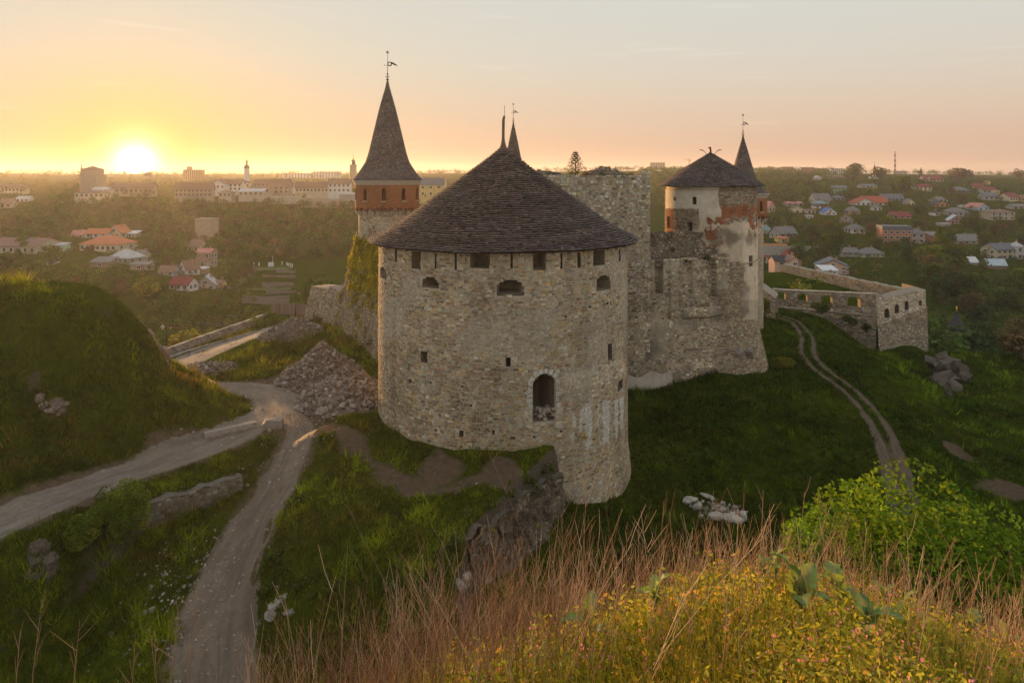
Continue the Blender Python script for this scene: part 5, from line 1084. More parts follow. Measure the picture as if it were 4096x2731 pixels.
def parapet():
    P = ASPH + NL * 5.15; P = P[P[:, 1] > 74.5]; s = np.concatenate([[0], np.cumsum(np.hypot(*np.diff(P, axis=0).T))]); root = tag(wempty('parapet_wall', (*P[0], ground(*P[0]))), 'low dry-stone parapet wall along the asphalt road', 'wall'); rng = np.random.default_rng(8)
    Vs, Qs, nv, Ts = [], [], 0, []; cache = [unit_box((.26, .225, .19)), unit_box((.34, .30, .25)), unit_box((.20, .17, .145)), unit_box((.40, .36, .30))]; cnt = 0
    for row in range(5):
        t = 0.0
        while t < s[-1]:
            L = rng.uniform(.3, .75) if row < 4 else rng.uniform(.5, 1.0); c = np.array([np.interp(t + L / 2, s, P[:, 0]), np.interp(t + L / 2, s, P[:, 1])]); d = np.array([np.interp(t + L, s, P[:, 0]), np.interp(t + L, s, P[:, 1])]) - np.array([np.interp(t, s, P[:, 0]), np.interp(t, s, P[:, 1])])
            zz = ground(*c) if row == 0 else None; z = float(np.interp(t, PZs[0], PZs[1])) + row * .2 - .1
            if cnt < 300 and row > 0: o = link('stone', cache[rng.integers(0, 4)], root); cnt += 1
            else: o = None
            M = Matrix.Translation((c[0], c[1], z + .1)) @ Matrix.Rotation(math.atan2(d[1], d[0]) + rng.normal() * .04, 4, 'Z') @ Matrix.Diagonal((L * .96, .5 * rng.uniform(.9, 1.15), .19, 1))
            if o: o.matrix_basis = M
            else:
                b = np.array([(M @ Vector(v)) for v in BOXV]); Vs.append(b); Qs.append(BOXF + nv); nv += 8; Ts.append(np.tile(np.array((.28, .24, .20)) * rng.uniform(.7, 1.3), (8, 1)))
            t += L
    link('stonework', mesh_np('stonework', np.concatenate(Vs), np.concatenate(Qs), np.concatenate(Ts), mats=[RUBBLE]), root)['kind'] = 'stuff'
BOXV = [(-.5, -.5, -.5), (.5, -.5, -.5), (.5, .5, -.5), (-.5, .5, -.5), (-.45, -.45, .5), (.45, -.45, .5), (.45, .45, .5), (-.45, .45, .5)]
BOXF = np.array([(3, 2, 1, 0), (4, 5, 6, 7), (0, 1, 5, 4), (1, 2, 6, 5), (2, 3, 7, 6), (3, 0, 4, 7)])
def unit_box(col, mtl=None): return mesh_np('stone', BOXV, BOXF, col, mats=[mtl or RUBBLE])
_P = ASPH + NL * 5.15; _P = _P[_P[:, 1] > 74.5]; PZs = (np.concatenate([[0], np.cumsum(np.hypot(*np.diff(_P, axis=0).T))]), np.maximum(grounds(_P[:, 0], _P[:, 1]), -22.9))
parapet()
# wooden plank fence at the end of the road
def fence():
    A, B = np.array(TD(270, 114)), np.array(TD(312, 108.5)); d = B - A; L = float(np.hypot(*d)); rz = math.atan2(d[1], d[0]); rng = np.random.default_rng(3); root = tag(wempty('plank_fence', (*A, ground(*A))), 'brown plank fence at the end of the asphalt road', 'fence'); ms = [unit_box(tuple(np.array((.20, .145, .11)) * k), tinted('plank_wood', var=.3, scale=8)) for k in (.8, .95, 1.1, 1.25)]
    n = int(L / .17); zs = np.linspace(max(ground(*A), -22.6), max(ground(*B), -21.8), n)
    for k in range(n):
        c = A + d * (k + .5) / n; h = 1.75 + rng.uniform(-.08, .08); o = link('plank', ms[rng.integers(0, 4)], root); o.matrix_basis = Matrix.Translation((c[0], c[1], zs[k] + h / 2 - .1)) @ Matrix.Rotation(rz, 4, 'Z') @ Matrix.Rotation(rng.normal() * .015, 4, 'Y') @ Matrix.Diagonal((.155, .03, h, 1))
    for hh in (.45, 1.35):
        o = link('rail', ms[0], root); c = (A + B) / 2; o.matrix_basis = Matrix.Translation((c[0], c[1] + .05, (zs[0] + zs[-1]) / 2 + hh)) @ Matrix.Rotation(rz, 4, 'Z') @ Matrix.Rotation(-math.atan2(zs[-1] - zs[0], L), 4, 'Y') @ Matrix.Diagonal((L, .06, .1, 1))
fence()
LAMPG = plain('lantern_glass', (.75, .55, .32), rough=.3, var=.08)
def lamp(px, d, z, h, label, two):
    x, y = TD(px, d); root = tag(empty('street_lamp', (x, y, z)), label, 'street lamp', 'street lamps along the asphalt road')
    MB().lathe([(.16, 0), (.16, .12), (.10, .2), (.09, .9), (.06, 1.0), (.05, h - .3), (.03, h)], 10).build('post', IRON, root)
    for s, hz in ([(1, 0), (-1, -.12)] if two else [(1, 0)]):
        MB().tube([(0, 0, h - .55 + hz), (s * .28, 0, h - .6 + hz), (s * .46, 0, h - .45 + hz), (s * .46, 0, h - .32 + hz)], .022, 5).build('arm', IRON, root)
        g = MB().lathe([(.09, -.3), (.17, .02)], 6, (s * .46, 0, h + hz), cap=True).build('lantern', LAMPG, root)
        MB().lathe([(.27, .02), (.20, .12), (.07, .24), (.05, .34), (.01, .42)], 6, (s * .46, 0, h + hz)).build('cap', IRON if s > 0 else plain('zinc', (.5, .45, .38), rough=.4, metal=.5), g)
        m = MB()
        for k in range(6): a = k * math.pi / 3; m.tube([(s * .46 + .09 * math.cos(a), .09 * math.sin(a), h - .3 + hz), (s * .46 + .175 * math.cos(a), .175 * math.sin(a), h + .02 + hz)], .012, 3)
        m.build('lantern_frame', IRON, g)
lamp(166.6, 82.0, -22.1, 4.3, 'black street lamp with two lanterns where the asphalt road passes the mound', True)
lamp(295.5, 107.0, -21.6, 3.6, 'black street lamp with one lantern by the plank fence', False)
# pale fallen stones on the dark slope
def ashlar(px, py, sx, sy, sz, rz, label, seed):
    x, y, z = hit(px, py, 45); o = link('stone_block', rock_mesh(.5, seed, (.40, .365, .31), 1, .10, 2), None, RUBBLE, (x, y, z + sz * .3)); o.scale = (sx * 1.15, sy * 1.15, sz * 1.2); o.rotation_euler = (.1, .12, rz); return tag(o, label, 'stone', 'pale fallen stones on the slope')
for k, a in enumerate([(690.5, 503, 1.2, .8, .75, .5, 'pale angular stone at the upper left of the fallen stones'), (697, 509, .8, .8, .9, 1.1, 'upright pale stone just below the upper left one'), (706.5, 499, 1.1, .5, .4, -.4, 'flat brownish stone at the top of the fallen stones'), (718.5, 519, 1.7, .9, .6, -.35, 'long pale slab at the front of the fallen stones'),
                       (731, 521.5, 2.0, 1.1, .7, .1, 'largest flat pale block at the front of the fallen stones'), (743, 519.5, .9, .7, .8, .3, 'rightmost pale stone of the fallen stones'), (702, 518, .5, .4, .35, 0, 'small pale stone left of the long slab')]): ashlar(*a, 700 + k)
x, y, z = hit(718, 510, 45); heap('stone_scatter', 'loose pale rubble scattered between the fallen blocks', 'rubble', x, y, 2.2, 1.5, .22, 30, 60, .26, [(.42, .38, .32), (.34, .29, .23)], 12, (.10, .085, .05))
def outcrop(name, label, spots, col, seed, d, rough=.5):
    root = None
    for k, (px, py, s) in enumerate(spots):
        x, y, z = PD(px, py, d[k] if isinstance(d, (list, tuple)) else d)
        if root is None: root = tag(wempty(name, (x, y, z)), label, 'rocks')
        o = link('rock', rock_mesh(s, seed + k, tuple(np.array(col) * random.uniform(.75, 1.2)), .8, rough, 3), root, RUBBLE, (x, y, z)); o.rotation_euler = (random.uniform(-.3, .3), random.uniform(-.3, .3), random.uniform(0, 6)); o.scale = (1, 1, random.uniform(.8, 1.5))
outcrop('rock_outcrop', 'grey rock outcrop on the steep slope below the outer wall', [(948, 371, 2.2), (957, 383, 2.4), (963, 393, 2.0), (950, 392, 2.6), (941, 382, 2.2), (958, 404, 1.8), (945, 405, 2.2), (936, 397, 1.8), (952, 411, 1.4), (961, 373, 1.5), (966, 385, 1.3)], (.095, .08, .062), 800, [96.5, 96.5, 95.5, 93.5, 94.5, 91.5, 89.5, 90.5, 88.5, 98, 97], 1.1)
outcrop('rock_outcrop', 'pale crumbling rock patch on the face of the green mound', [(x, y, s) for x, y, s in ((42, 398, .55), (48, 402, .6), (55, 405, .7), (60, 410, .6), (50, 412, .55), (44, 408, .5), (64, 404, .5), (38, 391, .4), (57, 415, .45))], (.21, .165, .13), 830, [hit(x, y, 40)[1] + .25 for x, y in ((42, 398), (48, 402), (55, 405), (60, 410), (50, 412), (44, 408), (64, 404), (38, 391), (57, 415))])
outcrop('rock_outcrop', 'reddish crumbling rock edge at the right end of the mound', [(146, 338, 1.0), (150, 348, 1.1), (155, 357, 1.0), (158, 366, 1.0), (152, 362, .9), (162, 376, .9), (166, 384, .8)], (.24, .165, .125), 850, [66, 66, 66, 65.5, 65, 65, 64.5])
outcrop('rock_outcrop', 'jagged dark rock beside the left bush under the road', [(34, 560, .8), (38, 552, .7), (44, 563, .8), (40, 570, .7), (30, 572, .6), (48, 574, .6)], (.11, .09, .07), 870, [hit(x, y, 36)[1] + .2 for x, y in ((34, 560), (38, 552), (44, 563), (40, 570), (30, 572), (48, 574))])
outcrop('rock_outcrop', 'white rocks at the front lip of the grass platform', [(458, 583, .55), (465, 578, .45), (486, 580, .5), (277, 606, .5), (283, 600, .4), (272, 614, .45), (290, 610, .35)], (.30, .275, .235), 890, [hit(x, y, 34)[1] + .1 for x, y in ((458, 583), (465, 578), (486, 580), (277, 606), (283, 600), (272, 614), (290, 610))])
_cl = [(470 + 7 * k + random.uniform(-2, 2), 545 - 4.2 * k + random.uniform(-6, 14), random.uniform(.35, .85)) for k in range(13)] + [(474 + 9 * k, 560 - 3.5 * k, random.uniform(.3, .6)) for k in range(8)]
outcrop('rock_outcrop', 'dark broken rocks in the cliff under the grass platform', _cl, (.105, .085, .066), 910, [hit(a, b, 36)[1] + .15 for a, b, c in _cl], .8)
def spread_stones():
    """single stones lying along the paths"""
    rng = np.random.default_rng(14); Vs, Qs, Ts, nv = [], [], [], 0
    X, Y = [], []
    for L, w, n in ((PATH, 2.2, 480), (ROAD, 2.6, 120), (PATH2, 1.6, 24)):
        i = rng.integers(0, len(L), n); X.append(L[i, 0] + rng.normal(size=n) * w * .7); Y.append(L[i, 1] + rng.normal(size=n) * w * .7)
    n = 330; c = PZ(175, 585, -25.4); X.append(c[0] + rng.normal(size=n) * 1.6); Y.append(c[1] + rng.normal(size=n) * 2.6)
    X, Y = np.concatenate(X), np.concatenate(Y); Z = grounds(X, Y); s = .032 * np.exp(.5 * rng.standard_normal(len(X))); b = np.array(BOXV)
    V = (b[None] * (1 + .3 * rng.standard_normal((len(X), 8, 3)))) * s[:, None, None] * 2 + np.stack([X, Y, Z + .03], 1)[:, None]; Q = BOXF[None] + (np.arange(len(X)) * 8)[:, None, None]; t = np.array((.34, .30, .25))[None] * rng.uniform(.6, 1.4, (len(X), 1))
    tag(link('path_stones', mesh_np('path_stones', V.reshape(-1, 3), Q.reshape(-1, 4), np.repeat(t, 8, 0), mats=[RUBBLE])), 'loose stones strewn along the dirt path and road', 'stones', kind='stuff')
spread_stones()
# ------------------------------------------------------------------ fast ground look-up by pixel
_tc = np.arange(-220, 1250, 7.0); _td = np.exp(np.linspace(math.log(100), math.log(4000), 420))
_TZ = terrain(np.outer((_tc - CX) / FPX, _td), np.outer(np.ones(len(_tc)), _td), False)
def far_hit(px, py, dmin=120):
    k = int(np.clip(round((px - _tc[0]) / 7.0), 0, len(_tc) - 1)); s = _TZ[k] + (py - HY) / FPX * _td; s = np.where(_td < dmin, -1, s); i = int(np.argmax(s > 0)) if (s > 0).any() else int(np.argmax(s)); return float((px - CX) / FPX * _td[i]), float(_td[i])
# ------------------------------------------------------------------ buildings
def cmat(name, col, rough=.85, var=.15): return plain(name, col, rough, var, .6)
WALLC = {'white': (.66, .64, .60), 'cream': (.62, .52, .36), 'pink': (.62, .40, .30), 'grey': (.36, .34, .31), 'brick': (.36, .15, .085), 'mint': (.36, .56, .44), 'green': (.30, .52, .30), 'blue': (.38, .48, .58), 'beige': (.48, .40, .31), 'yellow': (.62, .47, .18), 'brown': (.30, .21, .15), 'orange': (.52, .27, .14), 'dark': (.16, .15, .14), 'tan': (.44, .33, .24)}
ROOFC = {'red': (.36, .085, .055), 'darkred': (.20, .035, .04), 'grey': (.17, .16, .155), 'slate': (.12, .135, .15), 'brown': (.21, .125, .09), 'pink': (.48, .20, .17), 'teal': (.17, .26, .26), 'blue': (.06, .13, .42), 'black': (.045, .045, .05), 'white': (.62, .62, .62), 'tin': (.42, .42, .42), 'orange': (.46, .15, .07), 'paleblue': (.42, .50, .55)}
WM = {k: cmat('wall_' + k, v) for k, v in WALLC.items()}; RM = {k: cmat('roof_' + k, v, .7) for k, v in ROOFC.items()}
GLASS = plain('window_glass', (.045, .05, .06), rough=.12, var=.3, spec=.6); FRAME = plain('window_frame', (.66, .65, .62)); CHIM = plain('chimney_brick', (.36, .20, .14))
CROPS = {'5': (762.5, 150, .05634), '6': (890, 150, .05697), '7': (755, 212.5, .05952), '8': (885, 212.5, .0591), 'a': (0, 145, .07866), 'b': (175, 145, .07866), 'c': (0, 215, .06803), 'd': (150, 220, .0744), 'y': (345, 160, .0574), 'r': (620, 140, .07015)}
HOUSES = []          # (px0, px1, py0, py1, d, short name) for tree placing and labels
_pane = {}
def bbox_mesh(name, w, d, h, mtl):
    k = (name, round(w, 2), round(d, 2), round(h, 2), mtl.name)
    if k not in _pane: me = MB().box((0, 0, 0), (w, d, h)).mesh(name); me.materials.append(mtl); _pane[k] = me
    return _pane[k]
def house(crop, x0, x1, ridge, eave, base, wall, roof, kind, short, label, cat='house', rot=0, dep=.75, d=None, win=None, chim=1, floors=None, mono=False):
    """kind: side (ridge across the view), front (gable to the viewer), hip, flat, shed"""
    ox, oy, sc = CROPS[crop]; px0, px1 = ox + x0 * sc, ox + x1 * sc; yr, ye, yb = oy + ridge * sc, oy + eave * sc, oy + base * sc; pxm = (px0 + px1) / 2
    if d is None: X, Y = far_hit(pxm, yb)
    else: X, Y = TD(pxm, d)
    s = Y / FPX; w = (px1 - px0) * s; h = max((yb - ye) * s, 1.6); rh = max((ye - yr) * s, .15); zb = -(yb - HY) * s; dp = max(5.0, w * dep) if kind != 'front' else max(6, w * max(dep, .9))
    HOUSES.append((px0, px1, yr, yb, Y, short)); root = tag(empty('house' if cat == 'house' else cat.replace(' ', '_'), (X, Y + dp * .4, zb), R(rot)), label, cat)
    wm, rm = WM[wall], RM[roof]; hw, hd = w / 2, dp / 2; near = Y < 430
    m = MB(); m.box((0, 0, (h - 4) / 2), (w, dp, h + 4))
    if kind == 'side': m.prism([(-hd, h), (hd, h), (0, h + rh)], -hw + .01, hw - .01, axis='X')
    if kind == 'front': m.prism([(-hw, h), (hw, h), (0, h + rh)], -hd + .01, hd - .01)
    m.build('wall', wm, root)
    ov = min(.5, w * .06); t = .22; m = MB()
    if kind == 'side':
        k = ov * rh / hd
        for sgn in (-1, 1): m.prism([(sgn * (hd + ov), h - k), (0, h + rh), (0, h + rh + t), (sgn * (hd + ov), h - k + t)], -hw - ov, hw + ov, axis='X')
    elif kind == 'front':
        k = ov * rh / hw
        for sgn in (-1, 1): m.prism([(sgn * (hw + ov), h - k), (0, h + rh), (0, h + rh + t), (sgn * (hw + ov), h - k + t)], -hd - ov, hd + ov)
    elif kind == 'hip':
        r = max(hw - hd * .9, hw * .12); a, b = hw + ov, hd + ov
        m.add([(-a, -b, h), (a, -b, h), (a, b, h), (-a, b, h), (-r, 0, h + rh), (r, 0, h + rh), (-a, -b, h - .15), (a, -b, h - .15), (a, b, h - .15), (-a, b, h - .15)], [(0, 1, 5, 4), (1, 2, 5), (2, 3, 4, 5), (3, 0, 4), (0, 6, 7, 1), (1, 7, 8, 2), (2, 8, 9, 3), (3, 9, 6, 0), (9, 8, 7, 6)])
    elif kind == 'flat': m.box((0, 0, h + rh / 2), (w + ov * .6, dp + ov * .6, rh))
    elif kind == 'shed': m.prism([(-hd - ov, h), (hd + ov, h + rh), (hd + ov, h + rh + t), (-hd - ov, h + t)], -hw - ov, hw + ov, axis='X')
    rf = m.build('roof', rm, root)
    if chim and kind in ('side', 'front', 'hip') and near:
        for c in range(chim): MB().box((hw * (.35 - .6 * c), hd * .2, h + rh * .75 + .4), (.6, .6, 1.5)).box((hw * (.35 - .6 * c), hd * .2, h + rh * .75 + 1.2), (.75, .75, .14)).build('chimney', CHIM, rf)
    fl = floors or max(1, int(round(h / 3.3))); nw = win if win is not None else int(np.clip(round(w / 3.2), 1, 9)); wh = min(1.5, h / fl * .5); ww = min(1.25, w / (nw + 1) * .6) if nw else 0
    def window(x, y, z, rz, frame=True):
        if near:
            o = link('window', bbox_mesh('window', ww + .3, .12, wh + .3, FRAME), root); o.location = (x, y, z); o.rotation_euler = (0, 0, rz)
            p = link('pane', bbox_mesh('pane', ww, .06, wh, GLASS), o); p.location = (0, -.045, 0)
            if Y < 300:
                q = link('mullion', bbox_mesh('mullion', .09, .05, wh, FRAME), o); q.location = (0, -.07, 0)
        else: o = link('window', bbox_mesh('window', max(ww, 1.1), .14, max(wh, 1.3), GLASS), root); o.location = (x, y, z); o.rotation_euler = (0, 0, rz)
    for f in range(fl):
        z = h / fl * (f + .55)
        for k in range(nw): window(-hw + w * (k + .5) / nw, -hd - .03, z, 0)
        if near and abs(rot) > 5:
            for k in range(2): window((hw + .03) * (1 if rot < 0 else -1), -hd + dp * (k + .6) / 2.4, z, R(90) * (1 if rot < 0 else -1))
    if kind == 'front' and rh > 2.2 and near: window(0, -hd - .03, h + rh * .32, 0)
    if near and nw:
        dr = MB().box((0, 0, 0), (1.0, .1, 2.1)).build('door', CHIM if wall != 'brick' else WM['brown'], root); dr.location = (-hw + w * .5 / nw + min(1.4, w / nw / 2), -hd - .04, 1.0); MB().tube([(.3, -.08, 0), (.42, -.08, 0)], .03, 4).build('handle', IRON, dr)
    return root
H = house
# right-hand hillside, from the skyline down
H('5', 1175, 1505, 628, 665, 765, 'green', 'slate', 'side', 'the green house', 'pale green two-storey house with a row of small upper windows', win=8, floors=2)
H('5', 900, 1225, 780, 900, 930, 'cream', 'grey', 'side', 'the big grey roof', 'house under a large worn grey roof on the right hillside', rot=12)
H('5', 920, 1165, 895, 945, 1005, 'brick', 'teal', 'hip', 'the teal roof', 'low brick house with a teal hipped roof')
H('5', 1805, 2220, 830, 940, 970, 'white', 'red', 'side', 'the long red roof', 'white house with a long bright red roof and skylights', rot=-8)
H('5', 1650, 1985, 860, 945, 975, 'white', 'red', 'front', 'the white red-edged gable', 'wide white gable edged in red beside the long red roof', dep=.6)
H('5', 510, 800, 990, 1062, 1112, 'cream', 'slate', 'front', 'the cream gable', 'cream gabled house with a dark slate roof near the small turret', rot=-20)
H('5', 790, 935, 1050, 1072, 1118, 'cream', 'brown', 'side', 'the small cream annex', 'small cream annex right of the cream gabled house')
H('5', 1090, 1310, 1030, 1108, 1148, 'white', 'blue', 'front', 'the blue roof', 'white house with a bright blue gabled roof')
H('5', 1510, 1725, 1000, 1075, 1142, 'orange', 'grey', 'hip', 'the orange house', 'orange walled house with a grey hipped roof', rot=10)
H('5', 60, 205, 910, 1005, 1110, 'tan', 'pink', 'front', 'the pinkish gable', 'tan house with a pinkish red roof beside the brick turret', rot=25)
H('5', 430, 720, 915, 945, 985, 'grey', 'pink', 'side', 'the long pink roof', 'long low house with a faded pink roof')
H('5', 1960, 2110, 965, 1010, 1088, 'white', 'grey', 'hip', 'the small white house', 'small white house with a porch below the long red roof')
H('5', 1410, 1640, 1150, 1235, 1290, 'grey', 'brown', 'front', 'the grey gable', 'grey gabled house with a brown roof among trees', rot=-25)
H('5', 1760, 2020, 600, 636, 672, 'white', 'slate', 'side', 'the long white barn', 'long white barn with a blue-grey roof below the church', win=4)
H('5', 910, 1035, 985, 1005, 1032, 'white', 'black', 'side', 'the black-roofed shed', 'small white shed with a black roof', 'shed', win=1)
H('5', 805, 905, 1150, 1165, 1225, 'white', 'tin', 'flat', 'the white box', 'little white flat-roofed outbuilding below the blue roof', 'shed', win=1)
H('5', 925, 1060, 455, 492, 525, 'white', 'tin', 'front', 'the pale far gable', 'pale gabled house high on the right ridge')
H('5', 1140, 1440, 445, 470, 500, 'tan', 'brown', 'side', 'the long brown roof', 'long brown roofed building below the white apartment block', 'building')
H('5', 1240, 1450, 800, 850, 885, 'grey', 'slate', 'hip', 'the dark hipped roof', 'house with a dark hipped roof above the orange house')
H('5', 2100, 2350, 780, 855, 905, 'grey', 'slate', 'side', 'the slate roof', 'grey house with a slate roof right of the long red roof', rot=10)
H('6', 605, 930, 450, 515, 548, 'cream', 'darkred', 'side', 'the manor', 'cream manor with a dark red roof on the skyline', win=5)
H('6', 620, 735, 455, 515, 545, 'cream', 'darkred', 'front', 'the left manor gable', 'left front gable of the cream manor', dep=.5, win=1)
H('6', 805, 925, 455, 515, 545, 'cream', 'darkred', 'front', 'the right manor gable', 'right front gable of the cream manor', dep=.5, win=1)
H('6', 500, 760, 588, 640, 718, 'cream', 'darkred', 'hip', 'the cream block', 'two-storey cream house with a dark red hipped roof', rot=-30, floors=2)
H('6', 1690, 1780, 540, 598, 612, 'yellow', 'brown', 'front', 'the yellow gable', 'small yellow gable high on the far right hillside')
H('6', 1460, 1640, 590, 645, 665, 'tan', 'darkred', 'side', 'the upper maroon roof', 'maroon roof half hidden by trees on the right hillside')
H('6', 1620, 1850, 648, 690, 755, 'grey', 'darkred', 'side', 'the lower maroon roof', 'grey house with a maroon roof and a gabled dormer')
H('6', 2000, 2290, 750, 820, 900, 'cream', 'darkred', 'side', 'the far right maroon roof', 'cream house with a maroon roof at the far right', rot=25)
H('6', 1450, 1730, 930, 1000, 1058, 'blue', 'pink', 'front', 'the pink-roofed cottage', 'blue-grey cottage with a pink roof and two white windows', rot=20, win=2)
H('6', 1750, 2175, 1040, 1085, 1230, 'beige', 'brown', 'hip', 'the beige two-storey house', 'beige two-storey house with a broad low roof', floors=2)
H('6', 1040, 1370, 1010, 1080, 1162, 'grey', 'grey', 'hip', 'the grey bungalow', 'grey bungalow with a grey hipped roof', rot=-10)
H('6', 1070, 1295, 1140, 1228, 1305, 'brick', 'paleblue', 'front', 'the brick gable', 'unfinished red brick gable with a pale blue roof', rot=-15)
H('6', 40, 360, 1095, 1165, 1205, 'tan', 'darkred', 'side', 'the crimson roof', 'crimson roof in the middle of the right hillside')
H('6', 0, 240, 770, 848, 885, 'grey', 'slate', 'side', 'the wide slate roof', 'wide slate roof with a small attic window', rot=-6)
H('6', 290, 430, 868, 935, 965, 'cream', 'grey', 'front', 'the half hidden cream gable', 'cream gable half hidden by trees')
H('6', 770, 1000, 818, 878, 908, 'white', 'grey', 'hip', 'the grey hipped roof', 'white house with a grey hipped roof and roof vent')
H('6', 780, 1030, 905, 962, 988, 'orange', 'black', 'front', 'the ochre gable', 'ochre gable under a black roof')
H('6', 1090, 1390, 640, 700, 762, 'dark', 'slate', 'hip', 'the dark slate house', 'dark slate coloured house among trees')
H('6', 1840, 1915, 700, 712, 772, 'yellow', 'tin', 'flat', 'the cream box', 'small yellow flat-roofed house with one window', win=1)
H('6', 1640, 1900, 750, 800, 882, 'grey', 'slate', 'side', 'the low slate roof', 'grey house with a low slate roof on the far right')
H('6', 320, 410, 490, 530, 562, 'white', 'grey', 'front', 'the little white gable', 'little white gable near the manor')
H('6', 200, 410, 578, 600, 682, 'blue', 'tin', 'side', 'the blue-white building', 'long blue-white building below the chimney', 'building', win=5)
H('6', 755, 880, 1060, 1090, 1158, 'white', 'black', 'hip', 'the tiny porch house', 'tiny white house with a dark porch roof')
H('6', 1255, 1330, 968, 980, 1012, 'white', 'tin', 'flat', 'the white shed', 'white flat-roofed shed left of the pink-roofed cottage', 'shed', win=1)
H('6', 2290, 2420, 790, 830, 905, 'orange', 'brown', 'front', 'the edge gable', 'orange-brown gable at the right edge of the photo')
H('6', 2150, 2420, 945, 985, 1042, 'grey', 'grey', 'side', 'the edge bungalow', 'low grey house at the right edge of the photo')
H('7', 335, 690, 240, 345, 425, 'grey', 'grey', 'side', 'the tall grey house', 'grey-brown house with a half-hipped roof and a beige gable', rot=18)
H('7', 385, 560, 415, 432, 512, 'yellow', 'orange', 'shed', 'the yellow shed', 'yellow shed with a blue door below the grey-brown house', 'shed', win=1)
H('7', 1580, 1840, 190, 265, 348, 'white', 'grey', 'hip', 'the white hipped house', 'white house with a grey hipped roof and one window', rot=10, win=2)
H('7', 135, 440, 612, 720, 830, 'beige', 'red', 'front', 'the red-roofed villa', 'beige villa with a bright red gabled roof behind the outer court', rot=20)
H('7', 330, 600, 625, 722, 800, 'grey', 'red', 'side', 'the red wing', 'red roofed wing with a round dormer beside the beige villa')
H('7', 320, 560, 788, 862, 895, 'pink', 'black', 'side', 'the black roof', 'peach house with a black roof just behind the court wall', d=215)
H('7', 560, 760, 785, 858, 900, 'pink', 'brown', 'front', 'the peach gable', 'peach gable with a square window just behind the court wall', d=212, win=1)
H('7', 1450, 1730, 595, 660, 732, 'grey', 'grey', 'side', 'the grey cottage', 'grey cottage with three white windows', win=3)
H('7', 1790, 2150, 590, 680, 757, 'cream', 'grey', 'hip', 'the long white cottage', 'long white cottage with a grey roof and blue window trim', win=5, rot=8)
H('7', 1120, 1610, 785, 900, 1015, 'pink', 'slate', 'front', 'the pink house', 'large pink house with a slate roof and a red balcony', rot=-18, floors=2, win=3)
H('7', 1135, 1380, 945, 1000, 1050, 'white', 'white', 'shed', 'the white lean-to', 'white lean-to with a pale roof in front of the pink house', 'shed', d=236)
H('7', 60, 300, 210, 300, 352, 'blue', 'teal', 'hip', 'the dark teal roof', 'house with a dark teal roof beside the turret shaft')
H('8', 0, 460, 225, 290, 545, 'brick', 'slate', 'flat', 'the brick block', 'three-storey red brick house with a white parapet', floors=3, win=5, rot=-12)
H('8', 465, 680, 265, 345, 522, 'grey', 'grey', 'hip', 'the pale annex', 'pale grey house with a balcony right of the brick house', floors=2, rot=-15)
H('8', 755, 930, 335, 390, 492, 'brick', 'grey', 'shed', 'the brick shed', 'small red brick shed with a flat grey roof', 'shed', win=1)
H('8', 1145, 1640, 385, 478, 528, 'beige', 'grey', 'side', 'the long patched roof', 'long low house with a grey roof patched in maroon', rot=8)
H('8', 1800, 2230, 530, 615, 790, 'cream', 'slate', 'side', 'the white villa', 'cream two-storey villa with a slate roof and porch at the right', floors=2, win=4, rot=12)
H('8', 2200, 2345, 495, 570, 800, 'white', 'tin', 'hip', 'the villa turret', 'square white corner turret of the cream villa', win=1, floors=2)
H('8', 1430, 1575, 772, 852, 905, 'grey', 'white', 'side', 'the white tent roof', 'hut with a shining white roof in the trees', 'shed', win=0)
H('8', 1770, 2050, 822, 910, 950, 'brown', 'paleblue', 'side', 'the pale blue roof', 'shed with a pale blue metal roof in the trees', 'shed', win=0, rot=-12)
H('8', 945, 1110, 175, 188, 242, 'grey', 'tin', 'flat', 'the garage', 'low grey garage with one door on the hillside', 'shed', win=1)
# the valley on the left
H('c', -150, 620, 355, 452, 560, 'beige', 'brown', 'side', 'the long brown-roofed house', 'long house with a mauve-brown roof at the left edge', rot=-6)
H('c', 1200, 1800, 310, 420, 535, 'cream', 'orange', 'hip', 'the orange-roofed house', 'long house with an orange-red hipped roof and a pale blue end', rot=-10, win=7)
H('c', 1590, 1820, 150, 252, 340, 'cream', 'orange', 'front', 'the cream valley gable', 'cream gabled house rising behind the orange-roofed house', rot=-12)
H('c', 1260, 1590, 205, 265, 335, 'white', 'orange', 'side', 'the white valley wing', 'white wing with an orange roof left of the cream valley gable')
H('c', 1615, 2010, 510, 620, 708, 'grey', 'tin', 'hip', 'the hipped valley house', 'grey house with a pale hipped roof and white window frames', rot=-25, win=4)
H('c', 1960, 2165, 520, 605, 690, 'tan', 'grey', 'side', 'the striped rear wing', 'tan rear wing behind the pale hipped roof', rot=-25)
H('c', 1340, 1620, 635, 690, 765, 'brown', 'grey', 'shed', 'the valley shed', 'low brown shed left of the pale hipped roof', 'shed', win=1)
H('c', 1830, 2010, 238, 270, 325, 'tan', 'white', 'shed', 'the white lean-to roof', 'lean-to with a bright white roof beside the cream valley gable', 'shed', win=1)
H('c', 1050, 1240, 238, 300, 335, 'cream', 'pink', 'side', 'the pink valley roof', 'small house with a pink roof left of the white wing')
H('c', 790, 945, 418, 440, 545, 'mint', 'tin', 'shed', 'the mint shed', 'mint green shed beside the leaning tree', 'shed', win=1)
H('c', 1920, 2180, 705, 730, 805, 'tan', 'grey', 'shed', 'the tan outbuilding', 'tan outbuilding below the pale hipped roof', 'shed', win=1)
H('c', 690, 775, 655, 668, 722, 'white', 'grey', 'flat', 'the white hut', 'tiny white hut among bushes in the left valley', 'shed', win=1)
H('d', 400, 570, 545, 662, 742, 'white', 'brown', 'front', 'the white village gable', 'white gabled cottage with a red-brown roof in the village', rot=-28)
H('d', 120, 335, 620, 690, 745, 'blue', 'brown', 'side', 'the blue village cottage', 'low blue-walled cottage in the village')
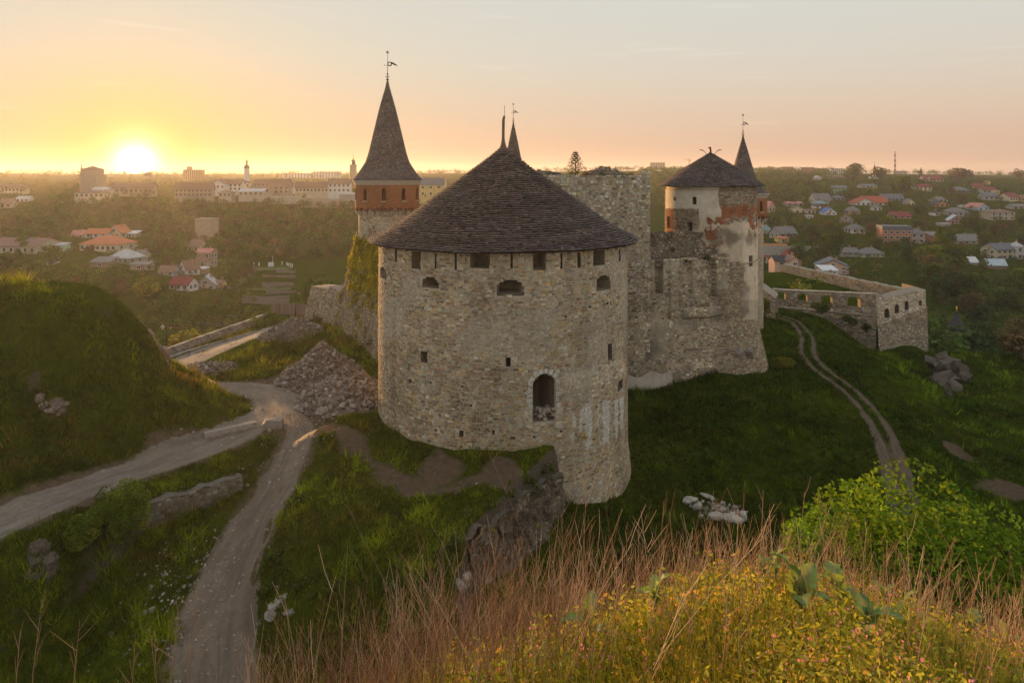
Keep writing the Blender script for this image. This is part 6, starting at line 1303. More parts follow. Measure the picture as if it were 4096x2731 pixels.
H('d', 640, 845, 388, 430, 625, 'brown', 'pink', 'side', 'the tall village house', 'tall brown house with a pink roof in the village', floors=2, rot=-12)
H('d', 575, 755, 470, 545, 645, 'tan', 'brown', 'hip', 'the tan village house', 'tan house left of the tall brown house in the village')
H('d', 270, 560, 770, 855, 945, 'white', 'darkred', 'side', 'the dark red village roof', 'white cottage with a dark red roof in the village', rot=-12, win=3)
H('d', 580, 860, 755, 870, 935, 'beige', 'tin', 'front', 'the beige village gable', 'wide beige gable with two tiny windows in the village', rot=14)
H('d', 850, 962, 820, 860, 918, 'yellow', 'brown', 'side', 'the yellow village house', 'little yellow house at the end of the village lane', win=1)
H('d', 620, 740, 640, 655, 725, 'brown', 'white', 'flat', 'the village shed', 'dark shed with a white roof in the village', 'shed', win=0)
H('d', 510, 725, 270, 352, 425, 'cream', 'brown', 'side', 'the upper village house', 'cream house at the upper end of the village', rot=-25)
# the old town on its plateau
H('a', -120, 300, 490, 540, 705, 'cream', 'brown', 'hip', 'the long school', 'long three-storey cream building at the left edge of the town', 'building', d=520, floors=3, win=9, dep=.3)
H('a', 0, 150, 680, 735, 800, 'beige', 'brown', 'side', 'the edge cottage', 'brown roofed cottage below the long cream building')
H('a', 210, 370, 650, 680, 720, 'white', 'tin', 'side', 'the pale town roof', 'pale roofed cottage right of the long cream building')
H('a', 955, 1325, 568, 602, 675, 'cream', 'brown', 'hip', 'the white town house', 'white town house below the minaret', win=6, dep=.4, d=450)
H('a', 1180, 1372, 535, 565, 600, 'cream', 'tin', 'side', 'the tin roof by the church', 'pale tin roof in front of the domeless church', d=480)
H('a', 1400, 1950, 480, 540, 620, 'tan', 'brown', 'side', 'the town block under the sun', 'long tan town block right below the sun', 'building', d=520, dep=.2, win=9)
H('b', 0, 470, 475, 552, 655, 'tan', 'brown', 'side', 'the long monastery', 'long brown roofed monastery at the plateau edge', 'building', d=455, dep=.15, win=9, floors=2)
H('b', 470, 850, 435, 490, 575, 'white', 'brown', 'side', 'the white temple', 'white building with a shallow brown roof and pediment', 'building', d=490, dep=.3, win=7, floors=2)
H('b', 462, 640, 437, 490, 572, 'white', 'brown', 'front', 'the white pediment', 'white pediment front of the white building', 'building', d=484, dep=.4, win=3)
H('b', 560, 720, 575, 606, 655, 'beige', 'brown', 'front', 'the small town gable', 'small beige gable below the white building', d=448)
H('b', 810, 1125, 555, 592, 640, 'beige', 'tin', 'shed', 'the tin town roof', 'long pale tin roof at the plateau edge', 'building', d=450, dep=.3)
H('b', 915, 1205, 512, 560, 600, 'beige', 'brown', 'hip', 'the brown town hip', 'brown hipped roof above the long tin roof', d=470, dep=.4)
H('b', 855, 950, 450, 475, 555, 'cream', 'grey', 'hip', 'the narrow town house', 'narrow cream house below the town hall tower', d=500)
H('b', 1000, 1195, 435, 490, 525, 'cream', 'brown', 'side', 'the row house', 'brown roofed row house right of the town hall tower', d=530, dep=.3)
H('b', 1195, 1450, 430, 522, 615, 'tan', 'brown', 'side', 'the steep church roof', 'old church with a steep brown roof and small ridge turret', 'church', d=480, dep=.6, win=4)
H('b', 1420, 1525, 458, 490, 555, 'white', 'brown', 'hip', 'the small white town house', 'small white house right of the steep church roof', d=510)
H('b', 1530, 1950, 468, 530, 615, 'cream', 'brown', 'side', 'the long palace', 'long cream palace with a brown roof and small windows', 'building', d=490, dep=.15, win=9)
H('b', 1950, 2230, 430, 482, 605, 'white', 'brown', 'side', 'the balcony house', 'white house with balconies and a brown roof left of the spire tower', 'building', d=480, dep=.3, win=5, floors=2)
H('b', 2090, 2290, 605, 625, 672, 'grey', 'white', 'flat', 'the stage', 'open-air stage with a white canopy', 'stage', d=440, win=0)
H('y', 1290, 1705, 310, 420, 640, 'yellow', 'slate', 'side', 'the yellow church', 'pale yellow church with a slate roof between the spire tower and the big roof', 'church', d=420, dep=.5, win=3)
H('y', 1570, 1760, 300, 345, 400, 'cream', 'pink', 'front', 'the pink roof behind', 'cream gable behind the yellow church', d=450)
# skyline blocks
def block(crop, x0, x1, y0, yb, wall, label, d, fl, nw, cat='building'):
    ox, oy, sc = CROPS[crop]; return house(crop, x0, x1, y0, y0 + (yb - y0) * .06, yb, wall, 'grey', 'flat', label, label, cat, d=d, floors=fl, win=nw, dep=.3)
block('5', 345, 552, 292, 440, 'brick', 'brown brick apartment block, left of the pair on the right ridge', 1150, 7, 6)
block('5', 710, 920, 300, 450, 'brick', 'brown brick apartment block, right of the pair on the right ridge', 1120, 7, 6)
block('5', 1210, 1415, 325, 455, 'white', 'white apartment block with balconies on the right ridge', 1000, 6, 6)
block('5', 1650, 1745, 340, 400, 'grey', 'small grey block behind the ridge trees', 1250, 3, 4)
block('6', 55, 285, 362, 445, 'grey', 'grey boiler house at the foot of the tall chimney', 1200, 2, 4)
block('a', 410, 990, 366, 430, 'tan', 'very long low apartment block on the left skyline', 1300, 3, 9)
block('a', 1370, 1520, 360, 420, 'tan', 'dark block just left of the sun', 1200, 2, 5)
block('b', 105, 350, 310, 435, 'orange', 'broad hotel block with a roof tower on the skyline', 1000, 8, 9)
block('b', 150, 202, 270, 330, 'orange', 'roof tower on top of the broad hotel block', 1002, 2, 2)
block('b', 1365, 1705, 355, 440, 'white', 'long pale apartment block, left of the pair on the skyline', 1150, 5, 9)
block('b', 1760, 2092, 335, 445, 'white', 'long pale apartment block, right of the pair on the skyline', 1100, 6, 9)
block('r', 430, 640, 318, 385, 'tan', 'apartment block on the skyline between keep and plastered tower', 1500, 4, 6)
block('r', 1060, 1185, 330, 395, 'blue', 'small pale block beside the crane on the middle skyline', 1500, 3, 4)
def lathe_thing(name, label, cat, crop, xc, yb, d, parts):
    ox, oy, sc = CROPS[crop]; s = d / FPX * sc; x, y = TD(ox + xc * sc, d); z = -(oy + yb * sc - HY) / FPX * d; root = tag(empty(name, (x, y, z)), label, cat)
    for nm, mt, n, prof in parts: MB().lathe([(r * s, (yb - q) * s) for r, q in prof], n).build(nm, mt, root)
    return root
DARKR = RM['brown']; COPPER = plain('dark_copper', (.10, .085, .07), rough=.5)
lathe_thing('minaret', 'slender stone minaret with a statue on the left skyline', 'minaret', 'a', 1037, 570, 520, [('shaft', WM['tan'], 10, [(20, 575), (18, 360)]), ('gallery', WM['tan'], 10, [(18, 362), (26, 352), (26, 345), (14, 342)]), ('lantern', WM['tan'], 8, [(13, 345), (13, 295), (17, 292), (6, 282)]), ('statue', IRON, 6, [(5, 285), (7, 262), (5, 250), (6, 243), (2, 234)])])
lathe_thing('cathedral', 'square domeless cathedral with a pyramid roof on the left skyline', 'church', 'a', 1180, 560, 540, [('drum', WM['tan'], 4, [(128, 430), (128, 305)]), ('roof', DARKR, 4, [(142, 306), (60, 282), (4, 262)]), ('lower_walls', WM['tan'], 4, [(150, 560), (150, 372), (140, 370)]), ('cross', IRON, 4, [(2, 264), (2, 240)])]).rotation_euler = (0, 0, R(45))
lathe_thing('church_dome', 'round church dome silhouetted right of the sun', 'church', 'a', 1880, 420, 900, [('drum', WM['tan'], 14, [(44, 425), (44, 385)]), ('dome', DARKR, 14, [(46, 388), (44, 368), (34, 353), (16, 345), (3, 341)])])
lathe_thing('town_hall', 'town hall tower with a dark onion cap on the skyline', 'tower', 'b', 912, 450, 620, [('shaft', WM['white'], 8, [(36, 455), (34, 292)]), ('cap', COPPER, 10, [(38, 293), (38, 280), (30, 262), (18, 250), (12, 246)]), ('lantern', COPPER, 8, [(12, 248), (12, 212), (16, 208), (9, 196), (2, 186)]), ('rod', IRON, 4, [(2, 188), (1, 152)])])
lathe_thing('bell_tower', 'tall church bell tower with a stepped baroque cap left of the spire tower', 'tower', 'b', 2265, 420, 640, [('shaft', WM['tan'], 8, [(50, 440), (46, 350), (44, 255)]), ('cornice', WM['tan'], 8, [(50, 258), (50, 248), (40, 245)]), ('cap', COPPER, 8, [(30, 250), (26, 212), (30, 206), (20, 190), (10, 180), (8, 170), (3, 160)]), ('cross', IRON, 4, [(2, 162), (2, 116)])])
ch = lathe_thing('hill_church', 'white church with a flared maroon spire and golden dome on the right ridge', 'church', '5', 1990, 560, 800, [('nave', WM['white'], 4, [(130, 560), (130, 465), (120, 460)]), ('drum', WM['white'], 8, [(46, 470), (44, 378)]), ('golden_dome', plain('gilding', (.80, .48, .10), rough=.25, metal=.9), 12, [(44, 380), (54, 370), (48, 358), (34, 340), (22, 335)]), ('spire', RM['darkred'], 10, [(42, 352), (30, 330), (14, 290), (4, 258)]), ('cross', IRON, 4, [(3, 260), (2, 190)])]); ch.rotation_euler = (0, 0, R(20))
for sx in (-70, 70): MB().lathe([(r * 800 / FPX * .05634, (560 - q) * 800 / FPX * .05634) for r, q in ((13, 470), (13, 430), (17, 422), (13, 408), (2, 392))], 8, (sx * 800 / FPX * .05634, 0, 0)).build('cupola', plain('gilding', (.80, .48, .10), rough=.25, metal=.9), ch)
st = plain('chimney_white', (.55, .50, .46)); sr = plain('chimney_red', (.36, .13, .10))
lathe_thing('smokestack', 'tall red and white banded factory chimney on the right skyline', 'chimney', '6', 86, 375, 1205, [('band', sr if k % 2 == 0 else st, 12, [(19 - k * .95, 380 - k * 44), (19 - (k + 1) * .95, 380 - (k + 1) * 44)]) for k in range(8)] + [('rim', sr, 12, [(13, 34), (15, 32), (15, 26), (11, 25)])])
def crane(crop, x, y0, yb, d, jib, label):
    ox, oy, sc = CROPS[crop]; s = d / FPX * sc; xx, yy = TD(ox + x * sc, d); root = tag(empty('tower_crane', (xx, yy, -(oy + yb * sc - HY) / FPX * d)), label, 'crane'); h = (yb - y0) * s; m = MB()
    for a, b in ((-1, -1), (1, -1), (1, 1), (-1, 1)): m.tube([(a * .7, b * .7, 0), (a * .7, b * .7, h)], .12, 3)
    for k in range(int(h / 2)): m.tube([(-.7, -.7, k * 2), (.7, -.7, k * 2 + 2)], .09, 3)
    pm = plain('crane_paint', (.42, .25, .10)); m.build('mast', pm, root); MB().tube([(-jib * .3 * s, 0, h * .86), (0, 0, h), (jib * s, 0, h * .88)], .15, 3).tube([(-jib * .35 * s, 0, h * .84), (jib * s, 0, h * .86)], .35, 3).build('jib', pm, root); MB().box((-jib * .3 * s, 0, h * .78), (2, 1.2, 2)).build('counterweight', pm, root)
crane('b', 1480, 318, 440, 1180, 105, 'tower crane above the left pale apartment block')
crane('r', 985, 262, 400, 1500, -55, 'tower crane on the middle skyline left of the plastered tower')
# garden chapel with a conical roof, second one at the frame edge
for px, d, lb in ((956.5, 186, 'small dark chapel with a conical roof and golden cross in the trees'), (1021.5, 190, 'tip of a second chapel spire at the right edge')):
    x, y = TD(px, d); s = d / FPX; z = -((336 if px < 1000 else 347) - HY) * s; root = tag(empty('chapel', (x, y, z)), lb, 'chapel'); dk = 0 if px < 1000 else 4 * s
    MB().lathe([(6.6 * s, -2), (6.6 * s, 9 * s)], 8).build('body', WM['dark'], root); MB().lathe([(8.2 * s, 8.5 * s), (6.5 * s, 11 * s), (3.2 * s, 18 * s), (1.4 * s, 22 * s), (1.5 * s, 24.5 * s), (.4 * s, 25.5 * s)], 10, (0, 0, dk)).build('roof', RM['black'], root)
    MB().box((0, 0, 28 * s + dk), (.14, .14, 5 * s)).box((0, 0, 28.8 * s + dk), (2.2 * s, .14, .14)).build('cross', plain('gilding', (.80, .48, .10), rough=.25, metal=.9), root)
    if px > 1000: root.scale = (.6, .6, .6); root.location.z += 5 * s
# fort wall below the stage, field monument, posts, garden fence
def long_box(name, label, cat, crop, x0, x1, y0, y1, d0, d1, mtl, th=1.5, kind=None):
    ox, oy, sc = CROPS[crop]; A = TD(ox + x0 * sc, d0); B = TD(ox + x1 * sc, d1); z = lambda yy, dd: -(oy + yy * sc - HY) / FPX * dd; m = MB()
    v = [(*A, z(y1, d0) - 3), (*B, z(y1, d1) - 3), (B[0], B[1] + th, z(y1, d1) - 3), (A[0], A[1] + th, z(y1, d0) - 3), (*A, z(y0, d0)), (*B, z(y0, d1)), (B[0], B[1] + th, z(y0, d1)), (A[0], A[1] + th, z(y0, d0))]
    m.add(v, [(3, 2, 1, 0), (4, 5, 6, 7), (0, 1, 5, 4), (1, 2, 6, 5), (2, 3, 7, 6), (3, 0, 4, 7)]); o = m.build(name, mtl); return tag(o, label, cat, kind=kind)
long_box('town_wall', 'low stone town wall below the open-air stage', 'wall', 'b', 1600, 2420, 680, 745, 436, 430, WM['tan'])
long_box('town_wall', 'broken stone rampart along the plateau edge left of the stage', 'wall', 'b', 1130, 1600, 640, 690, 444, 438, WM['beige'])
long_box('garden_fence', 'orange-red plank fence beside the yellow shed', 'fence', '7', 110, 540, 515, 548, 300, 303, WM['orange'], .3)
long_box('road_wall', 'pale grey roadside wall below the orange-red fence', 'wall', '7', 120, 1460, 560, 590, 292, 330, WM['grey'], .5)
x, y = far_hit(271, 267); s = y / FPX; z = -(267 - HY) * s; root = tag(empty('monument', (x, y, z)), 'white block with a tall pole in the fields', 'monument'); MB().box((0, 0, 1.3), (4.4 * s, 2, 3.2 * s * 1.2)).build('block', FRAME, root); MB().tube([(1.5 * s, 0, 0), (1.5 * s, 0, 11 * s)], .1, 5).build('pole', FRAME, root)
for k, (px, py, lb) in enumerate(((254, 267, 'leftmost'), (259, 266.5, 'second'), (282, 265, 'third'), (287, 265.5, 'fourth'), (288.5, 266, 'fifth'), (290.5, 267, 'sixth'), (292.3, 268, 'rightmost'))):
    x, y = far_hit(px, py); o = tag(MB().box((0, 0, .7), (.35, .35, 1.9)).build('fence_post', FRAME), lb + ' white post of the row round the field monument', 'post', 'white posts round the field'); o.location = (x, y, ground(x, y))
x, y = far_hit(207, 243, 250); o = tag(MB().box((0, 0, 4), (9, 7, 16)).box((0, 0, 12.2), (9.6, 7.6, .5)).build('stone_tower', WM['tan']), 'plain square stone tower in the wood under the sun', 'tower'); o.location = (x, y, ground(x, y))
x, y = TD(976, 152); o = MB().prism([(-2.2, 0), (2.2, -.6), (1.6, .9), (-1.9, 1.6)], -1.5, 1.5).build('tin_roof', RM['white']); o.location = (x, y, -(388 - HY) / FPX * 152); o.rotation_euler = (R(-35), R(8), R(20)); tag(o, 'pale shining scrap roof below the rock outcrop', 'roof')
# ploughed fields and lane in the valley
def field(px0, px1, py0, py1, m, label, seed, nm='field'):
    c = [far_hit(px0, py0), far_hit(px1, py0), far_hit(px1 * .98 + px0 * .02, py1), far_hit(px0, py1)]; n = 10; V = []
    for i in range(n + 1):
        for j in range(n + 1):
            u, v = j / n, i / n; x = (c[0][0] * (1 - u) + c[1][0] * u) * (1 - v) + (c[3][0] * (1 - u) + c[2][0] * u) * v; y = (c[0][1] * (1 - u) + c[1][1] * u) * (1 - v) + (c[3][1] * (1 - u) + c[2][1] * u) * v; V.append((x, y, ground(x, y) + .35))
    i = (np.arange(n)[:, None] * (n + 1) + np.arange(n)[None, :]).ravel(); tag(link(nm, mesh_np(nm, V, np.stack([i, i + 1, i + n + 2, i + n + 1], 1), None, True, mats=[m])), label, 'field', kind='structure')
SOIL = plain('ploughed_soil', (.075, .055, .036), var=.35, scale=.4); TURF = plain('turf', (.06, .085, .02), var=.3, scale=.3)
for k, (a, b, c, d_, m) in enumerate(((276, 296, 271, 274, SOIL), (262, 296, 275.5, 278, SOIL), (262, 294, 282.5, 288, SOIL), (266, 296, 291.5, 295, SOIL), (242, 290, 297, 305, SOIL), (192, 238, 316, 318.5, TURF), (246, 292, 288.5, 291, TURF), (252, 292, 268, 270.5, TURF), (198, 232, 322, 327, SOIL))): field(a, b, c, d_, m, ('ploughed brown' if m is SOIL else 'green') + ' garden strip in the left valley', k)
lane = smooth_line([far_hit(px, py) for px, py in ((218, 297), (226, 291), (234, 285), (243, 279), (250, 274), (254, 268))], 2.0)
tag(ribbon('lane', lane, 1.8, M_PATH, .5, 41, rag=.3), 'dirt lane beside the village in the left valley', 'path', kind='structure')
# ------------------------------------------------------------------ trees
BARK = plain('bark', (.12, .09, .065))
LEAF_FAR = leafmat('far_leaves', .25, .3, .15)
def crown_points(n, rng, lumps, rx, rz, z0, shell=.5):
    """leaf positions on uneven lumps spread through an ellipsoid"""
    c = rng.standard_normal((lumps, 3)); c /= np.linalg.norm(c, axis=1)[:, None]; c *= rng.uniform(.25, .74, (lumps, 1)); c[:, 2] = c[:, 2] * .95 - .02
    rad = rng.uniform(.24, .46, lumps); k = rng.choice(lumps, n, p=rad ** 2 / (rad ** 2).sum()); v = rng.standard_normal((n, 3)); v /= np.linalg.norm(v, axis=1)[:, None]; 
    P = c[k] + v * (rad[k] * rng.uniform(shell, 1.08, n) ** .5)[:, None]
    return P * [rx, rx, rz] + [0, 0, z0 + rz], k, c * [rx, rx, rz] + [0, 0, z0 + rz]
def tree_meshes(seed, h, cr, trunk_h, cols, n, leaf, lumps=11, kind='round', thin=1.0):
    rng = np.random.default_rng(seed); rz = (h - trunk_h) / 2 / 1.0; m = MB()
    if kind == 'round':
        P, k, c = crown_points(n, rng, lumps, cr, rz, trunk_h)
        m.tube([(0, 0, -1), (.05 * cr, 0, trunk_h * .6), (0, .04 * cr, trunk_h + rz * .5), (0, 0, trunk_h + rz * 1.3)], [.035 * h, .026 * h, .016 * h, .004 * h], 6)
        for q in c[:8]: m.tube([(0, 0, trunk_h + rz * .15), tuple(np.array([0, 0, trunk_h + rz * .2]) * .4 + q * .55 + [0, 0, -.05 * h]), tuple(q)], [.013 * h, .009 * h, .003 * h], 4, cap=False)
    elif kind == 'poplar':
        t = rng.random(n); a = rng.uniform(0, 6.28, n); r = cr * np.sin(np.pi * np.clip(t, .03, .97)) ** .55 * (1 - .35 * t) * rng.uniform(.55, 1.05, n) * (1 + .25 * np.sin(a * 3 + t * 19)); P = np.stack([r * np.cos(a), r * np.sin(a), trunk_h + t * (h - trunk_h)], 1); k = (t * 9).astype(int); m.tube([(0, 0, -1), (0, 0, h * .9)], [.02 * h, .004 * h], 5)
    else:                                                                          # conifer
        t = rng.random(n) ** .8; a = rng.uniform(0, 6.28, n); r = cr * (1 - t) * (.55 + .45 * np.abs(np.sin(t * 26))) * rng.uniform(.5, 1.05, n); P = np.stack([r * np.cos(a), r * np.sin(a), trunk_h + t * (h - trunk_h) - r * .25], 1); k = (t * 12).astype(int); m.tube([(0, 0, -1), (0, 0, h * .95)], [.02 * h, .004 * h], 5)
    V, Q = leaf_quads(P, leaf, rng, aspect=.8); cl = np.array(cols)[rng.integers(0, len(cols), 40)] * rng.uniform(.75, 1.25, (40, 1)); t = cl[k % 40] * rng.uniform(.7, 1.3, (n, 1))
    cm = mesh_np('crown', V, Q, np.repeat(t, 4, 0), mats=[LEAF_FAR]); tm = m.mesh('trunk'); tm.materials.append(BARK); return tm, cm
OLIVE = [(.085, .13, .02), (.105, .14, .023), (.07, .115, .018)]; BROWNT = [(.135, .10, .045), (.15, .11, .05), (.115, .10, .04)]; BRIGHT = [(.085, .14, .022), (.11, .165, .026), (.07, .12, .02)]; DARKG = [(.045, .085, .024), (.055, .095, .026), (.04, .07, .02)]; YEL = [(.20, .20, .025), (.24, .22, .03)]
KINDS = {'olive': ('olive-green', OLIVE), 'brown': ('brownish budding', BROWNT), 'bright': ('fresh green', BRIGHT), 'dark': ('dark green', DARKG), 'yellow': ('yellow-green', YEL)}
PROTO = {}
for ci, (kn, (w, cols)) in enumerate(KINDS.items()):
    for j in range(2): PROTO[(kn, j)] = tree_meshes(1000 + ci * 10 + j, 10, 4.2 + j * .8, .5 + .6 * j, cols, 1300, .66, 12 + 3 * j)
PROTO[('poplar', 0)] = tree_meshes(1100, 10, 1.5, .6, OLIVE, 900, .5, kind='poplar'); PROTO[('conifer', 0)] = tree_meshes(1101, 10, 2.4, .8, DARKG, 900, .45, kind='conifer')
_used = {}
def place_tree(px, d, h, kind, j, label, group, wid=1.0, sink=.3, name='tree', z=None):
    x, y = TD(px, d); root = tag(empty(name, (x, y, (ground(x, y) if z is None else z) - sink), random.uniform(0, 6.28)), label, 'tree', group); tm, cm = PROTO[(kind, j)]; s = h / 10; root.scale = (s * wid, s * wid, s)
    link('trunk', tm, root); link('crown', cm, root); return root
def rect_of(px, d, h, wid=1.0):
    z = float(np.interp(d, _td, _TZ[int(np.clip(round((px - _tc[0]) / 7), 0, len(_tc) - 1))])); s = FPX / d; return px - .42 * h * s * wid, px + .42 * h * s * wid, HY - (z + h) * s, HY - z * s
def hides(r, d, lim=.22):
    for a, b, y0, y1, hd, nm in HOUSES:
        if d > hd + 4: continue
        ox = min(r[1], b) - max(r[0], a); oy = min(r[3], y1) - max(r[2], y0)
        if ox > 0 and oy > 0 and ox * oy > lim * (b - a) * (y1 - y0): return True
    return False
def relation(px, py, d):
    """where a tree stands, told by the nearest building"""
    best = min(HOUSES, key=lambda q: abs((q[0] + q[1]) / 2 - px) * .8 + abs(q[3] - py) * 2.2 + (60 if abs(q[4] - d) > 260 else 0)); m = (best[0] + best[1]) / 2
    if abs(px - m) < (best[1] - best[0]) * .45: w = 'in front of ' if d < best[4] else 'behind '
    else: w = 'left of ' if px < m else 'right of '
    return w + best[5]
SIZES = ((6, 'small'), (9, 'medium'), (99, 'tall')); _labels = {}
def auto_tree(px, py, kind, h, d, grp):
    r = rect_of(px, d, h); sz = next(n for v, n in SIZES if h < v); lab = f"{sz} {KINDS[kind][0] if kind in KINDS else kind} tree {relation(px, r[3], d)}"
    k = _labels.get(lab, 0); _labels[lab] = k + 1
    if k: lab = f"{('next', 'third', 'fourth', 'fifth', 'sixth', 'seventh', 'eighth', 'ninth')[min(k - 1, 7)]} {lab}"
    place_tree(px, d, h, kind, random.randrange(2) if kind in KINDS else 0, lab, grp, random.uniform(.85, 1.25))
def scatter(n, box, hr, kinds, grp, seed, dmin=150, keepout=None):
    rng = random.Random(seed); done = 0; tries = 0; random.seed(seed)
    while done < n and tries < n * 14:
        tries += 1; px = rng.uniform(box[0], box[1]); py = box[2] + (box[3] - box[2]) * rng.random() ** .9
        x, d = far_hit(px, py, dmin); h = rng.uniform(*hr) * (1.0 if d > 260 else .95)
        if keepout and keepout(px, py): continue
        if hides(rect_of(px, d, h), d): continue
        auto_tree(px, py, rng.choice(kinds), h, d, grp); done += 1
RK = ['olive'] * 5 + ['brown'] * 3 + ['bright'] * 3 + ['dark'] * 4
scatter(120, (765, 1050, 182, 262), (5, 10), RK, 'trees on the right hillside', 21, 200)
scatter(34, (930, 1060, 258, 300), (8, 13), ['olive', 'brown', 'bright', 'dark', 'olive'], 'trees in the right canyon', 22, 150)
scatter(26, (945, 1060, 300, 420), (6, 10), ['olive', 'brown', 'dark', 'brown', 'olive'], 'trees below the rock outcrop', 23, 130, lambda a, b: (945 < a < 968 and 295 < b < 352) or a < 940 + (b - 330) * .45)
scatter(60, (-40, 235, 226, 300), (5, 9), ['olive', 'brown', 'bright', 'olive', 'olive'], 'trees in the left valley', 24, 170)
scatter(26, (150, 300, 285, 325), (4, 6.5), ['olive', 'bright', 'brown', 'olive'], 'bushes and trees beyond the parapet wall', 25, 122, lambda a, b: 235 < a < 300 and b < 312)
for px, d, h, k, j, lab, wid in [
    (322, 165, 13.5, 'olive', 0, 'big willow-like tree behind the wooden fence and bastion', 1.25), (338, 150, 9, 'bright', 1, 'green bushy tree right against the ivy bastion', 1.2), (308, 150, 7, 'bright', 0, 'low green tree left of the bastion behind the fence', 1.3),
    (247, 262, 8, 'brown', 1, 'lone round tree at the bend of the village lane', 1.0), (259, 112, 4.6, 'olive', 0, 'dense bush behind the parapet wall left of the lamp and fence', 1.5), (268, 111, 4.2, 'bright', 1, 'bright bush touching the parapet wall end', 1.3), (236, 108, 3.2, 'yellow', 0, 'yellow-green bush behind the middle of the parapet wall', 1.5), (212, 103, 3.0, 'olive', 1, 'olive bush behind the parapet wall near the mound', 1.5),
    (148, 210, 11, 'yellow', 1, 'yellow willow rising behind the mound', .9), (52, 268, 10, 'olive', 1, 'leaning tree with a bare trunk beside the mint shed', 1.0), (196, 118, 5, 'bright', 0, 'fresh green bush beyond the parapet wall', 1.4), (182, 104, 4.4, 'yellow', 1, 'yellow-green bush at the near end of the parapet wall', 1.5),
    (944, 168, 17, 'bright', 0, 'very large green tree behind the chapel', 1.15), (972, 176, 16, 'dark', 1, 'large dark green tree right of the very large green one', 1.2), (1000, 150, 13, 'olive', 0, 'large olive tree at the right edge above the chapel path', 1.2), (934, 150, 9, 'olive', 1, 'bare-stemmed tree between the outer wall and the chapel', 1.0), (985, 145, 11, 'olive', 1, 'broad olive tree right of the chapel', 1.2), (1018, 128, 9, 'brown', 0, 'brownish tree at the right edge', 1.2),
    (958, 130, 7, 'bright', 1, 'bright bush below the chapel', 1.4), (975, 126, 6, 'bright', 0, 'bright bush right of the rock outcrop', 1.4), (990, 118, 7, 'brown', 1, 'reddish brown bush below the pale scrap roof', 1.4), (1006, 112, 7, 'brown', 0, 'dark brown bush on the slope below the canyon edge', 1.4), (1022, 106, 7, 'brown', 1, 'brown bush at the right edge above the steep slope', 1.3),
    (940, 270, 17, 'poplar', 0, 'tall columnar poplar in front of the long patched roof', 1.2), (871, 560, 8.5, 'yellow', 0, 'bright yellow-green round tree left of the crimson roof', 1.1), (904, 560, 17, 'olive', 1, 'large round tree in the middle of the right hillside', 1.2), (921, 800, 14, 'conifer', 0, 'dark conifer left of the manor', 1.2),
    (1018, 900, 16, 'brown', 1, 'round tree on the skyline at the right edge', 1.1), (957, 760, 18, 'brown', 0, 'broad tree clump on the skyline right of the manor', 1.8), (855, 760, 20, 'dark', 1, 'broad dark tree left of the white church', 1.5), (880, 740, 18, 'dark', 0, 'dark tree right of the white church', 1.3), (660, 97, 5.5, 'yellow', 1, 'yellow-green tree in the gap between keep and plastered tower', 1.1), (668, 95, 5.0, 'olive', 0, 'olive tree touching the left side of the plastered tower', 1.0),
    (808, 205, 8, 'brown', 0, 'brown bush left of the pink house', 1.6), (848, 175, 8, 'bright', 1, 'bright green bush above the rear court wall', 1.5), (868, 172, 7, 'bright', 0, 'second bright bush along the rear court wall', 1.5), (884, 168, 7, 'olive', 1, 'olive bush at the right end of the rear court wall', 1.4), (900, 165, 8, 'dark', 0, 'dark bush above the end face of the outer wall', 1.3), (915, 160, 9, 'olive', 0, 'olive tree over the corner of the outer wall', 1.2)]:
    place_tree(px, d, h, k, j, lab, None, wid, z=-13.0 if px in (660, 668) else None)
# continuous woods: canyon side on the left, ridges on the right, far skyline
def woodland(name, label, n, sampler, cols, seed, per=110, leaf=.95):
    rng = np.random.default_rng(seed); X, D, Hh = sampler(n, rng); Y = D; Z = terrain(X, Y); Ps, Ts, Ls = [], [], []
    base = []
    for j in range(6): P, k, c = crown_points(per, rng, 7, .48, .45, .08); base.append((P, k))
    C = np.array(cols)
    for i in range(len(X)):
        if hides(rect_of(CX + FPX * X[i] / Y[i], Y[i], Hh[i]), Y[i]): continue
        P, k = base[rng.integers(0, 6)]; a = rng.uniform(0, 6.28); ca, sa = math.cos(a), math.sin(a); h = Hh[i]; w = h * rng.uniform(.85, 1.3); Q = np.stack([(P[:, 0] * ca - P[:, 1] * sa) * w, (P[:, 0] * sa + P[:, 1] * ca) * w, P[:, 2] * h], 1) + [X[i], Y[i], Z[i] - .4]; Ps.append(Q); Ts.append(np.tile(C[rng.integers(0, len(C))] * rng.uniform(.7, 1.25), (per, 1)) * rng.uniform(.75, 1.25, (per, 1))); Ls.append(np.full(per, leaf * h / 9))
    P = np.concatenate(Ps); V, Q = leaf_quads(P, np.concatenate(Ls), rng, aspect=.85); tag(link(name, mesh_np(name, V, Q, np.repeat(np.concatenate(Ts), 4, 0), mats=[LEAF_FAR])), label, 'woodland', kind='stuff')
def samp(px0, px1, d0, d1, h0, h1, power=1.0):
    def f(n, rng): d = d0 * (d1 / d0) ** (rng.random(n) ** power); px = rng.uniform(px0, px1, n); return (px - CX) / FPX * d, d, rng.uniform(h0, h1, n)
    return f
woodland('woodland', 'hazy wooded canyon side below the old town', 1250, samp(-90, 420, 318, 438, 5, 9), OLIVE + BROWNT + BRIGHT[:1], 31)
woodland('woodland', 'wooded slopes beyond the gap right of the keep', 1000, samp(640, 850, 480, 1250, 6, 11), OLIVE + DARKG + BRIGHT[:1], 32, 90)
woodland('woodland', 'gardens and hedges between the houses on the right hillside', 1700, samp(755, 1100, 228, 950, 2.8, 6.0), OLIVE + BROWNT + DARKG, 33, 60, 1.1)
woodland('woodland', 'bushes filling the right canyon', 650, samp(800, 1110, 128, 240, 3, 6), OLIVE + DARKG + BROWNT, 34, 120, .8)
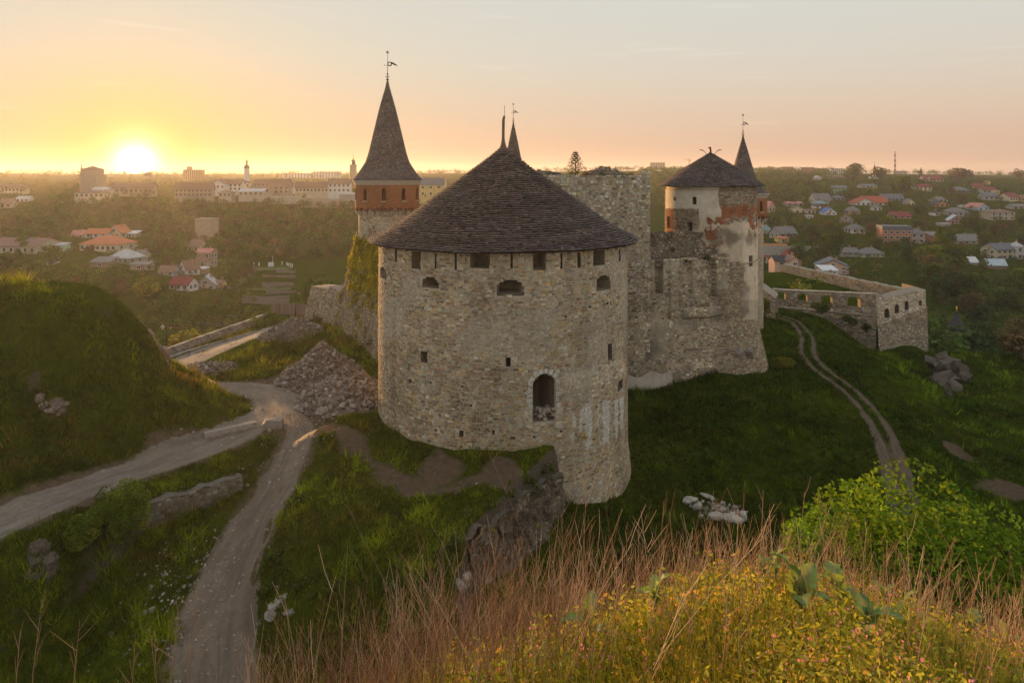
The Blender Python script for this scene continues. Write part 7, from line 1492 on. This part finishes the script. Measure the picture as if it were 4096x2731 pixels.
woodland('woodland', 'tree line on the far skyline', 1300, samp(-120, 1120, 1000, 2600, 7, 13), OLIVE + DARKG, 35, 60)
woodland('woodland', 'trees between the roofs of the old town', 380, samp(-60, 440, 452, 950, 5, 9), OLIVE + BROWNT, 36, 80)
woodland('woodland', 'scrub on the valley floor at the left', 800, samp(-90, 255, 150, 335, 2, 4.8), OLIVE + BROWNT + BRIGHT, 37, 90, .9)
woodland('woodland', 'bushes on the bank below the parapet wall', 130, samp(120, 300, 104, 150, 1.8, 3.2), OLIVE + BRIGHT + YEL[:1], 38, 150, .7)
# ------------------------------------------------------------------ grass and weeds on the castle hill
GRASS = leafmat('grass_blades', .35, .35, .35)
def blades(X, Y, Z, h, w, tint, rng, lean=.45, per=3):
    n = len(X); n3 = n * per; bx = np.repeat(X, per) + rng.normal(size=n3) * np.repeat(w, per) * 2.2; by = np.repeat(Y, per) + rng.normal(size=n3) * np.repeat(w, per) * 2.2; bz = np.repeat(Z, per); hh = np.repeat(h, per) * rng.uniform(.6, 1.25, n3); ww = np.repeat(w, per); a = rng.uniform(0, 6.28, n3); dx, dy = np.cos(a) * ww, np.sin(a) * ww; lx, ly = rng.normal(size=n3) * hh * lean, rng.normal(size=n3) * hh * lean
    V = np.stack([np.stack([bx - dx, by - dy, bz - .04], 1), np.stack([bx + dx, by + dy, bz - .04], 1), np.stack([bx + lx, by + ly, bz + hh], 1)], 1); return V.reshape(-1, 3), np.arange(n3 * 3).reshape(-1, 3), np.repeat(np.repeat(tint, per, 0) * rng.uniform(.75, 1.3, (n3, 1)), 3, 0)
def lerp3(f, a, b): return np.array(a)[None] * (1 - f[:, None]) + np.array(b)[None] * f[:, None]
def hillgrass():
    rng = np.random.default_rng(61); n = 175000; t = rng.uniform(-.86, .86, n); d = 33 * (112 / 33) ** (rng.random(n) ** 1.1); X, Y = t * d, d; dm = dirt_amount(X, Y)
    k = rng.random(n) > sstep(.15, .6, dm); dr = np.minimum(seg_dist(X, Y, ASPH[::6]) - 5.4, np.minimum(seg_dist(X, Y, ROAD[::6]) - 2.0, seg_dist(X, Y, PATH[::6]) - 1.7)); k &= dr > 0
    k &= ~((np.hypot(X - TX, Y - TY) < 11.3) | (np.hypot(X - XP, Y - YP) < 5.6))
    tr = np.abs(np.abs(seg_dist(X, Y, TRACK[::6])) - .75); k &= tr > .28; X, Y = X[k], Y[k]; n = len(X); Z = terrain(X, Y)
    e = .15; sl = np.hypot(terrain(X + e, Y) - Z, terrain(X, Y + e) - Z) / e; k = sl < 2.4; X, Y, Z = X[k], Y[k], Z[k]; n = len(X)
    a = sstep(-.22, .22, fbm(X * .16, Y * .16, 4, 3)); b = sstep(-.15, .25, fbm(X * .7, Y * .7, 3, 5)); c = lerp3(a, (.034, .058, .004), (.105, .145, .008)); b2 = sstep(-.25, .25, fbm(X * 1.7, Y * 1.1, 3, 6)); c = c * (.35 + .75 * b + .5 * b2)[:, None]
    right = sstep(2, 9, X); c = c * (1 - .35 * right)[:, None] * (1 + right[:, None] * np.array([[-.12, .05, .3]])); mid = sstep(5, 0, X) * sstep(-24, -16, X); c = c * (1 + mid[:, None] * np.array([[.55, .40, .0]])); left = sstep(-14, -26, X); c = c * (1 + left[:, None] * np.array([[.25, .12, -.1]])); dry = sstep(.02, .25, fbm(X * .3 + 9, Y * .3, 4, 15)) * (1 - .6 * right) * np.where(X < -20, .85, .45); c = c * (1 - dry[:, None]) + np.array([.13, .095, .022])[None] * dry[:, None]
    h = (.16 + .22 * b) * np.where(X < -22, 1.35, 1) * (Y / 55) ** .35; V, T, C = blades(X, Y, Z, h, .028 * (Y / 50), c, rng); tag(link('grass', mesh_np('grass', V, None, C, T=T, mats=[GRASS])), 'short rough grass over the banks and slopes of the castle hill', 'grass', kind='stuff')
    q = sstep(.50, .60, X / Y); c = c * (1 + .5 * q)[:, None]
    k = (fbm(X * .5, Y * .5, 3, 44) > .04) & (rng.random(n) < .30); V, T, C = blades(X[k], Y[k], Z[k], h[k] * rng.uniform(1.5, 2.6, k.sum()), .04 * (Y[k] / 50), c[k] * rng.uniform(.7, 1.9, (k.sum(), 1)), rng, .5, 4); tag(link('tall_grass', mesh_np('tall_grass', V, None, C, T=T, mats=[GRASS])), 'taller uneven grass tufts standing out of the short grass', 'grass', kind='stuff')
    # broad-leaved weeds in clumps
    n = 9000; t = rng.uniform(-.8, .8, n); d = 35 * (105 / 35) ** rng.random(n); X, Y = t * d, d; k = (fbm(X * .25, Y * .25, 3, 88) > .0) & (dirt_amount(X, Y) < .3) & (np.hypot(X - TX, Y - TY) > 11.6); X, Y = X[k], Y[k]; Z = terrain(X, Y); m = 12; n = len(X); r = rng.uniform(.12, .42, n); P = np.stack([np.repeat(X, m), np.repeat(Y, m), np.repeat(Z, m)], 1) + rng.standard_normal((n * m, 3)) * np.repeat(r, m)[:, None] * [.6, .6, .35]; P[:, 2] += np.repeat(r, m) * .45
    V, Q = leaf_quads(P, np.repeat(.10 + r * .22, m), rng, aspect=.6); c = lerp3(rng.random(n), (.02, .048, .006), (.085, .115, .012)); tag(link('weeds', mesh_np('weeds', V, Q, np.repeat(np.repeat(c, m, 0) * rng.uniform(.7, 1.3, (n * m, 1)), 4, 0), mats=[GRASS])), 'broad-leaved weeds scattered through the grass', 'weeds', kind='stuff')
hillgrass()
# ------------------------------------------------------------------ shrubs close to the camera
def shrub(label, x, y, z, h, cr, n, leaf, cols, seed, lumps=26, trunk=.35, name='shrub'):
    rng = np.random.default_rng(seed); rz = h * (1 - trunk) / 2; P, k, c = crown_points(n, rng, lumps, cr, rz, h * trunk, .75); root = tag(empty(name, (x, y, z)), label, 'shrub'); V, Q = leaf_quads(P, leaf, rng, aspect=.62); cl = np.array(cols)[rng.integers(0, len(cols), 60)] * rng.uniform(.8, 1.25, (60, 1)); link('foliage', mesh_np('foliage', V, Q, np.repeat(cl[k % 60] * rng.uniform(.7, 1.3, (n, 1)), 4, 0), mats=[LEAF]), root); m = MB()
    for q in c: b = np.array([q[0] * .12, q[1] * .12, 0]); m.tube([tuple(b), tuple(q * [.45, .45, .6]), tuple(q), tuple(q + (q - [0, 0, h * .5]) * .22)], [.018 * h / 3, .013 * h / 3, .007, .003], 4, cap=False)
    m.build('stems', BARK, root); return root
FRESH = [(.10, .19, .012), (.13, .22, .015), (.075, .15, .01), (.15, .23, .018)]
x, y = TD(915, 17.0); shrub('large bright green bush at the right behind the dry stalks', x, y, -12.6, 5.6, 2.9, 17000, .135, FRESH, 41, 36, .15)
x, y = TD(812, 16.2); shrub('small bright green bush left of the large one', x, y, -11.2, 3.7, 1.0, 3200, .11, FRESH, 42, 12, .2)
x, y = TD(1012, 16.5); shrub('bright green bush at the right frame edge', x, y, -12.4, 4.2, 1.7, 6500, .115, FRESH, 43, 18, .15)
x, y = TD(770, 13.0); shrub('low green bush just beyond the hill crest', x, y, -10.3, 2.4, 1.2, 3000, .09, FRESH, 44, 12, .15)
x, y = TD(985, 14.0); shrub('dark green bush under the large bright one', x, y, -11.3, 3.0, 1.8, 4200, .10, [(.07, .12, .016), (.09, .14, .02)], 45, 14, .1)
BUSHG = [(.13, .18, .018), (.16, .20, .022), (.10, .15, .015)]
MIDG = [(.10, .14, .02), (.13, .155, .025), (.08, .12, .018)]
x, y, z = hit(126, 545, 36); shrub('bushy shrub growing against the retaining wall', x, y, z - .2, 4.8, 2.0, 7000, .16, BUSHG, 46, 24, .02)
x, y, z = hit(90, 546, 36); shrub('lower shrub left of the one at the retaining wall', x, y, z - .2, 2.6, 1.5, 2800, .16, BUSHG, 47, 12, .02)
x, y, z = PD(783, 371, 86); shrub('low yellow-green bush at the foot of the plastered tower', x, y, z, 1.9, 1.9, 2200, .2, [(.20, .19, .03), (.14, .15, .025)], 48, 12, .0)
x, y, z = PD(765, 300, 107); shrub('green bush between tower foot and turret plinth', x, y, z - 2.6, 3.2, 1.0, 1400, .22, MIDG, 49, 10, .0)
x, y, z = PD(822, 314, 111); shrub('dark bush under the third arch of the outer wall', x, y, z, 2.4, 1.9, 1800, .22, [(.05, .075, .018), (.07, .09, .02)], 50, 12, .0)
x, y, z = PD(850, 325, 110); shrub('dark bush against the lower outer wall', x, y, z, 2.0, 1.5, 1200, .22, [(.05, .075, .018), (.07, .09, .02)], 51, 10, .0)
x, y, z = PD(866, 332, 110.5); shrub('small dark bush near the corner of the outer wall', x, y, z, 1.5, 1.0, 800, .22, [(.05, .075, .018)], 52, 8, .0)
for k, (px, py, d, w) in enumerate(((585, 436, 52.5, .6), (594, 437, 53, .35), (539, 524, 46.2, .5), (492, 530, 44.6, .6))):
    x, y, z = PD(px, py, d); tuft_plant('weed', ('yellow weed tuft low on the right of the round tower', 'smaller yellow weed right of the first on the round tower', 'yellow weed on the right end of the masonry cliff', 'yellow weed at the left end of the masonry cliff')[k], 'weed', x, y, z - .2, w * .5, w * .6, 120, .09, [(.34, .30, .02), (.2, .2, .03)], 620 + k)
for k, (px, py) in enumerate(((450, 545), (470, 520), (490, 508), (510, 499), (530, 487), (546, 474), (300, 585), (275, 560), (268, 590), (330, 592), (390, 588), (430, 580))):
    x, y, z = hit(px, py, 36); tuft_plant('grass_clump', f'{("shaggy", "drooping", "dense", "dark", "ragged", "tall", "thick", "low", "spiky", "loose", "broad", "mossy")[k]} grass clump on the ' + ('cliff edge of the grass platform' if k < 6 else 'front bank of the grass platform'), 'grass clump', x, y, z - .1, .8, .55, 300, .2, [(.05, .085, .015), (.08, .11, .02)], 640 + k)
# ------------------------------------------------------------------ foreground: herbs, pink flowers, dry stalks, broad leaves
def foreground():
    rng = np.random.default_rng(91)
    n = 7500; t = rng.uniform(-.10, .95, n); d = 2.0 * (10.5 / 2.0) ** rng.random(n); X, Y = t * d, d; Z = terrain(X, Y); m = 26; hgt = rng.uniform(.08, .34, n) * np.clip(1 + 2.4 * fbm(X * 1.6, Y * 1.6, 3, 5), .3, 2.0); u = rng.random((n, m)); Px = np.repeat(X, m).reshape(n, m) + rng.normal(size=(n, m)) * .045 * (1 + u); Py = np.repeat(Y, m).reshape(n, m) + rng.normal(size=(n, m)) * .045 * (1 + u); Pz = Z[:, None] + hgt[:, None] * u
    P = np.stack([Px, Py, Pz], 2).reshape(-1, 3); V, Q = leaf_quads(P, np.repeat(np.clip(.0105 * d, .022, .045), m), rng, aspect=.42); f = sstep(-.2, .2, fbm(X * .9, Y * .9, 3, 12)); c = lerp3(f, (.19, .25, .03), (.36, .36, .05)); c = np.where((rng.random(n) < .18)[:, None], np.array([[.45, .30, .08]]), c)
    tag(link('herbs', mesh_np('herbs', V, Q, np.repeat(np.repeat(c, m, 0) * rng.uniform(.65, 1.3, (n * m, 1)), 4, 0), mats=[LEAF])), 'low golden-green herbs covering the near hillside', 'herbs', kind='stuff')
    k = rng.choice(n, 1500, replace=False); P = np.stack([X[k], Y[k], Z[k] + hgt[k] * 1.05 + .02], 1); P = np.repeat(P, 4, 0) + rng.normal(size=(6000, 3)) * .012; V, Q = leaf_quads(P, .014, rng, aspect=.8); tag(link('flowers', mesh_np('flowers', V, Q, np.array([[.62, .26, .36]]) * rng.uniform(.7, 1.2, (len(V) // 4, 1)).repeat(4, 0), mats=[LEAF])), 'tiny pink flowers among the herbs', 'flowers', kind='stuff')
    # grass blades between and in the lower left
    n = 26000; t = rng.uniform(-1.0, 1.0, n); d = 1.8 * (24 / 1.8) ** rng.random(n); X, Y = t * d, d; Z = terrain(X, Y); c = lerp3(rng.random(n), (.09, .12, .015), (.22, .20, .04)); V, T, C = blades(X, Y, Z, rng.uniform(.15, .4, n), np.full(n, .006) * np.clip(d / 3, 1, 3), c, rng, .35); tag(link('grass', mesh_np('grass', V, None, C, T=T, mats=[GRASS])), 'thin grass blades on the near hillside', 'grass', kind='stuff')
    # dry stalks
    ns = 4200; t = np.concatenate([rng.uniform(-.40, .85, 2600), rng.normal(-.02, .2, 1600)]); d = 3.0 + 7.4 * rng.random(ns) ** .8; X, Y = t * d, d; Z = terrain(X, Y); Vs, Qs, Ts, nv = [], [], [], 0
    keep = rng.random(ns) < np.where(t > .12, np.where(d < 5.2, .5, .95), 1.0)
    tri = np.array([(math.cos(a), math.sin(a)) for a in (0, 2.09, 4.19)])
    def tube(pts, r0, r1, col):
        nonlocal nv
        n = len(pts); R_ = np.linspace(r0, r1, n)[:, None, None]; off = np.zeros((1, 3, 3)); off[0, :, :2] = tri; Vs.append((np.asarray(pts)[:, None, :] + off * R_).reshape(-1, 3)); q = np.array([[i * 3 + k, i * 3 + (k + 1) % 3, (i + 1) * 3 + (k + 1) % 3, (i + 1) * 3 + k] for i in range(n - 1) for k in range(3)]); Qs.append(q + nv); nv += n * 3; Ts.append(np.tile(col, (n * 3, 1)))
    for i in np.where(keep)[0]:
        h = rng.uniform(.38, .95) * (1.15 if t[i] < .1 else .95) * (1.25 if rng.random() < .08 else 1); lean = rng.normal(size=2) * (.38 if rng.random() < .14 else .15) * h + np.array([.03, 0]); s = np.linspace(0, 1, 5)[:, None]; b = np.array([X[i], Y[i], Z[i] - .03]); cur = rng.normal(size=2) * .05
        pts = b + np.concatenate([s * lean + s ** 2 * cur, s * h], 1); pts[1:4, :2] += rng.normal(size=(3, 2)) * .008; col = np.array([(.28, .16, .09), (.34, .22, .14), (.20, .12, .075), (.42, .32, .22)][rng.integers(0, 4)]) * rng.uniform(.8, 1.5); rr = rng.uniform(.0015, .0034) * max(1, d[i] / 5.5); tube(pts, rr, rr * .45, col)
        for j in range(rng.integers(1, 6)):
            f = rng.uniform(.45, .97); p0 = b + np.concatenate([f * lean + f ** 2 * cur, [f * h]]); a = rng.uniform(0, 6.28); L = rng.uniform(.06, .22) * h; dr = np.array([math.cos(a) * .5, math.sin(a) * .5, .85]); mid = p0 + dr * L * .5; tube([p0, mid, mid + dr * L * .5 + rng.normal(size=3) * .012 + [0, 0, .02]], rr * .6, rr * .35, col * 1.05)
    tag(link('dry_stalks', mesh_np('dry_stalks', np.concatenate(Vs), np.concatenate(Qs), np.concatenate(Ts), mats=[leafmat('dry_stalk', .15, .2, 2.0)])), 'thicket of dry reddish-brown stalks along the near hill crest', 'dry grass', kind='stuff')
foreground()
def broad_leaf_mesh(seed, L, W, lob):
    """large lobed leaf with a folded midrib, drooping tip"""
    rng = np.random.default_rng(seed); n = 15; V = []; Q = []
    for i in range(n):
        s = i / (n - 1); w = W * (math.sin(math.pi * min(s * .93 + .05, 1)) ** .75) * (1 - lob * (.5 + .5 * math.cos(i * math.pi)) * (1 if 0 < i < n - 1 else 0)) * rng.uniform(.85, 1.1); z = L * (.55 * s - .62 * s * s); y = s * L
        for k, u in enumerate((-1, -.5, 0, .5, 1)): V.append((u * w * .5, y + abs(u) * .10 * L * (1 - s) * (1 if i % 2 else -.3), z + abs(u) * w * .22 + .03 * L * math.sin(i * 1.3 + u * 2)))
        if i:
            a = (i - 1) * 5; Q += [(a + k, a + k + 1, a + k + 6, a + k + 5) for k in range(4)]
    col = np.array([(.17, .26, .075), (.22, .30, .085), (.13, .22, .075)][seed % 3]); t = np.tile(col, (len(V), 1)) * rng.uniform(.85, 1.15, (len(V), 1)); t[2::5] = np.array([.25, .27, .14]); return mesh_np('leaf', V, Q, t, True, mats=[leafmat('broad_leaf', .3, .15, 9.0, .5)])
BL_ = [broad_leaf_mesh(k, .30, .15, .32) for k in range(6)] + [broad_leaf_mesh(10 + k, .24, .16, .12) for k in range(3)]
for k, (px, py, n, s, lab) in enumerate([(800, 645, 7, 1.05, 'largest lobed blue-green plant in the foreground herbs'), (775, 605, 4, .8, 'lobed plant left behind the largest one'), (838, 628, 5, .9, 'lobed plant right of the largest one'), (886, 612, 5, .85, 'lobed plant with raised leaves right of centre'), (968, 640, 6, .95, 'lobed plant with yellowing leaves near the right corner'), (1003, 660, 5, .9, 'lobed plant in the right corner'), (655, 640, 4, .75, 'small lobed plant at the left of the herbs'), (762, 575, 4, .7, 'upright lobed plant on the hill crest'), (905, 560, 3, .7, 'single raised lobed plant among the dry stalks'), (868, 668, 5, .8, 'lobed plant at the bottom edge'), (590, 668, 3, .7, 'lobed plant at the bottom left of the herbs')]):
    x, y, z = hit(px, min(py + 12, 676), 2.0, 12); root = tag(empty('broadleaf_plant', (x, y, z + .23), 0), lab, 'plant'); rng = random.Random(k)
    for j in range(n):
        o = link('leaf', BL_[rng.randrange(len(BL_))], root); o.rotation_euler = (R(rng.uniform(15, 75)), R(rng.uniform(-15, 15)), 2 * math.pi * j / n + rng.uniform(-.3, .3)); q = s * rng.uniform(.6, 1.0); o.scale = (q, q, q); o.location = (0, 0, rng.uniform(.02, .12))
    MB().tube([(0, 0, -.3), (0, 0, .14)], [.012, .006], 5).build('stem', plain('green_stem', (.14, .17, .05)), root)
for k, (px, py, h) in enumerate(((12, 676, .6), (30, 668, .9), (70, 675, .7), (168, 668, .8), (185, 672, 1.0), (128, 680, .5))):
    x, y, z = PD(px, py, 7.5); root = tag(empty('dry_stalk', (x, y, z - .6)), f'{("shortest leftmost", "tall forked", "leaning", "thin bent", "tallest branching", "stubby")[k]} dry stalk at the lower left edge', 'dry stalk'); rng = np.random.default_rng(k); m = MB(); tip = (.15 * h, 0, h + .5); m.tube([(0, 0, -.5), (.03, 0, h * .6), tip], [.006, .005, .002], 4)
    for j in range(6): f = .45 + .09 * j; b = (tip[0] * f, 0, f * tip[2]); m.tube([b, (b[0] + rng.normal() * .12, 0, b[2] + .22)], [.004, .0015], 3)
    m.build('stem', tinted('dry_stem', var=.1), root).data.attributes['tint'].data.foreach_set('color', np.tile(np.array((.38, .24, .14, 1), np.float32), len(m.V)))
# ------------------------------------------------------------------ the air between
def haze():
    me = MB().box((0, 2090, -4), (11400, 4400, 112)).mesh('haze'); m = bpy.data.materials.new('haze'); m.use_nodes = True; nt = m.node_tree; nt.nodes.clear(); out = nt.nodes.new('ShaderNodeOutputMaterial'); v = nt.nodes.new('ShaderNodeVolumePrincipled'); v.inputs['Color'].default_value = (.93, .92, .92, 1); v.inputs['Density'].default_value = HAZE_D; v.inputs['Anisotropy'].default_value = HAZE_G; nt.links.new(v.outputs[0], out.inputs['Volume']); me.materials.append(m); tag(link('haze', me), 'thin morning haze filling the valley', 'haze', kind='stuff')
HAZE_D, HAZE_G = .00015, .5
haze()
